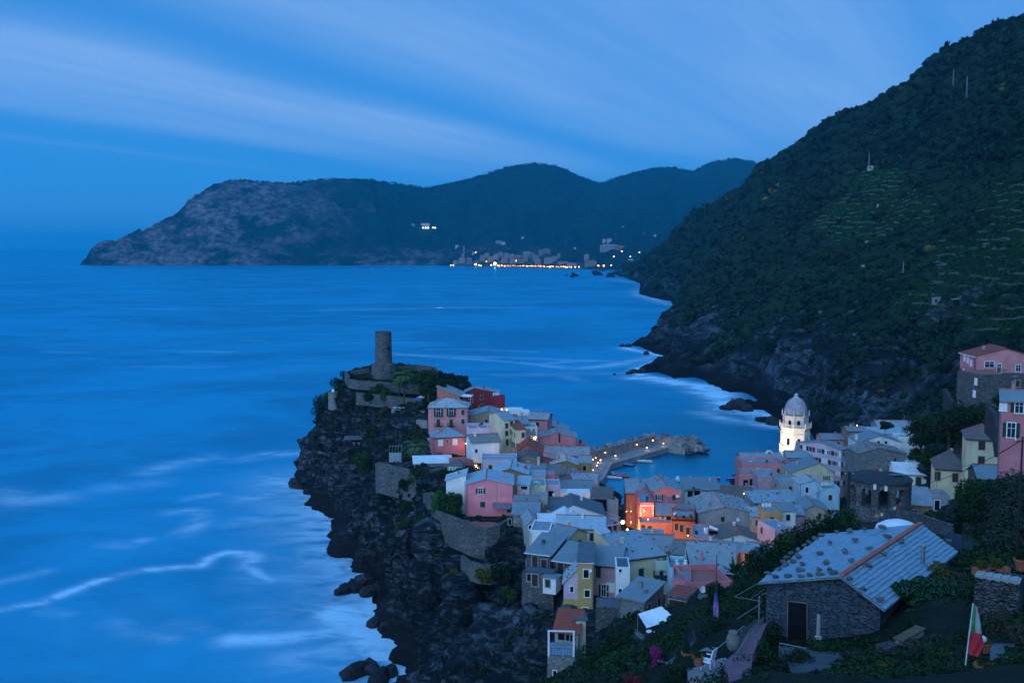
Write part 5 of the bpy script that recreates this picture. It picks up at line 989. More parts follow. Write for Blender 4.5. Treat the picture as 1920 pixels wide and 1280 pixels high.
# ------------------------------------------------------------------ walls
def wallpath(name, label, pts, th=.6, mat='stone', drop=None, cat='wall', cap=.0, par=None):
    """pts: (px, py, Y) along the top edge; the foot goes down to the ground"""
    P3 = [P(*p) for p in pts]; c0 = P3[0].copy(); b = MB(); n = len(P3); cross = []
    for i, p in enumerate(P3):
        d = (P3[min(i+1, n-1)]-P3[max(i-1, 0)]); d.z = 0; d.normalize(); nr = Vector((-d.y, d.x, 0))*th/2
        zb = (p.z-drop) if drop else min(min(ground(p.x+a_, p.y+b_) for a_ in (-3, 0, 3) for b_ in (-3, 0, 3)), p.z-.5)-2.5
        cross.append([(p.x-nr.x-c0.x, p.y-nr.y-c0.y, zb-c0.z), (p.x+nr.x-c0.x, p.y+nr.y-c0.y, zb-c0.z), (p.x+nr.x-c0.x, p.y+nr.y-c0.y, p.z-c0.z), (p.x-nr.x-c0.x, p.y-nr.y-c0.y, p.z-c0.z)])
    vs = [v for c in cross for v in c]; fs = [(0, 1, 2, 3), (4*n-1, 4*n-2, 4*n-3, 4*n-4)]
    for i in range(n-1):
        for j in range(4): fs.append((4*i+j, 4*i+4+j, 4*i+4+(j+1) % 4, 4*i+(j+1) % 4))
    b.add(vs, fs); o = link(name, b.mesh(name, W[mat] if isinstance(mat, str) else mat), None, c0); tag(o, label, cat); return o
wallpath('bastion_wall', 'curved stone bastion wall under the large pink house', [(800,930,218),(806,948,209),(822,958,204),(845,966,200),(868,975,197),(890,984,195),(912,989,194),(935,983,195),(952,973,198),(962,966,203)], .8, 'stone', 6.5)
tp_ = [P(*p) for p in [(812,985-28,206),(845,968,202),(868,977,199),(890,986,197),(912,991,196),(935,985,197),(958,970,204),(958,958,212),(870,955,214),(820,950,214)]]
zt = min(p.z for p in tp_)+.1; MB().prism([(p.x, p.y) for p in tp_][::1], zt-6, zt).build('bastion_terrace', RM['tiles']); tag(bpy.data.objects['bastion_terrace'], 'paved terrace in front of the large pink house', 'terrace')
wallpath('bastion_wall', 'tall stone pier at the left end of the curved bastion', [(798,924,224),(806,922,216),(812,926,211)], 1.2)
wallpath('bastion_wall', 'lower curved stone terrace wall with a dark door under the bastion', [(866,1040,193),(880,1050,190),(900,1056,188),(920,1058,188),(938,1054,189),(954,1050,193)], .5, 'stone', 4)
wallpath('garden_wall', 'stone retaining wall of the garden terrace left of the low white roof', [(706,868,256),(712,866,252),(735,872,249),(770,880,246),(800,886,243),(830,880,246)], .7, 'stone', 8)
wallpath('garden_wall', 'stone wall below the low white roof', [(776,878,247),(800,882,243),(840,872,244),(868,868,247)], .6)
wallpath('castle_wall', 'left stone parapet of the castle terrace', [(654,706,326),(648,696,330),(655,696,336),(692,690,338)], .8, 'stone', 3.5)
wallpath('castle_wall', 'right stone bastion of the castle terrace', [(742,688,336),(780,683,340),(816,688,338),(820,696,332),(800,705,325)], .8, 'stone', 6)
wallpath('castle_wall', 'long low parapet in front of the castle terrace', [(654,710,325),(672,713,322),(720,716,320),(760,720,318),(786,722,317)], .6, 'stone', 3)
wallpath('castle_wall', 'second stone wall below the palm', [(668,735,316),(735,742,312),(790,748,308)], .6, 'stone', 4)
wallpath('castle_wall', 'stone wall holding the cafe terrace below the castle', [(735,765,303),(760,768,301),(796,770,299)], .6, 'pstone', 3)
wallpath('castle_wall', 'rubble wall beside the studded pink house', [(782,786,290),(802,788,287)], .8, 'pstone')
wallpath('retaining_wall', 'upper retaining wall below the large hillside house', [(1772,728,238),(1785,750,228),(1800,766,222),(1825,780,215),(1850,783,212)], .8, 'dstone', 6)
wallpath('retaining_wall', 'dark stone retaining wall beside the right pink house', [(1852,760,180),(1868,775,170),(1872,800,160)], .8, 'dstone', 5)
wallpath('garden_wall', 'stone wall carrying the path railing near the white chair', [(1370,1250,46),(1395,1180,52),(1428,1160,56)], .35, 'dstone')
wallpath('garden_wall', 'curved stone wall under the white awning terrace', [(1186,1190,110),(1205,1200,104),(1225,1222,98),(1240,1235,95)], .5, 'dstone')

# ------------------------------------------------------------------ castle tower
tb = P(719.5, 706, 332); root = empty('castle_tower', (tb.x, tb.y, tb.z-2), 0, 'round stone watchtower standing alone on the castle rock', 'tower')
ht = P(719.5, 622, 332).z-tb.z+2; hb_ = P(719.5, 681, 332).z-tb.z+2; rt = m(31, 332)/2
b = MB(); n = 40; prof = [(rt*1.03, hb_-1), (rt*1.0, hb_+(ht-hb_)*.5), (rt*.985, ht)]; b.lathe(prof, n); b.lathe([(rt*.8, ht-1.0), (rt*.8, ht+.02)], n)
for i in range(22):
    a = i*2*math.pi/22; b.obox((rt*.9*math.cos(a), rt*.9*math.sin(a), ht+.06), (.3, 0, 0), (0, .3, 0), (0, 0, random.uniform(.05, .2)))
b.build('tower_shaft', W['stone'], root)
MB().lathe([(m(50,332)/2, 0), (m(45,332)/2, hb_-.3), (m(43,332)/2, hb_), (rt*.9, hb_+.3)], 10, ph=.3).build('tower_base', W['stone'], root)
MB().box(-.3, .3, -.25, .2, -.5, .5).build('slit_window', darkp, root, (rt*.7, -rt*.73, hb_+(ht-hb_)*.5), (0, 0, .75))
b = MB(); pr = P(790, 684, 336); railing(b, [(-2, 0, 0), (0, 1.5, 0), (4, 1.2, 0), (4.5, -1, 0)], 1.1, .8); o = link('terrace_railing', b.mesh('terrace_railing', dmetal), None, pr); tag(o, 'thin metal railing on the right castle bastion', 'railing')
# lookout turret and lamp
p = P(625, 745, 338); o = empty('lookout', p, 0, 'small round stone lookout on the far left cliff edge', 'lookout'); MB().lathe([(1.8, -4), (1.7, 1.6), (1.9, 1.8)], 16).build('parapet', W['pstone'], o); MB().lathe([(.3, 1.7), (.6, 2.2), (.3, 2.9)], 10).build('dome', whitep, o)
def parasol(pos, label, c1_, h=2.2, r=1.4, closed=False):
    o = empty('parasol', pos, 0, label, 'parasol'); MB().tube([(0, 0, 0), (0, 0, h)], .04, 6).build('pole', metal, o)
    b = MB()
    if closed: b.lathe([(.04, h*.35), (.2, h*.5), (.08, h), (.03, h+.1)], 8)
    else: b.lathe([(r, h-.45), (r*.55, h-.2), (.05, h+.12), (.03, h)], 8)
    b.build('canopy', c1_, o); return o
bluec = plain('blue_cloth', (.02,.08,.45), .8); yelc = plain('yellow_cloth', (.6,.42,.06), .8)
parasol(P(784, 760, 296), 'blue parasol on the cafe terrace below the castle', bluec, 2.4, 1.5); parasol(P(789, 758, 299), 'yellow parasol behind the blue one on the cafe terrace', yelc, 2.6, 1.3)
for i, px in enumerate((741, 750, 756)): table(P(px, 768, 300), ['left','middle','right'][i]+' white table of the cafe below the castle', clothw, .7)
o = empty('pergola', P(742, 858, 262), 0, 'white metal pergola frame in the garden beside the round palm', 'pergola')
b = MB()
for i in range(5): b.tube([(-1.6+.8*i, -1, -1), (-1.6+.8*i, -1, 2.6), (-1.6+.8*i, -.3, 3.2), (-1.6+.8*i, 1.5, 3.2)], .05, 5)
b.tube([(-1.7, -.3, 3.2), (1.7, -.3, 3.2)], .05, 5); b.build('hoops', metal, o); MB().box(-1.6, 1.6, -1.05, -1.0, -1, 1.6).build('screen', plain('screen', (.25,.3,.35), .8), o)
house('long low building with bright whitewashed flat roof on the garden terrace', (812, 868, 250), 72, 5.5, 8, 'sb', .7, 'pstone', 'white', name='low_building', cat='building', studs=0)
house('small dark roofed stone hut in front of the alley stairs', (852, 872, 240), 28, 3.5, -12, 'hip', 1.0, 'grey', 'dark', name='hut', cat='hut', wins=[('f',846,880,'v',.6,1.0),('f',857,880,'v',.6,1.0)])
o = empty('cafe_shelter', P(672, 835, 318), .15, 'cafe shelter with dark awning cut into the cliff face', 'shelter'); MB().obox((0, 0, 2.6), (4.5, 0, 0), (0, 1.8, .25), (0, 0, .08)).build('awning', plain('grey_canvas', (.1,.13,.16), .9), o)
b = MB(); [b.tube([(x, -1.6, -2), (x, -1.6, 2.4)], .06, 5) for x in (-4.3, -1.5, 1.5, 4.3)]; railing(b, [(-4.4, -1.7, 0), (4.4, -1.7, 0)], 1, .4); b.box(-4.5, 4.5, -1.8, 2.5, -.4, 0); b.build('deck', dmetal, o)
for i in range(3): table(P(664+9*i, 834, 317.5), ['left','middle','right'][i]+' blue-white table under the cliff cafe awning', whitep, .55)
p = P(852, 945, 206); o = link('garden_gate', MB().box(-1.0, 1.0, -.06, .06, -.8, 1.9).mesh('garden_gate', greenp), None, p); tag(o, 'tall green gate at the left side of the large pink house', 'gate')

# ------------------------------------------------------------------ bell tower
bx = P(1490, 850, 344); ftw = 344/F; root = empty('bell_tower', (bx.x, bx.y, 3), R(22.5), 'floodlit octagonal bell tower with grey dome beside the harbour', 'bell tower')
def zb(py): return P(1490, py, 344).z-3
tw = plaster('bell_tower_stucco', (.80,.72,.60), .25); s8 = lambda px: px*ftw/2/math.cos(math.pi/8)
def ringwall(mb, R_, z0, z1, zspring, hw, sill, th=.5):
    """octagonal wall with one arched opening per side"""
    for k_ in range(8):
        a = k_*math.pi/4+math.pi/8; nx, ny = math.cos(a), math.sin(a); tx, ty = -ny, nx; ap = R_*math.cos(math.pi/8); L2 = R_*math.sin(math.pi/8)
        def pt(s, z, o_): return (nx*(ap-o_)+tx*s, ny*(ap-o_)+ty*s, z)
        arc = [(hw*math.cos(t), zspring+hw*math.sin(t)) for t in [math.pi*i/8 for i in range(9)]]
        segs = [[(-L2, z0), (-hw, z0), (-hw, z1), (-L2, z1)], [(hw, z0), (L2, z0), (L2, z1), (hw, z1)], [(-hw, z0), (hw, z0), (hw, sill), (-hw, sill)]]
        for i in range(8): (xa, za), (xb, zb_) = arc[i], arc[i+1]; segs.append([(xb, zb_), (xa, za), (xa, z1), (xb, z1)])
        for sg in segs:
            vs = [pt(s, z, 0) for s, z in sg]+[pt(s, z, th) for s, z in sg]; mb.add(vs, [(0,1,2,3),(7,6,5,4),(0,4,5,1),(1,5,6,2),(2,6,7,3),(3,7,4,0)])
R1 = s8(50); R2 = s8(44)
b = MB(); b.lathe([(R1*1.06, 0), (R1*1.06, zb(834)), (R1*1.09, zb(834)), (R1*1.09, zb(832.5)), (R1, zb(832.3)), (R1, zb(812)), (R1*1.03, zb(811.8)), (R1*1.03, zb(810)), (R1*.99, zb(809.5)), (R1*.99, zb(803)), (R1*1.1, zb(800)), (R1*1.1, zb(798.5))], 8)
b.build('lower_shaft', tw, root)
b = MB(); ringwall(b, R1*1.004, zb(831), zb(812.5), zb(820), .62, zb(829), .3); b.build('blind_arches', tw, root)
for k_ in range(8):
    a = k_*math.pi/4+math.pi/8; ap = R1*math.cos(math.pi/8)+.03
    MB().box(-.5, .5, -.04, .06, -1.3, 1.0).build('arched_recess', darkp if k_ in (5, 4) else W['grey'], root, (ap*math.cos(a), ap*math.sin(a), zb(823.5)), (0, 0, a+math.pi/2)) if k_ in (4, 5, 6) else None
b = MB()
for k_ in range(8):
    a0, a1 = k_*math.pi/4, (k_+1)*math.pi/4; A_ = Vector((R1*1.06*math.cos(a0), R1*1.06*math.sin(a0), zb(798.5))); B_ = Vector((R1*1.06*math.cos(a1), R1*1.06*math.sin(a1), zb(798.5)))
    b.tube([A_+Vector((0,0,1.0)), B_+Vector((0,0,1.0))], .11, 5)
    for i in range(9): p = A_.lerp(B_, i/9); b.tube([p, p+Vector((0,0,1.0))], .07 if i else .2, 6)
    b.lathe([(.2, A_.z+1.0), (.1, A_.z+1.5), (.16, A_.z+1.75), (.02, A_.z+2.0)], 6, (A_.x, A_.y))
b.build('balustrade', tw, root)
b = MB(); ringwall(b, R2, zb(798.5), zb(779), zb(788), .62, zb(797), .6); b.lathe([(R2*1.02, zb(779.2)), (R2*1.08, zb(778)), (R2*1.08, zb(776.5))], 8); b.build('bell_chamber', plaster('drum_stucco', (.62,.56,.52), .3), root)
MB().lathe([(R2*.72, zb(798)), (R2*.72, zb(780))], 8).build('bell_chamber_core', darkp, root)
rd = s8(42)*.97; zc = zb(776.5); hd = zb(744.5)-zc
b = MB(); b.lathe([(rd*math.cos(t)**.9 if t < 1.5 else .5, zc+hd*math.sin(t)) for t in [i*math.pi/2/12*.98 for i in range(13)]], 24); b.build('dome', plain('dome_lead', (.36,.34,.36), .6, .3, 1.2), root, smooth=True)
MB().lathe([(1.1, zb(745.5)), (1.0, zb(744)), (.62, zb(743.5)), (.62, zb(740.5)), (.8, zb(740)), (.5, zb(738.5)), (.08, zb(737)), (.04, zb(735))], 10).build('lantern', plaster('lantern_stucco', (.6,.58,.55), .2), root)
b = MB()
for k_ in range(8): a = k_*math.pi/4; c = (R2*1.03*math.cos(a), R2*1.03*math.sin(a)); b.lathe([(.28, zc), (.2, zc+.4), (.3, zc+.9), (.1, zc+1.2), (.16, zc+1.5), (.02, zc+1.9)], 6, c)
b.build('pinnacles', plaster('lantern_stucco', (.6,.58,.55), .2), root)
def spot(pos, tgt, e, ang=60, col=(1, .78, .52), nm='floodlight'):
    o = empty(nm, pos, 0, None, 'floodlight'); MB().box(-.2, .2, -.15, .15, -.15, .15).build('casing', dmetal, o)
    l = bpy.data.lights.new('floodlight_lamp', 'SPOT'); l.energy = e; l.color = col; l.spot_size = R(ang); l.spot_blend = .8; l.shadow_soft_size = .3
    lo = bpy.data.objects.new('lamp', l); C.objects.link(lo); lo.location = pos; lo.rotation_euler = (Vector(pos)-Vector(tgt)).to_track_quat('Z', 'Y').to_euler(); lo.location += (Vector(tgt)-Vector(pos)).normalized()*.5; return o
tc_ = Vector((bx.x, bx.y, 3)); up = tc_+Vector((0, 0, zb(815)))
for i, (dx, dy, dz, e_) in enumerate(((-10, -13, 9, 7500), (8, -15, 11, 6000), (-16, 2, 8, 5500), (3, -8.5, 10, 1400))):
    o = spot(tc_+Vector((dx, dy, dz)), up+Vector((0, 0, 2 if i < 3 else -5)), e_, 62); o['label'] = ['left front floodlight aimed at the bell tower', 'right front floodlight aimed at the bell tower', 'seaward floodlight aimed at the bell tower', 'nearest small floodlight at the foot of the bell tower'][i]
    MB().tube([(0, 0, 0), (0, 0, -6)], .06, 5).build('mast', dmetal, o)
# little belfry
p = P(1442, 859, 322); root = empty('belfry', p, 0, 'small warmly lit bell gable on the seaside roof', 'belfry')
b = MB()
for s in (-1, 1): b.box(s*.95-.3, s*.95+.3, -.4, .4, -3, 1.6)
for i in range(8):
    t0, t1 = math.pi*i/8, math.pi*(i+1)/8; b.add([(.65*math.cos(t), y, 1.6+.65*math.sin(t)) for y in (-.4, .4) for t in (t0, t1)]+[(1.25*math.cos(t), y, 1.6+1.15*math.sin(t)) for y in (-.4, .4) for t in (t0, t1)], [(0,1,5,4),(2,6,7,3),(0,2,3,1),(4,5,7,6)])
b.box(-1.5, 1.5, -.5, .5, -.15, .05); b.build('arch', tw, root); MB().lathe([(.4, .5), (.33, .8), (.18, 1.3), (.05, 1.5)], 10).build('bell', dmetal, root); MB().tube([(0, 0, 2.7), (0, 0, 4.2)], .05, 5).build('cross', dmetal, root)
def lamp_pt(pos, e, col=(1, .45, .12), r=.12): l = bpy.data.lights.new('lamp_glow', 'POINT'); l.energy = e; l.color = col; l.shadow_soft_size = r; o = bpy.data.objects.new('lamp_glow', l); C.objects.link(o); o.location = pos; return o
lamp_pt(p+Vector((-.3, -2.2, .6)), 420, (1, .7, .4))

# ------------------------------------------------------------------ street lamps
def wall_lamp(pos, label, e, group=None, r=.16, name='street_lamp', post=3.0, col=(1, .45, .12)):
    pos = Vector(pos); o = empty(name, pos, 0, label, 'street lamp', group)
    MB().lathe([(r*.4, -r), (r, 0), (r*.4, r)], 8).build('bulb', warmbulb, o); MB().lathe([(r*1.6, r*1.1), (.03, r*2.2)], 8).build('shade', dmetal, o)
    b = MB(); b.tube([(0, 0, r*2), (0, .4, r*3), (0, .9, r*2)], .03, 5); b.build('bracket', dmetal, o)
    if e: lamp_pt(pos+Vector((0, -r*2.2, -r)), e, col)
    return o
wall_lamp(P(1168, 978, 222), 'brightest orange lamp hanging over the harbour alley', 7500, r=.45)
wall_lamp(P(1175, 958, 246), 'small lamp high on the orange house, left of the pair', 60, r=.1); wall_lamp(P(1183, 958, 244), 'small lamp high on the orange house, right of the pair', 60, r=.1)
wall_lamp(P(1183, 978, 226), 'small lamp right of the brightest alley lamp', 80, r=.1)
wall_lamp(P(1176, 992, 236), 'added lamp deeper in the alley that strengthens the glow on the orange wall', 4500, r=.22)  # extra lamp put in to spread the orange glow over the alley walls
wall_lamp(P(1158, 1013, 216), 'low alley lamp beside the pink corner house', 900, r=.15)
wall_lamp(P(874, 831, 266.5), 'lamp on the corner of the low rose house', 150, r=.22)
wall_lamp(P(893, 872, 247), 'lamp glowing at the foot of the red stone stairs', 900, r=.18)
wall_lamp(P(1004, 819, 266), 'lamp glowing between the white and salmon houses', 500, r=.22)
wall_lamp(P(941, 767, 292), 'bright bulb on the roof edge right of the brown gable', 90, r=.25, col=(1, .75, .5)); wall_lamp(P(950, 768, 293), 'second bulb beside the low white block', 60, r=.2, col=(1, .75, .5))
wall_lamp(P(1215, 973, 231.5), 'hidden lamp above the glowing orange low house', 20, r=.1); wall_lamp(P(1290, 1003, 224), 'lamp below the brick red balcony house', 22, r=.12); wall_lamp(P(1347, 1045, 190), 'street lamp lighting the ochre house wall', 450, r=.12)
wall_lamp(P(1385, 1055, 183), 'street lamp among the aloe above the street', 260, r=.12); wall_lamp(P(1607, 797, 316), 'orange lamp by the laundry on the brown house', 60, r=.15); wall_lamp(P(1395, 925, 268), 'lamp under the dark waterside balconies', 120, r=.14)
wallpath('stair_wall', 'red plastered wall beside the glowing stairs', [(842,858,251),(868,856,249),(886,862,247),(892,880,243)], .4, 'red', None)

# ------------------------------------------------------------------ breakwater, boulders, boats
inner = [PZ(*p, 1.9) for p in [(1118,906),(1130,897),(1146,869),(1200,854),(1252,839),(1285,844)]]
def offs(path, d_):
    o = []
    for i, p in enumerate(path):
        a = path[max(i-1, 0)]; c = path[min(i+1, len(path)-1)]; t = (c-a).normalized(); o.append(Vector((p.x-t.y*d_, p.y+t.x*d_, p.z)))
    return o
deckO = offs(inner, 9); wo = offs(inner, 10.6)
root = empty('breakwater', inner[0], 0, 'bent stone breakwater with quay, high outer wall and lamps', 'breakwater')
def strip(name, A_, B_, z0, z1, mat):
    b = MB(); k_ = inner[0]
    for i in range(len(A_)-1):
        q = [A_[i]-k_, A_[i+1]-k_, B_[i+1]-k_, B_[i]-k_]; b.prism([(v.x, v.y) for v in q], z0-1.9, z1-1.9)
    return b.build(name, mat, root)
concq = plain('quay_stone', (.24,.235,.23), .85, .35, .6)
strip('quay', inner, deckO, -3, 1.9, concq); strip('quay_kerb', offs(inner, -.4), offs(inner, .5), -3, 2.15, plain('quay_kerb', (.32,.31,.30), .85, .4, 1)); strip('outer_wall', deckO, wo, -3, 5.2, W['beige'] if False else plain('harbour_wall', (.24,.24,.25), .85, .35, .7)); strip('upper_wall_cap', offs(inner, 8.8), offs(inner, 10.8), 5.2, 5.4, concq)
rnd = random.Random(4); nb = 0; rk = offs(inner, 14); tip = inner[-1]
def boulder(x, y, z, s, dark=False, group='boulders heaped outside the breakwater', label='angular boulder heaped against the outer side of the breakwater'):
    o = link('boulder', (rocksd if dark else rocks)[rnd.randrange(8)], None, (x, y, z), (rnd.uniform(0, 3), rnd.uniform(0, 3), rnd.uniform(0, 6)), (s*rnd.uniform(.8, 1.2), s*rnd.uniform(.7, 1.1), s*rnd.uniform(.6, .9)))
    return tag(o, label, 'boulder', group)
for i in range(len(rk)-1):
    L_ = (rk[i+1]-rk[i]).length; n_ = max(1, int(L_/2.0)) if i > 0 else 3
    for j in range(n_):
        for w_ in range(3):
            t = (j+rnd.random())/n_; d0 = 10.8+w_*2.1+rnd.uniform(-.5, .5); a, c = offs(inner, d0)[i], offs(inner, d0)[i+1]; p = a.lerp(c, t); boulder(p.x, p.y, 4.9-w_*1.5+rnd.uniform(-.4, .7), rnd.uniform(1.0, 1.9))
tg = PZ(1322, 846, .5)
for i in range(44):
    t = rnd.random(); a = inner[-1].lerp(tg, t); wdt = 5*(1-t*.6); boulder(a.x+rnd.uniform(-1, 1), a.y+rnd.uniform(-1.5, wdt*2), 1.2-t*.6+rnd.uniform(0, 1.2), rnd.uniform(1.2, 2.0)*(1-.25*t), False, 'boulders at the breakwater tip', 'pale boulder piled at the tip of the breakwater')
for i, (px, py, z) in enumerate([(1135,848,5.9),(1194,833,5.9),(1224,825,5.9)]): wall_lamp(PZ(px, py, z), ['left','middle','right'][i]+' lamp on top of the outer breakwater wall', 30, r=.24, col=(1, .6, .3))
for i, (px, py) in enumerate([(1154,854),(1213,839),(1244,831),(1126,862)]): wall_lamp(PZ(px, py, 2.9), ['second','third','farthest','nearest'][i]+' low lamp at the foot of the breakwater wall', 35, r=.24, col=(1, .6, .3))
for i, (px, py) in enumerate([(1117,858),(1112,861),(1121,867),(1119,872),(1112,881)]): wall_lamp(PZ(px, py, 4), ['first','second','third','fourth','fifth'][i]+' lamp of the cluster at the breakwater root, counted from the sea', 18, r=.2, col=(1, .6, .3))
def boat(px, py, L_, rz, hull, top, label, cover=None):
    o = empty('boat', PZ(px, py, 0), rz, label, 'boat', 'boats moored in the harbour'); b = MB(); n = 9; vs = []
    for i in range(n):
        t = i/(n-1); x = (t-.5)*L_; wd = L_*.17*(math.sin(min(1, (1-t)*1.35+.02)*math.pi/2)**.8)*(.82+.18*min(1, t*4)); zt_ = .55+.35*t*t
        vs += [(x, -wd, zt_), (x, -wd*.75, .1), (x, 0, -.25), (x, wd*.75, .1), (x, wd, zt_), (x, wd*.85, zt_-.05), (x, 0, .28), (x, -wd*.85, zt_-.05)]
    b.add(vs, [(i*8+j, i*8+(j+1) % 8, (i+1)*8+(j+1) % 8, (i+1)*8+j) for i in range(n-1) for j in range(8)]+[list(range(8))]); b.build('hull', hull, o, smooth=False)
    MB().tube([(vs[i*8][0], vs[i*8][1], vs[i*8][2]) for i in range(n)]+[(vs[i*8+4][0], vs[i*8+4][1], vs[i*8+4][2]) for i in range(n-1, -1, -1)], .07, 5).build('gunwale', whitep, o)
    if cover: MB().add([(-L_*.45, -L_*.14, .6), (L_*.3, -L_*.12, .75), (L_*.3, L_*.12, .75), (-L_*.45, L_*.14, .6), (-L_*.4, 0, 1.0), (L_*.25, 0, 1.1)], [(0,1,5,4),(2,3,4,5),(0,4,3),(1,2,5)]).build('cover', cover, o)
    else: [MB().box(x-.12, x+.12, -L_*.13, L_*.13, .42, .5).build('thwart', woodp, o) for x in (-L_*.25, L_*.08)]
    if top: MB().box(-L_*.1, L_*.18, -L_*.1, L_*.1, .6, 1.5).build('cabin', top, o)
    return o
redp = plain('red_paint', (.45,.05,.06), .6); navy = plain('navy_paint', (.02,.05,.16), .6); bluep = plain('blue_paint', (.03,.16,.5), .6)
boat(1174, 872, 6.5, 2.7, navy, None, 'blue-grey boat under the left quay corner', bluep); boat(1208, 866, 6.0, -.25, whitep, None, 'white open boat in the middle of the harbour')
boat(1150, 897, 6.2, 2.9, whitep, None, 'white boat with red bottom nearest the harbour alley'); boat(1163, 893, 6.5, 2.9, redp, None, 'red boat beside the white one near the alley', redp); boat(1158, 889, 5, 3.0, bluep, None, 'blue covered boat behind the red one', bluep)
boat(1337, 898, 5, -.3, redp, None, 'blue and red boat near the beach roofs', bluep); boat(1373, 898, 4.6, .1, bluep, None, 'small bright blue boat before the mauve house', bluep); boat(1271, 899, 5, 1.4, whitep, None, 'left white boat bow behind the long harbour roof', clothw); boat(1294, 900, 5, 1.4, whitep, None, 'right white boat bow behind the long harbour roof', clothw)
boat(824, 578, 12, 0, whitep, whitep, 'lone boat with a red light far out on the bay')
for i, (px, py) in enumerate([(665, 505), (697, 504), (724, 504), (766, 504)]): boat(px, py, 11, .3*i, whitep, whitep, ['first','second','third','fourth'][i]+' tiny white boat from the left off the far headland')['group'] = 'boats off the far headland'

# sea rocks
for i, (px, py, s) in enumerate([(562,912,3.8),(578,925,2.6),(590,912,3.0),(587,940,1.8),(648,1110,2.6),(662,1104,3.0),(680,1100,3.4),(693,1112,2.6),(636,1112,1.5),(672,1262,2.8),(690,1258,2.6),(655,1268,2.0),(710,1275,2.6),(728,1262,2.2),(725,1180,2.4),(700,1170,2.0),(1376,765,4.6),(1392,768,4.8),(1402,770,4),(1362,768,3),(1384,758,4),(1430,790,4),(1450,795,4),(1190,699,3.4),(1180,701,2.2),(1152,702,1.2),(1206,698,3.2),(1500,806,5),(1470,800,3.4),(1078,518,14),(1072,520,8),(1166,649,2.4),(1178,650,3.0),(1212,664,3),(1062,517,5),(1120,516,16),(1145,519,16)]):
    p = PZ(px, py, 0); z_ = s*.15; o = link('sea_rock', rocksd[i % 8], None, (p.x, p.y, z_), (0, rnd.uniform(-.4, .1), rnd.uniform(0, 6)), (s*1.3, s, s*.75))
    wh = ['low','jagged','rounded','leaning','broad'][i % 5]
    tag(o, '%s dark sea rock in the foam' % wh if i > 99 else None, 'rock', None)
    where = 'at the foot of the left cliff point' if i < 4 else 'in the foam below the stone garden wall' if i < 9 else 'in the bottom foam under the cliff' if i < 16 else 'in the white surf behind the bell tower cove' if i in (16,17,18,19,20,21,22,27,28) else 'off the right headland' if i in (23,24,25,26,31,32,33) else 'off the far town beach'
    o['label'] = 'dark wet rock ' + where; o['group'] = 'dark rocks ' + where

# ------------------------------------------------------------------ far town across the bay
FW = [plaster('far_wall_%s' % n_, c, .1) for n_, c in (('pale', (.2,.21,.23)), ('pink', (.19,.14,.15)), ('cream', (.2,.18,.15)), ('white', (.36,.38,.4)))]
FR_ = [plain('far_roof', (.22,.12,.10), .9), plain('far_roof_grey', (.2,.2,.22), .9)]
fth = [(854,495,9,6,0),(868,488,5,10,2),(866,493,12,9,0),(880,493,10,8,1),(905,489,9,9,2),(912,483,9,7,0),(920,491,12,9,1),(930,487,9,9,0),(938,482,10,8,2),(950,484,9,8,0),(946,492,12,8,1),(960,486,10,8,2),(962,493,11,8,0),(972,488,9,8,1),(978,494,10,7,2),(988,482,14,9,0),(985,490,10,9,2),(998,484,10,8,1),(1005,488,9,9,0),(1008,495,12,8,1),(1016,478,10,8,2),(1025,474,14,6,1),(1030,494,20,10,0),(1040,489,10,7,2),(1048,484,6,7,0),(1056,496,20,5,2),(1072,497,16,4,0),(1100,490,9,11,0),(1108,500,22,10,2),(1142,470,34,10,0),(1163,471,16,9,1),(1133,455,6,6,3),(1143,455,8,7,3),(1153,443,5,4,1),(797,424,16,5,3),(774,424,7,4,0),(857,466,7,6,3),(888,478,5,5,3),(980,447,5,3,3),(935,457,12,5,0),(944,459,7,5,3),(1078,468,4,4,3),(1169,427,5,3,3),(1206,440,5,3,3),(1228,443,5,3,3),(1183,490,9,4,3),(1176,494,12,4,2),(870,478,3,14,0)]
fnames = {29: 'long pale convent on the spur right of the far town', 30: 'pink end of the long convent on the spur', 34: 'lone white hotel high on the far headland', 27: 'square grey tower block right of the far town lights', 47: 'slim tower left of the far town', 22: 'largest lit building in the middle of the far seafront'}
def far_y(px, py):                                   # where the far hills stand behind this pixel
    j = int(round((px-138)/1.6)); col = hv[:, j]; best = None
    for i in range(nt_-1):
        v = (col[i, 2]-H)/col[i, 1]; 
        if v >= ray(px, py)[1]: return col[i, 1]
    return col[60, 1]
words_ = ['seafront','lower','upper','middle','hillside']
for i, (px, py, w_, h_, c) in enumerate(fth):
    Y = (4150 if px > 1060 else 4300) if py > 480 else 4450 if py > 465 else 4600
    if px in (1142, 1163, 1133, 1143, 1153): Y = 4050
    Y = min(far_y(px, py+1), 5600); p = P(px, py, Y); ww, hh_ = m(w_, Y), m(h_, Y); o = empty('far_house', (p.x, p.y, p.z-3), random.uniform(-.3, .3), fnames.get(i, '%s %s house in the far town across the bay' % (['pale','pink','cream','white'][c], words_[0 if py > 490 else 1 if py > 484 else 3 if py > 476 else 4])), 'house', 'far houses: %s %s' % (['pale','pink','cream','white'][c], words_[0 if py > 490 else 1 if py > 484 else 3 if py > 476 else 4]) if i not in fnames else 'far houses across the bay')
    MB().box(-ww/2, ww/2, 0, ww*.6, -12, hh_+3).build('wall', FW[c], o); rr = hh_+3
    MB().add([(-ww/2-.5, -.5, rr), (ww/2+.5, -.5, rr), (ww/2+.5, ww*.6+.5, rr), (-ww/2-.5, ww*.6+.5, rr), (-ww*.3, ww*.3, rr+hh_*.22), (ww*.3, ww*.3, rr+hh_*.22)], [(0,1,5,4),(1,2,5),(2,3,4,5),(3,0,4),(3,2,1,0)]).build('roof', FR_[i % 2], o)
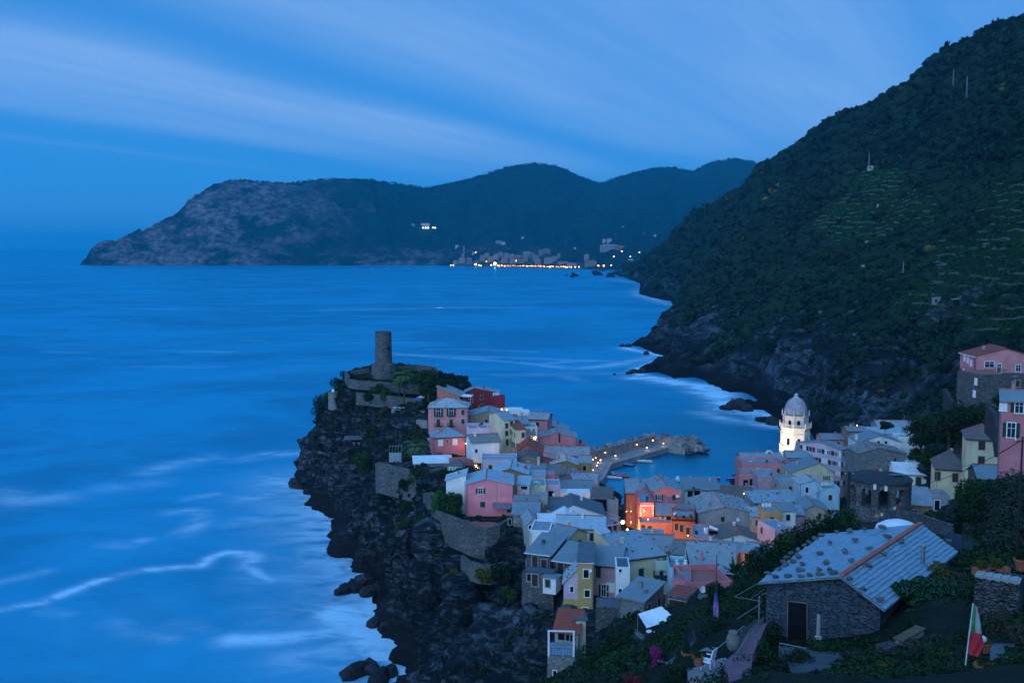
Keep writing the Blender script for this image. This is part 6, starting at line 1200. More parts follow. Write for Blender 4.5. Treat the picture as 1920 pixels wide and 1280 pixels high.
fb = emis('far_lamp', (1, .30, .07), 14); fw = emis('far_lamp_white', (1, .85, .6), 30)
lm_ = MB().lathe([(.3, -1), (.85, -.5), (1, 0), (.85, .5), (.3, 1)], 8).mesh('far_lamp', fb, True); lm2 = lm_.copy(); lm2.materials[0] = fw
for i in range(60):
    if i < 36:
        px = 938+i*(1089-938)/36+rnd.uniform(-2, 2); py = 498.0+rnd.uniform(-.8, .6)+(px-938)*.018; s = rnd.choice([1.0, 1.3, 2.0])*(1.35 if 1020 < px < 1046 or px > 1078 else 1); white = False
    else: px, py, s, white = [(892,496,3.2,1),(928,494,4.6,1),(921,497,2.6,0),(934,498,2.2,0),(898,497,2,0),(902,498,1.8,0),(912,490,1.8,0),(845,497,1.8,0),(850,497,1.8,0),(892,473,1.8,0),(968,489,2,0),(1012,478,1.9,0),(1122,498,2.6,0),(1132,498,2.6,0),(1146,498,2.6,0),(1166,471,2,0),(1151,481,2,0),(1182,481,1.8,0),(1199,473,1.7,0),(793,427,1.6,1),(798,427,1.6,1),(803,427,1.6,1),(812,427,1.5,1),(816,427,1.5,1)][i-36]
    Y = min(far_y(px, py), 5600)-25; p = P(px, py, Y); o = link('far_lamp', lm2 if white else lm_, None, p, (0, 0, 0), (s, s, s))
    if i < 36: tag(o, 'orange seafront lamp in the row along the far town', 'lamp', 'orange lamps along the far seafront')
    else: tag(o, {36: 'bright white lamp at the left end of the far town', 37: 'largest star-like white lamp of the far town'}.get(i, 'scattered lamp on the slopes around the far town' if py < 490 or px > 1100 else 'small lamp beside the left end of the far seafront'), 'lamp', 'scattered lamps' if i > 37 and (py < 490 or px > 1100) else 'lamps at the left end' if i > 37 else 'white lamps')
beach = MB()
# ------------------------------------------------------------------ vegetation
org_h = P(1577, 1081, 50.0); dr_h = (P(1726, 985.5, 59.9)-org_h); dr_h.z = 0; dr_h.normalize()
def gp(px, py, Y, z=None): p = P(px, py, Y); return (p.x, p.y, ground(p.x, p.y)-.1 if z is None else z)
def treeat(label, px, pytop, Y, h, r, lm, n=2200, size=.2, seed=0, cat='tree', name='tree', lumps=14, group=None, ch=.7):
    p = P(px, pytop, Y); return tree(name, label, cat, (p.x, p.y, p.z-h), h, r, lm, n, size, lumps, seed, ch, group)
treeat('broad dark tree crowning the right side of the castle rock', 803, 686, 308, 10.5, 5.0, 'mid', 4200, .3, 1, ch=.92); treeat('smaller dark tree beside the castle tree above the orange house', 822, 705, 305, 8, 3.6, 'dark', 2200, .28, 2, ch=.92)
palm('tall palm standing in front of the castle tower', gp(757, 745, 310), P(757, 704, 310).z-gp(757,745,310)[2], 5.4, 3); palm('short round palm left of the low rose house', gp(782, 862, 262), P(782, 838, 262).z-gp(782,862,262)[2], 4.8, 5)
palm('shorter palm leaning beside the tall castle palm', gp(748, 748, 311), P(748, 716, 311).z-gp(748,748,311)[2], 4.2, 7)
for i, (px, py, Y, r, hgt, lm, lb) in enumerate([(655,705,327,2.6,3.4,'dark','dark bush hanging below the left castle parapet'),(640,720,334,4,6,'dark','large dark shrub on the castle rock edge'),(620,725,340,3,4,'mid','green shrub behind the small lookout'),(604,750,348,4.2,7,'dark','shrubs on the leftmost cliff shoulder'),(598,775,352,4.2,8,'dark','shrub mass halfway down the left shoulder'),
    (712,728,316,3.4,3.2,'mid','green bush beneath the castle tower'),(690,742,314,2.4,3,'dark','dark bush on the wall below the castle'),(725,738,313,3,3,'bright','bright creeper on the wall below the palm'),(745,778,302,3.2,6,'mid','green creeper falling from the cafe terrace'),(735,800,300,3,6,'dark','dark creeper lower down the cafe cliff'),(720,770,304,2,2.6,'brownf','brown bush beside the cafe tables'),
    (765,778,300,3,2.0,'bright','grassy hedge along the cafe terrace edge'),(700,838,300,3.6,5,'dark','bushes below the cliff cafe'),(680,860,298,4.5,6,'mid','green bush mass under the cliff cafe'),(660,850,310,3,5,'dark','dark scrub left of the cliff cafe'),(725,840,285,3,5,'dark','scrub right of the cliff cafe'),
    (740,882,250,1.6,1.0,'bright','lawn edge hedge on the garden terrace'),(780,890,246,2,3.6,'mid','creeper hanging from the garden wall'),(760,905,246,2.2,3.4,'dark','dark shrub below the garden wall'),(824,935,207,2.2,4.4,'bright','dense bright hedge left of the large pink house'),(843,934,205.5,2.3,4.6,'mid','darker hedge against the white annex'),(858,940,204.5,1.8,4.4,'mid','hedge end touching the large pink house'),
    (863,882,238,1.6,1.4,'bright','bright green shrub before the lamp-lit stairs'),(832,886,240,2,1.8,'dark','dark bush beside the small hut'),(880,1035,199,2.0,2.8,'dark','bush growing from the foot of the bastion'),(835,1030,205,2.6,2.6,'mid','bush at the left foot of the bastion'),(935,1068,186,2.4,3,'dark','dark bush below the lower terrace wall'),(905,1075,184,2.2,1.8,'yel','yellowing bush below the lower terrace wall'),(800,990,212,3,3,'mid','scrub under the stone pier'),(770,950,230,3,3,'dark','scrub on the rock below the garden'),(755,985,232,2.6,2.4,'yel','yellow flowering scrub on the cliff'),(850,1075,192,2.2,2,'yel','yellow scrub patch lower on the cliff'),(950,1110,168,2,2,'mid','weeds on the ledge beside the cave')]):
    p = P(px, py, Y); gz_ = ground(p.x, p.y); bz = p.z-hgt*.75; bz = gz_-.9 if i < 5 else bz; bush(lb, (p.x, p.y, bz), r*1.15, hgt*1.1, lm, int(700+r*320), .26, i)
# right hand trees
for i, (px, py, Y, h, r, lm, n_, lb) in enumerate([(1757,760,222,9,5,'mid',2400,'rounded green tree below the retaining wall'),(1730,775,226,8,4.4,'dark',2000,'dark tree left of the retaining wall tree'),(1785,790,212,7,4.6,'dark',2000,'dark spreading tree above the cream hip roof'),(1812,742,205,10,4.8,'dark',2000,'dark tree rising before the stone front of the large hillside house'),(1846,752,203,9,4.2,'mid',1600,'green tree below the stone wing'),(1782,758,206,9,4.6,'dark',1800,'dark tree left of the large hillside house'),(1735,800,220,7,4,'dark',1800,'dark tree behind the white walled terrace'),(1800,795,208,6,3.4,'mid',1500,'green tree tucked behind the tall cream house'),
    (1748,832,215,7,3.8,'mid',2000,'green tree between rubble walled house and cream house'),(1722,838,222,5,3,'mid',1500,'low green tree right of the rubble walled house'),(1718,790,232,4,2.4,'mid',900,'small tree beside the highest grey roof'),(1885,730,165,4,2.6,'mid',1300,'small tree between stone wing and pink house'),(1660,788,232,3,2,'dark',800,'bush before the highest slate roof'),
    (1840,888,92,7,3.1,'mid',4200,'leafy green tree left of the utility pole'),(1878,895,88,7,3.0,'dark',3600,'dark tree right behind the leafy one'),(1908,878,78,7.5,2.7,'olive',3600,'grey-green tree at the right edge by the pole'),(1902,945,62,6,2.2,'olive',3800,'pale olive tree nearest on the right'),(1850,965,80,5,2.6,'dark',2600,'dark low tree under the utility pole'),(1868,1000,66,3.5,1.9,'mid',2000,'green bush under the olive tree'),(1818,938,96,4.5,2.3,'dark',2200,'dark tree beside the blue cloth')]):
    treeat(lb, px, py, Y, h, r, lm, n_, .0019*Y if Y < 130 else .26, i+20, ch=.85)
for i, (px, py, Y, r, h, lm, lb) in enumerate([(1590,965,92,2.2,3.2,'mid','light green shrubs in front of the round ruin'),(1565,975,88,2.0,2.8,'dark','dark shrubs left of the ruin shrubs'),(1530,985,86,2.2,3.0,'dark','dark hedge behind the slate hut roof'),(1498,1000,84,2.2,3.2,'dark','dense dark hedge between town and hut'),(1465,1015,82,2.2,3.4,'mid','green hedge descending towards the awning'),(1440,1040,80,2.2,3.6,'dark','dark hedge beside the pink rafter house'),(1415,1060,78,2.2,4,'dark','dark bush above the washing frame'),(1400,1085,74,2.2,4,'mid','green bush left of the hut roof'),
    (1380,1110,72,2.0,4,'dark','dark bush behind the flag'),(1350,1105,84,1.8,2.4,'dark','bush top beside the aloe'),(1365,1140,64,1.7,2.6,'mid','white flowering shrub beside the flag'),(1300,1165,82,2.4,3.2,'mid','green bush between awning and flag'),(1325,1150,76,2.0,3.2,'mid','round green bush left of the flag'),(1270,1185,86,2.6,3.4,'bright','bright green bush right of the awning'),(1250,1212,80,2.2,2.6,'mid','green bush below the awning terrace'),
    (1140,1190,108,4.0,5,'dark','large dark bush at the bottom centre'),(1110,1230,96,4,5,'dark','dark bush in front of the little tower house'),(1165,1235,84,3.4,4,'mid','green bush at the bottom edge'),(1205,1255,70,2.6,3,'dark','dark bush below the bougainvillea'),(1095,1275,84,3.2,3.4,'mid','bush at the bottom edge beside the tower house'),(1395,1150,60,1.5,2.6,'dark','dark bush under the crossbars of the washing frame'),(1350,1175,58,1.6,2.6,'dark','dark foliage behind the flag foot'),(1310,1195,62,1.6,2.2,'mid','bush behind the small terrace railing'),(1280,1225,58,1.3,1.6,'mid','low green bush left of the small terrace'),(1420,1255,38,.9,1.1,'dark','ivy tongue over the rose path'),(1500,1225,42,1.1,1.0,'dark','dark hedge in front of the hut door railing'),(1600,1225,42,.8,.6,'olive','grey weeds under the hut wall'),(1690,1185,46,.8,.7,'dark','weeds beside the plank bench'),(1740,1160,46,1.3,1.3,'dark','dark scrub on the bank right of the hut'),(1790,1130,47,1.2,1.4,'olive','pale scrub on the bank below the dry stone wall'),(1250,1268,52,1.8,1.8,'mid','spiky green bush at the bottom edge'),(1290,1262,47,1.8,1.8,'dark','dark bush beside the terracotta pot'),(1390,1240,42,1.4,1.6,'dark','ivy mound on the path edge'),
    (1430,1210,45,1.1,1.7,'mid','climbing plant left of the hut door'),(1455,1185,49,.9,2.6,'dark','tall climber on the hut wall'),(1480,1245,41,1.6,1.5,'dark','dark ivy in front of the hut door'),(1545,1215,44,1.2,1.3,'mid','ivy at the foot of the hut post'),(1340,1275,38,1.4,1.2,'dark','dark foliage at the bottom edge under the chair'),(1450,1275,36,1.6,1.3,'mid','ivy over the bottom path wall'),
    (1675,1258,38,1.2,1.5,'yel','yellowish rounded bush at the bottom edge'),(1755,1210,42,1.8,2.0,'olive','grey-green grass clump in the garden bed'),(1725,1235,40,1.4,1.4,'olive','wispy plant beside the plank'),(1790,1180,45,1.6,1.6,'dark','dark garden plants left of the flag pole'),(1780,1065,54,1.5,2.0,'yel','yellow leafed shrub beside the prickly pear'),(1800,1090,52,1.4,2.2,'brownf','dry shrub right of the prickly pear'),(1770,1115,50,1.8,2.0,'dark','dark scrub under the prickly pear'),(1815,1110,50,1.2,1.5,'mid','green scrub before the stone wall'),(1640,995,76,1.4,1.0,'mid','weeds on the ridge behind the hut'),
    (1625,1050,96,2.6,3.4,'brownf','dead creeper under the ruin') if False else (1700,1210,42,1.2,1.0,'brownf','dry grass beside the bench plank'),(1905,1235,33,.9,1.0,'mid','plants at the right bottom corner'),(1895,1150,38,1.0,1.4,'brownf','dry plants on the right fence')]):
    p = P(px, py, Y); bush(lb, (p.x, p.y, p.z-h*.85), r, h, lm, int(900+r*700) if Y < 60 else int(900+r*300), max(.05, .0017*Y), i+60)
p = P(1232, 1228, 66); bush('magenta bougainvillea beside the washing frame', (p.x, p.y, p.z-.8), .75, 1.4, 'pinkf', 900, .07, 3, name='flowering_bush'); p = P(1185, 1278, 62); bush('dark red leafed shrub at the bottom edge', (p.x, p.y, p.z-.4), 1.1, .9, 'redf', 900, .08, 4)
# aloe / agave beside the rose terrace
p = P(1378, 1075, 84); b = MB(); rnd2 = random.Random(2)
for i in range(26):
    a = i*2.4; e_ = rnd2.uniform(.2, 1.3); L_ = rnd2.uniform(1.3, 2.2); d = Vector((math.cos(a)*math.cos(e_), math.sin(a)*math.cos(e_), math.sin(e_))); s = Vector((-math.sin(a), math.cos(a), 0)); pts = [d*L_*t+Vector((0, 0, -.5*t*t)) for t in (0, .33, .66, 1)]; wd = (.13, .16, .1, .01)
    vs = [q_+s*w_*k_ for q_, w_ in zip(pts, wd) for k_ in (-1, 1)]; b.add(vs, [(2*j, 2*j+1, 2*j+3, 2*j+2) for j in range(3)])
o = link('agave', b.mesh('agave', LM['cactus']), None, p); tag(o, 'large blue-green agave above the street right of the rose terrace', 'agave')
# prickly pear
p = P(1738, 1145, 50); b = MB(); rnd2 = random.Random(12)
def pad(b, base, d, L_, wd, dep):
    d = d.normalized(); s = d.cross(Vector((rnd2.uniform(-1, 1), rnd2.uniform(-1, 1), .3))).normalized(); n_ = d.cross(s); vs = []; k_ = 10; c = base+d*L_*.5
    for off in (-.035, .035):
        for i in range(k_): a = 2*math.pi*i/k_; vs.append(c+d*(L_*.5*math.cos(a))+s*(wd*.5*math.sin(a))+n_*off)
    b.add(vs, [list(range(k_)), list(range(k_, 2*k_))[::-1]]+[(i, (i+1) % k_, k_+(i+1) % k_, k_+i) for i in range(k_)])
    if dep:
        for j in range(rnd2.choice([2, 2, 3])): pad(b, base+d*L_*rnd2.uniform(.75, .98)+s*rnd2.uniform(-.3, .3)*wd, d+s*rnd2.uniform(-.9, .9)+Vector((rnd2.uniform(-.5, .5), rnd2.uniform(-.5, .5), rnd2.uniform(0, .4))), L_*.92, wd*.94, dep-1)
for i in range(7): pad(b, Vector((rnd2.uniform(-.7, .7), rnd2.uniform(-.4, .4), -.5)), Vector((rnd2.uniform(-.35, .35), rnd2.uniform(-.3, .2), 1)), .6, .44, 4)
o = link('prickly_pear', b.mesh('prickly_pear', LM['cactus'], True), None, (p.x, p.y, p.z)); tag(o, 'prickly pear cactus beside the slate roofed hut', 'cactus')

# ---- scrub that covers the slopes: uncountable
def scatter(name, label, pts, sizes, lm, k_=26):
    n_ = len(pts); base = []
    for q in range(6):
        v, f = leaves(k_, [(0, 0, .35, .75, .75, .5)], .42); base.append(v)
    V = np.zeros((n_, k_*4, 3), np.float32); ang = np.random.uniform(0, 6.283, n_); ch = np.random.randint(0, 6, n_); B = np.stack(base)[ch]
    c, s = np.cos(ang)[:, None], np.sin(ang)[:, None]; V[:, :, 0] = B[:, :, 0]*c-B[:, :, 1]*s; V[:, :, 1] = B[:, :, 0]*s+B[:, :, 1]*c; V[:, :, 2] = B[:, :, 2]
    V = V*np.asarray(sizes)[:, None, None]+np.asarray(pts)[:, None, :]; f = np.arange(n_*k_*4).reshape(-1, 4)
    o = link(name, np_mesh(name, V.reshape(-1, 3), f, LM[lm] if isinstance(lm, str) else lm, False)); tag(o, kind='stuff'); return o
def scatter_blobs(name, pts, sizes, lm):
    bm = bmesh.new(); bmesh.ops.create_icosphere(bm, subdivisions=2, radius=1); bm.verts.ensure_lookup_table(); V0 = np.array([v.co[:] for v in bm.verts]); F0 = np.array([[v.index for v in f.verts] for f in bm.faces]); bm.free()
    cz = V0[F0].mean(1)[:, 2]; F0 = F0[cz > -.45]; base = []
    for q in range(8): base.append(np.array([v*np.array([1, 1, .8])*(1+.55*noise.noise(Vector(v)*1.6+Vector((q*7, 0, 0)))+.3*noise.noise(Vector(v)*4+Vector((0, q*5, 0)))) for v in V0]))
    n_ = len(pts); B = np.stack(base)[np.random.randint(0, 8, n_)]; ang = np.random.uniform(0, 6.283, n_); c, s = np.cos(ang)[:, None], np.sin(ang)[:, None]
    W_ = np.stack([B[:, :, 0]*c-B[:, :, 1]*s, B[:, :, 0]*s+B[:, :, 1]*c, B[:, :, 2]+.25], -1)*np.asarray(sizes)[:, None, None]*.85+np.asarray(pts)[:, None, :]
    f = (F0[None]+(np.arange(n_)*len(V0))[:, None, None]).reshape(-1, 3)
    return tag(link(name, np_mesh(name, W_.reshape(-1, 3), f, LM[lm], True, 3)), kind='stuff')
hv3 = np.stack([fx, fy, fz], 1).reshape(len(rows), len(cols), 3)
dens = []; nsel = 0; P_, S_ = [], []
LM['hill'] = leafmat('hillside_scrub', (.0008,.005,.004), (.013,.036,.015), .02, (.13,.10,.018)); LM['hill2'] = leafmat('pale_scrub', (.012,.028,.02), (.03,.06,.035), .03)
R1_, C1_ = len(rows), len(cols); vis = cols < 2000
for t_ in range(90000):
    i = random.randrange(R1_-2); j = random.randrange(C1_-60); x, y, z = hv3[i, j]
    if z < 6 or cols[j] > 1990: continue
    n_ = noise.fractal(Vector((x*.012, y*.012, z*.012)), .8, 2, 4); keep = min(1, max(0, (z-8)/55))*.95+n_*.6
    tmv = tm[i*C1_+j]
    if random.random() > keep or (tmv > .3 and random.random() < .85): continue
    s = y*.0042*random.uniform(.5, 1.3)*(1.0 if random.random() < .85 else 1.7)*(.55 if tmv > .3 else 1); P_.append((x+random.uniform(-1, 1)*y*.002, y+random.uniform(-1, 1)*y*.003, z-.25*s)); S_.append(s)
    if len(P_) >= 21000: break
P_ = np.array(P_); S_ = np.array(S_); pick = np.random.rand(len(P_)) < .8
rb_ = np.random.rand(len(P_)) < .62; scatter_blobs('hillside_trees', P_[pick & rb_], S_[pick & rb_]*1.05, 'hill'); scatter('hillside_scrub', '', P_[pick & ~rb_], S_[pick & ~rb_], 'hill', 20); scatter('pale_hillside_scrub', '', P_[~pick], S_[~pick]*.9, 'hill2', 22)
# scrub on the promontory and the near slope
foot = [(q.e.x, q.e.y, max(q.w, q.d)*.62+.6, q) for q in hs.values()]
P_, S_ = [], []
for t_ in range(60000):
    i = random.randrange(len(gy)-2); j = random.randrange(len(gx)-2); k2 = i*len(gx)+j; x, y, z = vx[k2], vy[k2], vz[k2]
    if z < 7 or y < 28 or abs(x) > y*.62+5: continue
    n_ = noise.fractal(Vector((x*.05, y*.05, z*.05+5)), .8, 2, 4); st_ = stv[k2]
    west = x < 10 and y > 150
    pr = ((.62 if z > 14 and x < -34 else .40 if z > 16 else .20)+n_*1.1-(.0 if z > 22 else .25)-st_*.15) if west else .75
    if random.random() > pr: continue
    if not west and random.random() > min(1, y/130): continue
    bad = False
    for ex, ey, r_, q in foot:
        if abs(x-ex) < r_+4 and abs(y-ey) < r_+9:
            c, s = math.cos(-q.rz), math.sin(-q.rz); lx = c*(x-ex)-s*(y-ey); ly = s*(x-ex)+c*(y-ey)
            if -q.w/2-.8 < lx < q.w/2+.8 and -1.2 < ly < q.d+1: bad = True; break
    if bad or (25 < y < 66 and 8 < x < 36 and True): continue
    if 150 < y < 420 and not west and x > 10 and x < 80 and random.random() < .8: continue
    s = min(max(y*.0042, .3), 1.15)*random.uniform(.5, 1.4); P_.append((x, y, z-.2*s)); S_.append(s)
    if len(P_) >= 17000: break
P_ = np.array(P_); S_ = np.array(S_); pick = np.random.rand(len(P_)) < .85
LM['cliff'] = leafmat('cliff_scrub', (.010,.026,.010), (.030,.055,.018), .25, (.13,.09,.015))
scatter('cliff_scrub', '', P_[pick], S_[pick], 'cliff', 30); scatter('pale_cliff_scrub', '', P_[~pick], S_[~pick], 'olive', 30)
P_, S_ = [], []
yy_ = np.repeat(gy[:, None], len(gx), 1).ravel(); cand = np.nonzero((yy_ < 150) & (yy_ > 30) & (np.abs(vx) < yy_*.62+3) & (vx > -25))[0]
wgt = 1/yy_[cand]**1.6; wgt /= wgt.sum()
near_ = cand[(vx[cand] > 12) & (vx[cand] < 38) & (yy_[cand] > 34) & (yy_[cand] < 66)]
for k2 in list(np.random.choice(cand, 22000, p=wgt))+list(np.random.choice(near_, 7000)):
    x, y, z = vx[k2]+random.uniform(-.5, .5), vy[k2]+random.uniform(-.5, .5), 0; z = ground(x, y)
    px_s = x/y; lx, ly = x-org_h.x, y-org_h.y
    du = lx*dr_h.x+ly*dr_h.y; dv_ = lx*dr_h.y-ly*dr_h.x
    if -.2 < du < 14 and -4.8 < dv_ < 3.0: continue
    if 38 < y < 56 and .205 < px_s < .262: continue
    if noise.noise(Vector((x*.22, y*.22, 4))) < -.45: continue
    if any(abs(x-ex) < 9 and abs(y-ey) < 9 for ex, ey, r_, q in foot): continue
    s = min(.0042*y, .5)*random.uniform(.5, 1.5); P_.append((x, y, z-.1*s)); S_.append(s)
P_ = np.array(P_); S_ = np.array(S_); rr_ = np.random.rand(len(P_))
scatter('undergrowth', '', P_[rr_ < .55], S_[rr_ < .55], 'dark', 34); scatter('garden_weeds', '', P_[(rr_ >= .55) & (rr_ < .85)], S_[(rr_ >= .55) & (rr_ < .85)], 'mid', 34); scatter('dry_weeds', '', P_[rr_ >= .85], S_[rr_ >= .85]*.8, 'olive', 26)
# tree line on the far ridge
P_, S_ = [], []
for c in np.arange(430, 1440, 2.2):
    if random.random() < .35: continue
    u, v = ray(c, itp(sil, c)); Y = itp(ysl, c); P_.append((u*Y, Y-10, H+v*Y-2)); S_.append(random.uniform(5, 13))
scatter('far_ridge_trees', '', np.array(P_), np.array(S_), 'dark', 14)

# ------------------------------------------------------------------ hillside sheds, poles and pylons
def my(px, py):                                     # distance of the mountain surface seen at this pixel
    j = int(np.clip((px-1120)/2.2, 0, C1_-1)); u, v = ray(px, py)
    for i in range(R1_-1):
        x, y, z = hv3[i, j]
        if (z-H)/y >= v and z > 1: return y
    return 900
for i, (px, py, w_, h_, lb) in enumerate([(1632,313,10,5,'white hut with a mast high on the terraces'),(1618,503,5,14,'narrow white ruin wall among the dark hill trees'),(1756,561,14,9,'small stone shed with pale wall on the vineyard terraces'),(1796,563,20,8,'dark open stone shed right of the pale one'),(1628,453,10,4,'tiny low hut below the upper vineyard'),(1540,588,9,10,'ruined stone gable on the dark slope'),(1767,497,14,4,'turquoise roofed shelter on the terraces'),(1852,458,14,6,'heap-like stone hut at the bend of the footpath'),(1646,385,3,6,'tiny white shrine on the vineyard edge')]):
    Y = my(px, py+h_/2)-2; p = P(px, py+h_/2, Y); ww, hh_ = m(w_, Y), m(h_, Y); o = empty('hut', (p.x, p.y, p.z-.4), -.2, lb, 'hut', 'huts on the vineyard hillside')
    MB().box(-ww/2, ww/2, 0, max(2, ww*.7), -2, hh_).build('wall', [W['grey'], W['grey'], W['pstone'], W['dstone'], W['grey'], W['stone'], W['dstone'], W['stone'], W['grey']][i], o); MB().obox((0, max(2, ww*.7)/2, hh_+.1), (ww/2+.2, 0, .15), (0, max(2, ww*.7)/2+.2, 0), (0, 0, .08)).build('roof', plain('turquoise_sheet', (.05,.25,.25), .7) if i == 6 else RM['mid'], o); MB().box(-ww*.2, ww*.1, -.03, .02, 0, hh_*.65).build('door', darkp, o)
for i, (px, pyt, pyb, lb) in enumerate([(1571,201,218,'lattice power pylon on the ridge skyline'),(1812,143,182,'tall thin pylon high on the slope, nearer the edge'),(1787,130,160,'second thin pylon left of the tall one'),(1629,285,314,'mast beside the white hut'),(1693,490,520,'wooden pole among the lower vineyards')]):
    Y = my(px, pyb)-3; p = P(px, pyb, Y); ph = P(px, pyt, Y).z-p.z; wd = .25+ph*.025; b = MB()
    for sx_ in (-1, 1):
        for sy_ in (-1, 1): b.tube([(sx_*wd, sy_*wd, -1), (sx_*wd*.15, sy_*wd*.15, ph)], .09 if ph > 8 else .05, 4)
    k_ = int(ph/2)+1
    for j in range(k_): t0, t1 = j/k_, (j+1)/k_; a0, a1 = wd*(1-.85*t0), wd*(1-.85*t1); b.tube([(-a0, -a0, ph*t0), (a1, -a1, ph*t1)], .06, 3); b.tube([(a0, -a0, ph*t0), (-a1, -a1, ph*t1)], .06, 3)
    for t in (.82, .93): b.tube([(-wd*1.1, 0, ph*t), (wd*1.1, 0, ph*t)], .07, 4)
    o = link('pylon' if i < 4 else 'pole', b.mesh('pylon', metal), None, p); tag(o, lb, 'pylon' if i < 4 else 'pole')

# ------------------------------------------------------------------ round ruin on the near hill
Y = 150; c = P(1650, 893, Y); rr = m(57, Y); zt = c.z; z1 = P(1650, 955, Y-rr).z; zg = z1-5; root = empty('round_ruin', (c.x, c.y, zg), 0, 'round stone ruin with tall arches and dark netted roof', 'ruin tower')
b = MB(); n = 48; b.lathe([(rr*1.04, 0), (rr*1.02, z1-zg-.2), (rr*1.02, z1-zg)], n); b.build('base_drum', W['stone'], root)
b = MB(); nb_ = 11; H1 = zt-zg-.35; z0_ = z1-zg
for k_ in range(nb_):
    a0 = 2*math.pi*k_/nb_+.22; da = 2*math.pi/nb_; ow_ = da*.30; cen = a0+da/2; zs = H1-1.3; ra = ow_*rr
    def cp(a, z, o_): return ((rr-o_)*math.cos(a), (rr-o_)*math.sin(a), z)
    segs = []
    for s0, s1 in ((a0, (a0+cen-ow_)/2), ((a0+cen-ow_)/2, cen-ow_), (cen+ow_, (a0+da+cen+ow_)/2), ((a0+da+cen+ow_)/2, a0+da)): segs.append([(s0, z0_), (s1, z0_), (s1, H1), (s0, H1)])
    arc = [(cen+ow_*math.cos(t), zs+ra*.8*math.sin(t)) for t in [math.pi*i/6 for i in range(7)]]
    for i in range(6): (xa, za), (xb, zb2) = arc[i], arc[i+1]; segs.append([(xb, zb2), (xa, za), (xa, H1), (xb, H1)])
    for sg in segs: vs = [cp(a, z, 0) for a, z in sg]+[cp(a, z, .9) for a, z in sg]; b.add(vs, [(0,1,2,3),(7,6,5,4),(0,4,5,1),(1,5,6,2),(2,6,7,3),(3,7,4,0)])
b.build('arcade', W['stone'], root)
MB().lathe([(rr*.35, z0_), (rr*.35, H1)], 16).build('core', W['dstone'], root)
b = MB(); b.lathe([(rr*1.03, H1), (rr*1.03, H1+.2), (rr*.95, H1+.42), (rr*.4, H1+.75), (.05, H1+.8)], n); b.build('netted_roof', plain('dark_netting', (.035,.04,.045), .95, .5, 3), root)
MB().obox((rr*.45, -rr*.2, H1+.85), (.95, .2, 0), (-.2, .6, -.05), (0, 0, .04)).build('roof_panel', plain('panel', (.12,.13,.15), .6), root)
for k_, px in enumerate((1640, 1661)): q = P(px, 912+3*k_, Y-rr); MB().obox((q.x-c.x, q.y-c.y-.05, q.z-zg), (.22, 0, 0), (0, .03, 0), (0, 0, .42)).build('hanging_banner', clothw, root)
flg = [plain('flag_green', (.03,.22,.06), .8), plain('flag_white', (.35,.36,.36), .8), plain('flag_red', (.55,.03,.04), .8)]
def flag(name, label, pos, polepts, fp, fd, wd, hg, order=(0, 1, 2), droop=.35, polemat=None):
    o = empty(name, pos, 0, label, 'flag'); MB().tube(polepts, .035, 6).build('pole', polemat or metal, o); mb = MB(); nx, ny = 15, 8; fp = Vector(fp); fd = Vector(fd).normalized()
    vs = [fp+fd*(wd*i/nx)+Vector((0, .12*math.sin(i*.9+j*.35)*(i/nx+.2), -hg*j/ny-droop*wd*(i/nx)**1.5)) for j in range(ny+1) for i in range(nx+1)]
    b_ = len(mb.v); mb.v += [tuple(v) for v in vs]
    for j in range(ny):
        for i in range(nx): mb.f.append([j*(nx+1)+i, j*(nx+1)+i+1, (j+1)*(nx+1)+i+1, (j+1)*(nx+1)+i]); mb.mi.append(min(2, i*3//nx))
    mb.build('cloth', [flg[k_] for k_ in order], o, smooth=True); return o
q = P(1659, 889, 152); flag('flag', 'green white and red flag flying over the round ruin', q, [(0, 0, -2.5), (0, 0, 1.3)], (0, 0, 1.2), (-1, -.2, 0), 1.5, .9)
# bunting below the ruin
b = MB(); A_, B_ = P(1632, 965, 140), P(1690, 940, 141); cc = A_.copy()
bc = [plain('bunting_%s' % n_, c_, .8) for n_, c_ in (('red', (.4,.05,.05)), ('blue', (.05,.12,.4)), ('yellow', (.5,.4,.08)), ('green', (.06,.25,.1)), ('white', (.6,.6,.6)))]
b.tube([A_-cc, A_.lerp(B_, .5)-cc-Vector((0, 0, .5)), B_-cc], .02, 4)
for i in range(12): t = (i+.5)/12; p = A_.lerp(B_, t)-cc-Vector((0, 0, 2*t*(1-t))); b.mat(i % 5).obox(p-Vector((0, 0, .2)), (.17, 0, 0), (0, .01, 0), (0, .03, .2))
o = link('bunting', b.mesh('bunting', bc), None, cc); tag(o, 'string of small coloured flags below the round ruin', 'bunting')
wallpath('garden_wall', 'stone wall with red coping sloping down behind the hut ridge', [(1660,955,120),(1710,958,112),(1760,975,105),(1795,985,100)], .4, 'stone')
wallpath('garden_wall', 'rubble garden wall at the foot of the round ruin', [(1585,968,128),(1620,978,122),(1680,975,120),(1720,972,120)], .5, 'dstone')
o = empty('tent', P(1684, 1001, 96), .2, 'white domed canopy just behind the hut ridge', 'canopy'); MB().lathe([(2.3, .2), (2.1, .75), (1.4, 1.15), (.6, 1.4), (.05, 1.45)], 14).build('cover', clothw, o, smooth=True)
b = MB(); [b.tube([(2.1*math.cos(a), 2.1*math.sin(a), -1.5), (2.1*math.cos(a), 2.1*math.sin(a), .6)], .05, 5) for a in (0, 1, 2, 3, 4, 5)]; b.build('poles', metal, o)
house('low slate roofed wing with pink brick verge beside the round ruin', (1715,946,152), 62, 6, -14, 'sb', 1.3, 'brown', 'slate', name='outbuilding', cat='outbuilding')
house('pale annex with doorway below the blue-white house', (1765,937,180), 34, 5, -6, 'flat', 0, 'grey', 'conc', name='outbuilding', cat='outbuilding', wins=[('f',1757,947,'k',.9,1.9)])
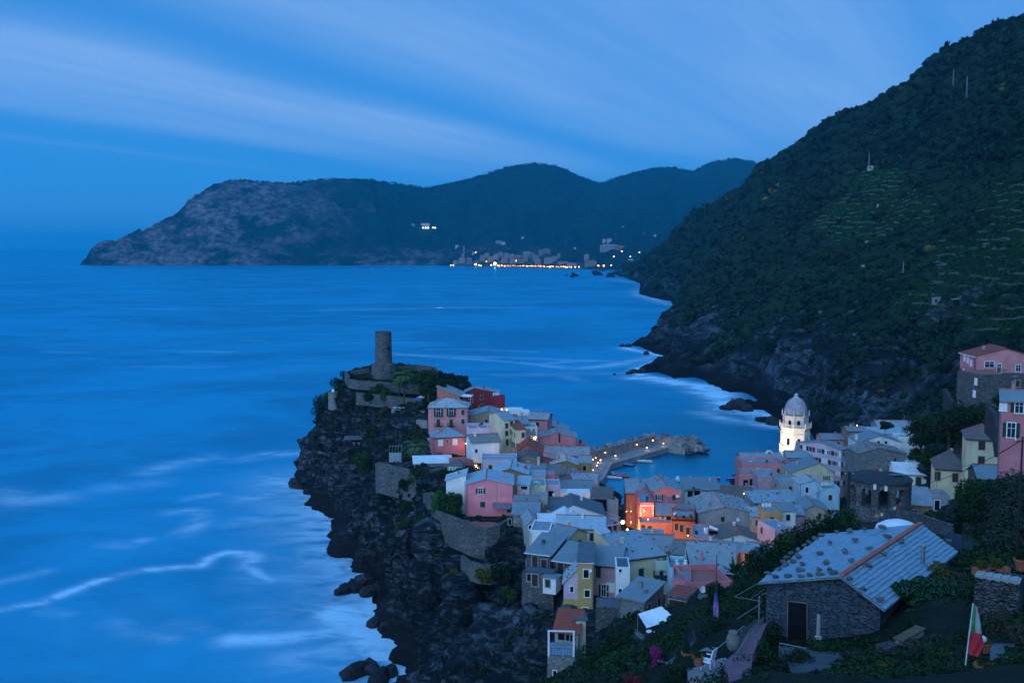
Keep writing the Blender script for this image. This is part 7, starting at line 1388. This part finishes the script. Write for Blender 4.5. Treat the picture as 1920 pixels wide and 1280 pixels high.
house('slate roofed stone shed behind the leafy tree', (1865,897,150), 56, 6, -10, 'gx', 1.4, 'stone', 'mid', name='shed', cat='shed')
b = MB(); q = P(1784, 942, 150); o = link('blue_cloth', b.add([(x, .15*math.sin(x*3), z+.3*abs(x)) for z in (0, -1.4, -2.6) for x in (-.8, -.3, .2, .8)], [(j*4+i, j*4+i+1, j*4+i+5, j*4+i+4) for j in range(2) for i in range(3)]).mesh('blue_cloth', plain('light_blue_cloth', (.08,.3,.6), .9)), None, q); tag(o, 'light blue cloth hanging beside the leafy tree', 'cloth')
# utility poles and wires
def upole(px, pyt, pyb, Y, label, r=.13):
    p = P(px, pyb, Y); h_ = P(px, pyt, Y).z-p.z; o = empty('utility_pole', p, 0, label, 'utility pole'); MB().tube([(0, 0, -3), (0, 0, h_)], r, 8, rs=[r*1.2, r*.8]).build('post', dmetal, o); MB().tube([(-.5, 0, h_-.3), (.5, 0, h_-.3)], .04, 5).build('crossarm', dmetal, o)
    b = MB(); [b.lathe([(.03, h_-.3), (.045, h_-.2), (.025, h_-.12)], 6, (x, 0)) for x in (-.42, 0, .42)]; b.build('insulators', whitep, o); return p+Vector((0, 0, h_-.2))
t1 = upole(1906, 818, 1060, 60, 'tall utility pole at the right edge among the trees', .07); t2 = upole(1590, 884, 965, 112, 'dark utility pole left of the round ruin', .2); o = link('metal_post', MB().tube([(0, 0, -1), (0, 0, 3.0)], .04, 6).mesh('metal_post', dmetal), None, P(1803, 1070, 58)); tag(o, 'thin metal post beside the netting', 'post')
def wire(a, b_, sag, label):
    mb = MB(); mb.tube([a.lerp(b_, i/12)-a-Vector((0, 0, sag*4*(i/12)*(1-i/12))) for i in range(13)], .022, 4); o = link('wire', mb.mesh('wire', dmetal), None, a); tag(o, label, 'wire')
wire(t2, t1, 2.2, 'sagging wire crossing in front of the round ruin to the right pole'); wire(t1, P(1765, 850, 190), 2, 'wire running from the right pole to the cream house'); wire(t2, P(1475, 930, 240), 1.5, 'wire running from the dark pole down to the street')

# ------------------------------------------------------------------ slate roofed hut in the foreground
FLc = P(1422, 1092, 52.9); FA = P(1577, 1081, 50.0); FRc = P(1658, 1143, 48.56); BL = P(1546, 1001, 62.2); BA = P(1726, 985.5, 59.9); BR = P(1795, 1035, 58.1)
BL.z = FLc.z; BR.z = FRc.z; BA.z = FA.z
zg = 61.9; org = Vector((FA.x, FA.y, zg)); root = empty('stone_hut', org, 0, 'stone hut with big slate roof weighted by stones, nearest on the right', 'hut')
sl_ = NT('hut_slate', .7, .35); cc_ = sl_.co.outputs['Object']
tcol = (.27,.30,.33)
dirr = (BA-FA).normalized(); ang_ = math.atan2(dirr.x, dirr.y)
mpd = sl_.mapd((1, 1, 1), rot=(0, 0, ang_)); sv_ = sl_.n('ShaderNodeSeparateXYZ'); sl_.l(mpd, sv_.inputs[0])
wob = sl_.math('MULTIPLY', sl_.noise(1.6, 3, .6), .12)
row = sl_.math('FRACT', sl_.math('ADD', sl_.math('MULTIPLY', sv_.outputs[1], 2.6), wob)); rowi = sl_.math('FLOOR', sl_.math('ADD', sl_.math('MULTIPLY', sv_.outputs[1], 2.6), wob))
brk = sl_.n('ShaderNodeTexBrick'); sl_.l(mpd, brk.inputs['Vector']); brk.inputs['Scale'].default_value = 2.2; brk.inputs['Mortar Size'].default_value = .012; brk.inputs['Color1'].default_value = (.21,.33,.42,1); brk.inputs['Color2'].default_value = (.15,.25,.33,1); brk.inputs['Mortar'].default_value = (.10,.11,.12,1)
nn_ = sl_.rng(sl_.noise(2.4, 6, .7), .3, .7); colr = sl_.mix(sl_.math('MULTIPLY', nn_, .5), brk.outputs[0], (.27,.40,.48)); colr = sl_.mix(sl_.rng(sl_.noise(.7, 5, .65), .55, .7, 0, .5), colr, (.12,.13,.14))
sl_.col(colr).bump(sl_.math('ADD', brk.outputs['Fac'], sl_.math('MULTIPLY', nn_, -.6)), .6, .05)
b = MB(); t = Vector((0, 0, .1))
def roofpt(a, b2, c, d, u, v): return (a.lerp(b2, u)).lerp(d.lerp(c, u), v)   # a,b front edge; d,c back edge
# real slate courses: overlapping slabs laid up both slopes
rnd2 = random.Random(5)
for (e0, e1, a0, a1, nrow, ncol) in ((FLc, BL, FA, BA, 13, 22), (FRc, BR, FA, BA, 10, 22)):
    up_ = (a0-e0); nrm = ((e1-e0).cross(a0-e0)).normalized(); nrm = nrm if nrm.z > 0 else -nrm
    for r_ in range(nrow):
        v0, v1 = r_/nrow, min(1, (r_+1.35)/nrow); sh = rnd2.random()*.8
        j = -sh
        while j < ncol:
            w_ = rnd2.uniform(.7, 1.5); u0, u1 = max(0, j/ncol), min(1, (j+w_-.04)/ncol); j += w_
            if u1-u0 < .008: continue
            def pp(u, v): return e0.lerp(e1, u).lerp(a0.lerp(a1, u), v)-org
            lift = (.035 if nrow == 13 else .075)+rnd2.uniform(0, .02); dv = rnd2.uniform(-.012, .012)
            q = [pp(u0, v0+dv)+nrm*lift, pp(u1, v0+dv)+nrm*(lift+rnd2.uniform(-.01, .01)), pp(u1, v1)+nrm*.002, pp(u0, v1)+nrm*.002]
            b.add(q+[x-nrm*.03 for x in q], [(0,1,2,3),(7,6,5,4),(0,4,5,1),(1,5,6,2),(2,6,7,3),(3,7,4,0)])
b.add([x-org+Vector((0, 0, z)) for z in (-.1, -.02) for x in (FLc, FA, BA, BL)], [(0,3,2,1),(4,5,6,7),(0,1,5,4),(1,2,6,5),(2,3,7,6),(3,0,4,7)]); b.add([x-org+Vector((0, 0, z)) for z in (-.1, -.02) for x in (FRc, BR, BA, FA)], [(0,3,2,1),(4,5,6,7),(0,1,5,4),(1,2,6,5),(2,3,7,6),(3,0,4,7)])
roof_o = b.build('roof', sl_.m, root)
b = MB(); k_ = 34
for i in range(k_):
    p = FA.lerp(BA, (i+.5)/k_)-org; d = dirr*(.2); b.obox(p+Vector((0, 0, .09)), d*.80, Vector((-dirr.y, dirr.x, 0))*.13, Vector((0, 0, .05))+dirr*.02)
b.build('ridge_tiles', ridgered, roof_o)
stn = [(1440,1078),(1455,1084),(1478,1083),(1502,1083),(1518,1081),(1538,1080),(1562,1077),(1501,1071),(1555,1070),(1535,1070),(1462,1069),(1472,1062),(1505,1060),(1550,1057),(1486,1055),(1497,1047),(1596,1053),(1538,1040),(1584,1036),(1495,1043),(1630,1031),(1556,1020),(1603,1015),(1663,1009),(1484,1039),(1497,1033),(1508,1025),(1518,1019),(1529,1012),(1540,1006),(1568,999),(1592,997),(1621,994),(1654,991),(1475,1048),(1468,1056)]
mi_ = 0
def onplane(px, py, a0, a1, a2):
    nr = (a1-a0).cross(a2-a0); u, v = ray(px, py); D = Vector((u, 1, v)); O = Vector((0, 0, H)); return O+D*((a0-O).dot(nr)/D.dot(nr))
def rstone(p, s):
    o = link('roof_stone', rocks[rnd2.randrange(8)], None, p, (rnd2.uniform(-.2, .2), rnd2.uniform(-.2, .2), rnd2.uniform(0, 6)), (s*1.35, s, s*.6)); return tag(o, 'flat round stone weighting the slate roof of the nearest hut', 'stone', 'stones lying on the hut roof')
rs_m = [x.copy() for x in rocks]; bs_ = boulder_mat('roof_weight_stone', (.11,.115,.12), (.20,.205,.21))
for x in rs_m: x.materials[0] = bs_
rocks_bak = rocks; rocks = rs_m
for px, py in stn:
    p = onplane(px, py, FLc, FA, BL)
    rstone(p+Vector((0, 0, .12)), rnd2.uniform(.16, .23))
for px, py in [(1592,1088),(1626,1063),(1656,1041),(1690,1018),(1618,1107),(1682,1105),(1648,1127),(1778,1017)]: rstone(onplane(px, py, FRc, FA, BR)+Vector((0, 0, .12)), rnd2.uniform(.18, .25))
rocks = rocks_bak
# walls
def inset(p, f): c = (FLc+FRc+BL+BR)/4; q = p.lerp(c, f); return q
a, c_, d_ = FLc.lerp(FA, .07), FA.copy(), FRc.lerp(FA, .14); off = dirr*.35
wl_ = [x+off for x in (a, c_, d_)]; bk = [BL.lerp(BA, .07)-off, BA-off, BR.lerp(BA, .14)-off]
b = MB(); fr_ = [wl_[0], wl_[1], wl_[2]]; vs = []
for S in (wl_, bk): vs += [Vector((S[0].x, S[0].y, 0))-Vector((org.x, org.y, 0)), Vector((S[2].x, S[2].y, 0))-Vector((org.x, org.y, 0)), S[2]-org-Vector((0,0,.1)), S[1]-org-Vector((0,0,.1)), S[0]-org-Vector((0,0,.1))]
for k2 in (0, 1, 5, 6): vs[k2].z = -1.2
b.add(vs, [(0,1,2,3,4),(9,8,7,6,5),(0,5,6,1),(1,6,7,2),(4,9,5,0)]); 
hs_ = NT('hut_stone', .9, .2); v_ = hs_.n('ShaderNodeTexVoronoi'); hs_.l(hs_.mapd((1.5, 1.5, 6.5)), v_.inputs['Vector']); v_.inputs['Scale'].default_value = 1.7; ve_ = hs_.n('ShaderNodeTexVoronoi', feature='DISTANCE_TO_EDGE'); hs_.l(hs_.mapd((1.5, 1.5, 6.5)), ve_.inputs['Vector']); ve_.inputs['Scale'].default_value = 1.7
sc_ = hs_.n('ShaderNodeSeparateColor'); hs_.l(v_.outputs['Color'], sc_.inputs[0]); ca_ = hs_.mix(sc_.outputs[0], (.035,.055,.08), (.085,.11,.135)); ca_ = hs_.mix(hs_.rng(sc_.outputs[1], .75, .9, 0, .6), ca_, (.09,.075,.06)); ed_ = hs_.rng(ve_.outputs['Distance'], 0, .10)
hs_.col(hs_.mix(ed_, (.014,.02,.03), ca_)).bump(hs_.math('ADD', ed_, hs_.math('MULTIPLY', hs_.noise(7, 5), .6)), .9, .05)
b.build('wall', hs_.m, root)
def wp(px, py): return onplane(px, py, wl_[0], wl_[1], wl_[2])
nrm = ((wl_[1]-wl_[0]).cross(wl_[2]-wl_[0])).normalized(); nrm = -nrm if nrm.y > 0 else nrm
q = [wp(1478, 1126), wp(1514, 1130), wp(1514, 1200), wp(1477, 1196)]
b = MB(); b.add([x-org+nrm*.04 for x in q]+[x-org-nrm*.1 for x in q], [(0,1,2,3),(7,6,5,4),(0,4,5,1),(1,5,6,2),(2,6,7,3),(3,7,4,0)]); dr = b.build('door', darkp, root)
b = MB(); [b.tube([q[i]-org+nrm*.06, q[(i+1) % 4]-org+nrm*.06], .035, 4) for i in (0, 1, 3)]; b.build('door_frame', plain('door_frame_wood', (.16,.15,.14), .8), dr)
# flue pipe on the roof
p = onplane(1730, 1058, FRc, FA, BR); o_ = MB().tube([(0, 0, -.2), (0, 0, 1.0)], .11, 10); o_.lathe([(.16, 1.0), (.16, 1.12), (.05, 1.2)], 10); o_.build('flue_pipe', metal, root, p-org)
# post by the wall
p = P(1534, 1196, 47.5); o = empty('chimney_post', p, 0, 'slim grey stone post with dark cap before the hut wall', 'post'); MB().lathe([(.2, 0), (.18, .1), (.10, .15), (.09, 1.25), (.13, 1.3)], 10).build('shaft', W['grey'], o); MB().lathe([(.15, 1.3), (.13, 1.42), (.05, 1.45)], 10).build('cap', dmetal, o)
# ------------------------------------------------------------------ terrace, path, railings
pav = plain('rose_paving', (.20,.09,.11), .85, .3, 3)
def slab(name, label, pts, th, mat, cat):
    vs = [P(*p) for p in pts]; z = sum(v.z for v in vs)/len(vs); c0 = Vector((vs[0].x, vs[0].y, z)); o = link(name, MB().prism([(v.x-c0.x, v.y-c0.y) for v in vs], -th, 0, [v.z-z for v in vs]).mesh(name, mat), None, c0); return tag(o, label, cat)
tag(slab('path', None, [(1368,1275,37),(1405,1275,37),(1412,1225,43),(1440,1165,53),(1405,1178,54),(1385,1215,47),(1358,1240,42)], 2.5, pav, None), kind='structure')
tag(slab('yard', None, [(1500,1290,37),(1640,1290,37),(1650,1250,41),(1570,1222,44),(1460,1210,44.8)], 2, plain('yard_stone', (.06,.065,.075), .9), None), kind='structure')
tag(slab('lane', None, [(1850,1290,32),(1915,1290,32),(1915,1205,38),(1858,1205,38)], 1.5, plain('lane_stone', (.12,.13,.14), .9), None), kind='structure')
tag(slab('chair_terrace', None, [(1290,1262,46),(1350,1275,42),(1365,1235,46),(1325,1212,53),(1285,1232,52)], 2, plain('terrace_paving', (.22,.2,.21), .9), None), kind='structure')
def railat(label, pts, h=.9, step=.28, name='railing'):
    V = [P(*p) for p in pts]; c0 = V[0]; b = railing(MB(), [v-c0-Vector((0, 0, h)) for v in V], h, step, .014); o = link(name, b.mesh(name, metal), None, c0); return tag(o, label, 'railing')
railat('grey railing along the path above the urn', [(1375,1240,42),(1405,1180,50),(1432,1155,55)]); railat('grey railing round the white chair terrace', [(1255,1238,56),(1305,1205,60),(1345,1215,52),(1395,1172,53)]); railat('railing in front of the hut door', [(1462,1205,44),(1512,1215,43)], .7)
railat('dark railing on the awning terrace wall', [(1190,1178,109),(1212,1195,103),(1240,1220,96)], .9, .4)
b = MB(); q = P(1423, 1165, 55); b.tube([(0, 0, -.3), (0, 0, P(1428,1117,55).z-q.z)], .05, 8); o = empty('washing_frame', q, 0, 'white metal washing frame left of the hut', 'frame')
b.build('post', metal, o); b = MB(); TT = P(1427, 1117, 55)
for A2, B2 in (((1378,1118,60),(1435,1085,57)),((1378,1118,60),(1428,1127,55)),((1408,1122,58),(1433,1104,56)),((1382,1160,56),(1428,1130,55)),((1428,1114,55),(1466,1101,52))): b.tube([P(*A2)-q, P(*B2)-q], .022, 5)
b.build('crossbars', metal, o)
b = MB(); q = P(1212, 1245, 60); [b.tube([P(*A2)-q, P(*B2)-q], .025, 5) for A2, B2 in (((1232,1238,58),(1262,1243,54)),((1250,1243,55),(1300,1208,60)),((1250,1243,55),(1252,1275,53)))]; o = link('pipe_frame', b.mesh('pipe_frame', metal), None, q); tag(o, 'thin grey pipe frame behind the bougainvillea', 'frame')
# urn
q = P(1374, 1222, 45); q.z = P(1374, 1219, 45).z; o = empty('urn', q, 0, 'large pale clay urn standing on the path edge', 'urn'); uz = P(1374, 1183, 45).z-q.z; ur = m(13.5, 45)
MB().lathe([(ur*.5, 0), (ur*.85, uz*.22), (ur*1.0, uz*.5), (ur*.88, uz*.75), (ur*.6, uz*.9), (ur*.7, uz*.96), (ur*.7, uz), (ur*.5, uz*.98)], 20).build('body', plain('urn_clay', (.17,.16,.14), .85, .3, 4), o, smooth=True)
chair(tuple(P(1327, 1252, 46)-Vector((0, 0, .05))), -2.2, 'white slatted armchair on the small foreground terrace')['category'] = 'armchair'
def pot(px, py, Y, s, label, plant='mid', mat=terra, box=False):
    q = P(px, py, Y); o = empty('plant_pot', q, 0, label, 'plant pot')
    b = MB(); (b.box(-s*1.6, s*1.6, -s*.6, s*.6, 0, s*1.1) if box else b.lathe([(s*.6, 0), (s*.85, s*1.2), (s, s*1.25), (s, s*1.5), (s*.8, s*1.45)], 14)); b.build('pot', mat, o)
    v, f = leaves(500, crown_lumps(s*(1.7 if box else 1.2), s*.9, s*.7, 7, 3, (0, 0, s*1.7), .5), .05); link('foliage', np_mesh('pot_plant', v, f, LM[plant], False), o)
pot(1309, 1246, 46, .30, 'terracotta pot beside the white armchair'); pot(1288, 1238, 50, .32, 'dark terracotta pot with trailing plant on the small terrace', 'dark')
pot(1845, 1272, 32, .34, 'terracotta planter with green shrub under the globe lamp'); pot(1846, 1222, 36, .26, 'brown clay pot behind the planter', 'yel')
pot(1844, 1077, 45, .30, 'left long terracotta window box on the dry stone wall', 'yel', terra, True); pot(1872, 1076, 45, .30, 'right long terracotta window box on the dry stone wall', 'yel', terra, True); pot(1915, 1068, 40, .32, 'terracotta pot at the right edge above the stone wall', 'dark')
# dry stone wall block
a, b2 = P(1828, 1080, 44), P(1912, 1082, 43); o = empty('dry_stone_wall', (a.x, a.y, a.z-3.0), math.atan2(b2.y-a.y, b2.x-a.x), 'dry stone wall block carrying the terracotta boxes', 'wall')
drm = NT('dry_stone', .92, .2); v_ = drm.n('ShaderNodeTexVoronoi'); drm.l(drm.mapd((2.4, 2.4, 9)), v_.inputs['Vector']); v_.inputs['Scale'].default_value = 1.4; s2 = drm.n('ShaderNodeSeparateColor'); drm.l(v_.outputs['Color'], s2.inputs[0]); ve_ = drm.n('ShaderNodeTexVoronoi', feature='DISTANCE_TO_EDGE'); drm.l(drm.mapd((2.4, 2.4, 9)), ve_.inputs['Vector']); ve_.inputs['Scale'].default_value = 1.4
e2 = drm.rng(ve_.outputs['Distance'], 0, .12); drm.col(drm.mix(e2, (.012,.014,.016), drm.mix(s2.outputs[0], (.05,.055,.06), (.14,.145,.15)))).bump(e2, 1, .08)
ln = (b2-a).length; MB().box(0, ln, 0, 1.4, -1, 3.0).build('block', drm.m, o); b = MB()
for i in range(16): x = ln*(i+.5)/16; b.obox((x, .3, 3.04), (ln/34, 0, 0), (0, .35, 0), (0, 0, .05+.02*(i % 3)))
b.build('capstones', W['grey'], o)
# globe lamp (unlit), flag poles, bench plank
q = P(1841, 1232, 34); o = empty('globe_lamp', q, 0, 'white globe garden lamp on a black post, unlit', 'garden lamp'); hz_ = P(1841, 1198, 34).z-q.z; MB().tube([(0, 0, -.5), (0, 0, hz_-.12)], .025, 6).build('post', dmetal, o); b = MB(); b.lathe([(.13*math.sin(math.pi*i/8)+.005, hz_-.13*math.cos(math.pi*i/8)) for i in range(9)], 16); b.build('globe', whitep, o, smooth=True)
q = P(1806, 1280, 33); tp2 = P(1825, 1130, 34); flag('flag', 'green white and red flag on a leaning pole at the lower right', q, [(0, 0, 0), tuple(tp2-q)], tuple(tp2-q-Vector((.0, 0, .03))), (.25, 0, -1), 1.55, .001, (0, 1, 2), 0)
fo = [x for x in bpy.data.objects if x.get('label') == 'green white and red flag on a leaning pole at the lower right'][0]
for ch in list(fo.children):
    if ch.name.startswith('cloth'): bpy.data.objects.remove(ch)
mb = MB(); nx, ny = 6, 18; base = tp2-q
for j in range(ny+1):
    for i in range(nx+1):
        t = j/ny; w_ = .12+.42*min(1, t*1.4)*(1 if t < .8 else 1-(t-.8)*2.2); p = base+(Vector((0, 0, 0))-base).normalized()*1.75*t+Vector((w_*i/nx, .05*math.sin(i*1.6+j*.4), -.12*i/nx)); mb.v.append(tuple(p))
for j in range(ny):
    for i in range(nx): mb.f.append([j*(nx+1)+i, j*(nx+1)+i+1, (j+1)*(nx+1)+i+1, (j+1)*(nx+1)+i]); mb.mi.append(2 if j > 9 else (0 if i < 3 else 1))
mb.build('cloth', flg, fo, smooth=True)
q = P(1340, 1230, 62); tp3 = P(1344, 1040, 66); hh_ = (tp3-q)
fo = empty('flag', q, 0, 'hanging blue pink and red flag on the tall foreground mast', 'flag'); MB().tube([(0, 0, -1), tuple(hh_)], .03, 6).build('pole', dmetal, fo)
mb = MB(); ny = 16
for j in range(ny+1):
    for i in range(5): t = j/ny; w_ = .16+.20*math.sin(t*3.1)**2+.05*math.sin(t*9); mb.v.append(tuple(hh_*(.62-.5*t)+Vector((w_*(i/4-.45), .08*math.sin(i*2+j*.5), 0))))
for j in range(ny):
    for i in range(4): mb.f.append([j*5+i, j*5+i+1, (j+1)*5+i+1, (j+1)*5+i]); mb.mi.append(0 if j < 3 else 1 if j < 9 else 2 if j < 11 else 3)
mb.build('cloth', [plain('flag_blue', (.03,.06,.2), .8), plain('flag_violet', (.22,.10,.26), .8), plain('flag_teal', (.05,.2,.22), .8), flg[2]], fo, smooth=True)
o = empty('bench', P(1705, 1205, 43), .75, 'rough wooden plank bench beside the hut', 'bench'); MB().box(-1.1, 1.1, -.25, .25, .42, .48).build('plank', woodp, o); [MB().box(x-.15, x+.15, -.2, .2, -.4, .42).build('block', W['grey'], o) for x in (-.8, .8)]
p = P(1665, 1222, 42); o = link('stone_trough', MB().box(-.45, .45, -.3, .3, -.3, .35).add([(-.45,-.3,.35),(.45,-.3,.35),(.3,-.15,.42),(-.3,-.15,.42)], [(0,1,2,3)]).mesh('stone_trough', W['dstone']), None, p, (0, 0, .5)); tag(o, 'square grey stone block at the hut corner', 'stone block')
# netted vines right of the hut
q = P(1800, 1030, 66); b = MB(); nx, ny = 16, 8
for j in range(ny+1):
    for i in range(nx+1): b.v.append((-1.8+3.6*i/nx, -1.4+2.8*j/ny, .3*math.sin(i*.6+j*.5)+.12*math.sin(i*1.7-j)-(i/nx-.5)**2*2.4+.4))
for j in range(ny):
    for i in range(nx): b.f.append([j*(nx+1)+i, j*(nx+1)+i+1, (j+1)*(nx+1)+i+1, (j+1)*(nx+1)+i]); b.mi.append(0)
o = link('netting', b.mesh('netting', plain('blue_black_netting', (.025,.035,.055), .95, .6, 8), True), None, q, (.12, 0, -.3)); tag(o, 'dark blue-black netting draped over the vines beyond the hut', 'netting')
# awning over the terrace
V = [PZ(1196,1150,42.6), PZ(1240,1136,43.2), PZ(1266,1158,43.0), PZ(1212,1176,42.2)]; c0 = V[0].copy(); o = empty('awning', c0, 0, 'white cloth awning over the terrace above the sea wall', 'awning'); mb = MB(); nn2 = 8
for j in range(nn2+1):
    for i in range(nn2+1): u, v = i/nn2, j/nn2; p = V[0].lerp(V[1], u).lerp(V[3].lerp(V[2], u), v)-c0; mb.v.append((p.x, p.y, p.z-.5*math.sin(u*3.14)*math.sin(v*3.14)+.06*math.sin(j*2.2)))
for j in range(nn2):
    for i in range(nn2): mb.f.append([j*9+i, j*9+i+1, (j+1)*9+i+1, (j+1)*9+i]); mb.mi.append(0)
mb.build('cloth', clothw, o, smooth=True); [MB().tube([v-c0, v-c0-Vector((0, 0, 2.8))], .05, 5).build('post', metal, o) for v in V]
tb_ = P(1220, 1195, 106); slab('terrace_floor', 'paved terrace floor under the white awning', [(1190,1185,110),(1215,1208,102),(1245,1225,97),(1275,1190,104),(1240,1165,114)], 3, plain('terrace_paving', (.22,.2,.21), .9), 'terrace'); table(tuple(tb_), 'small white table under the white awning', whitep, .5)
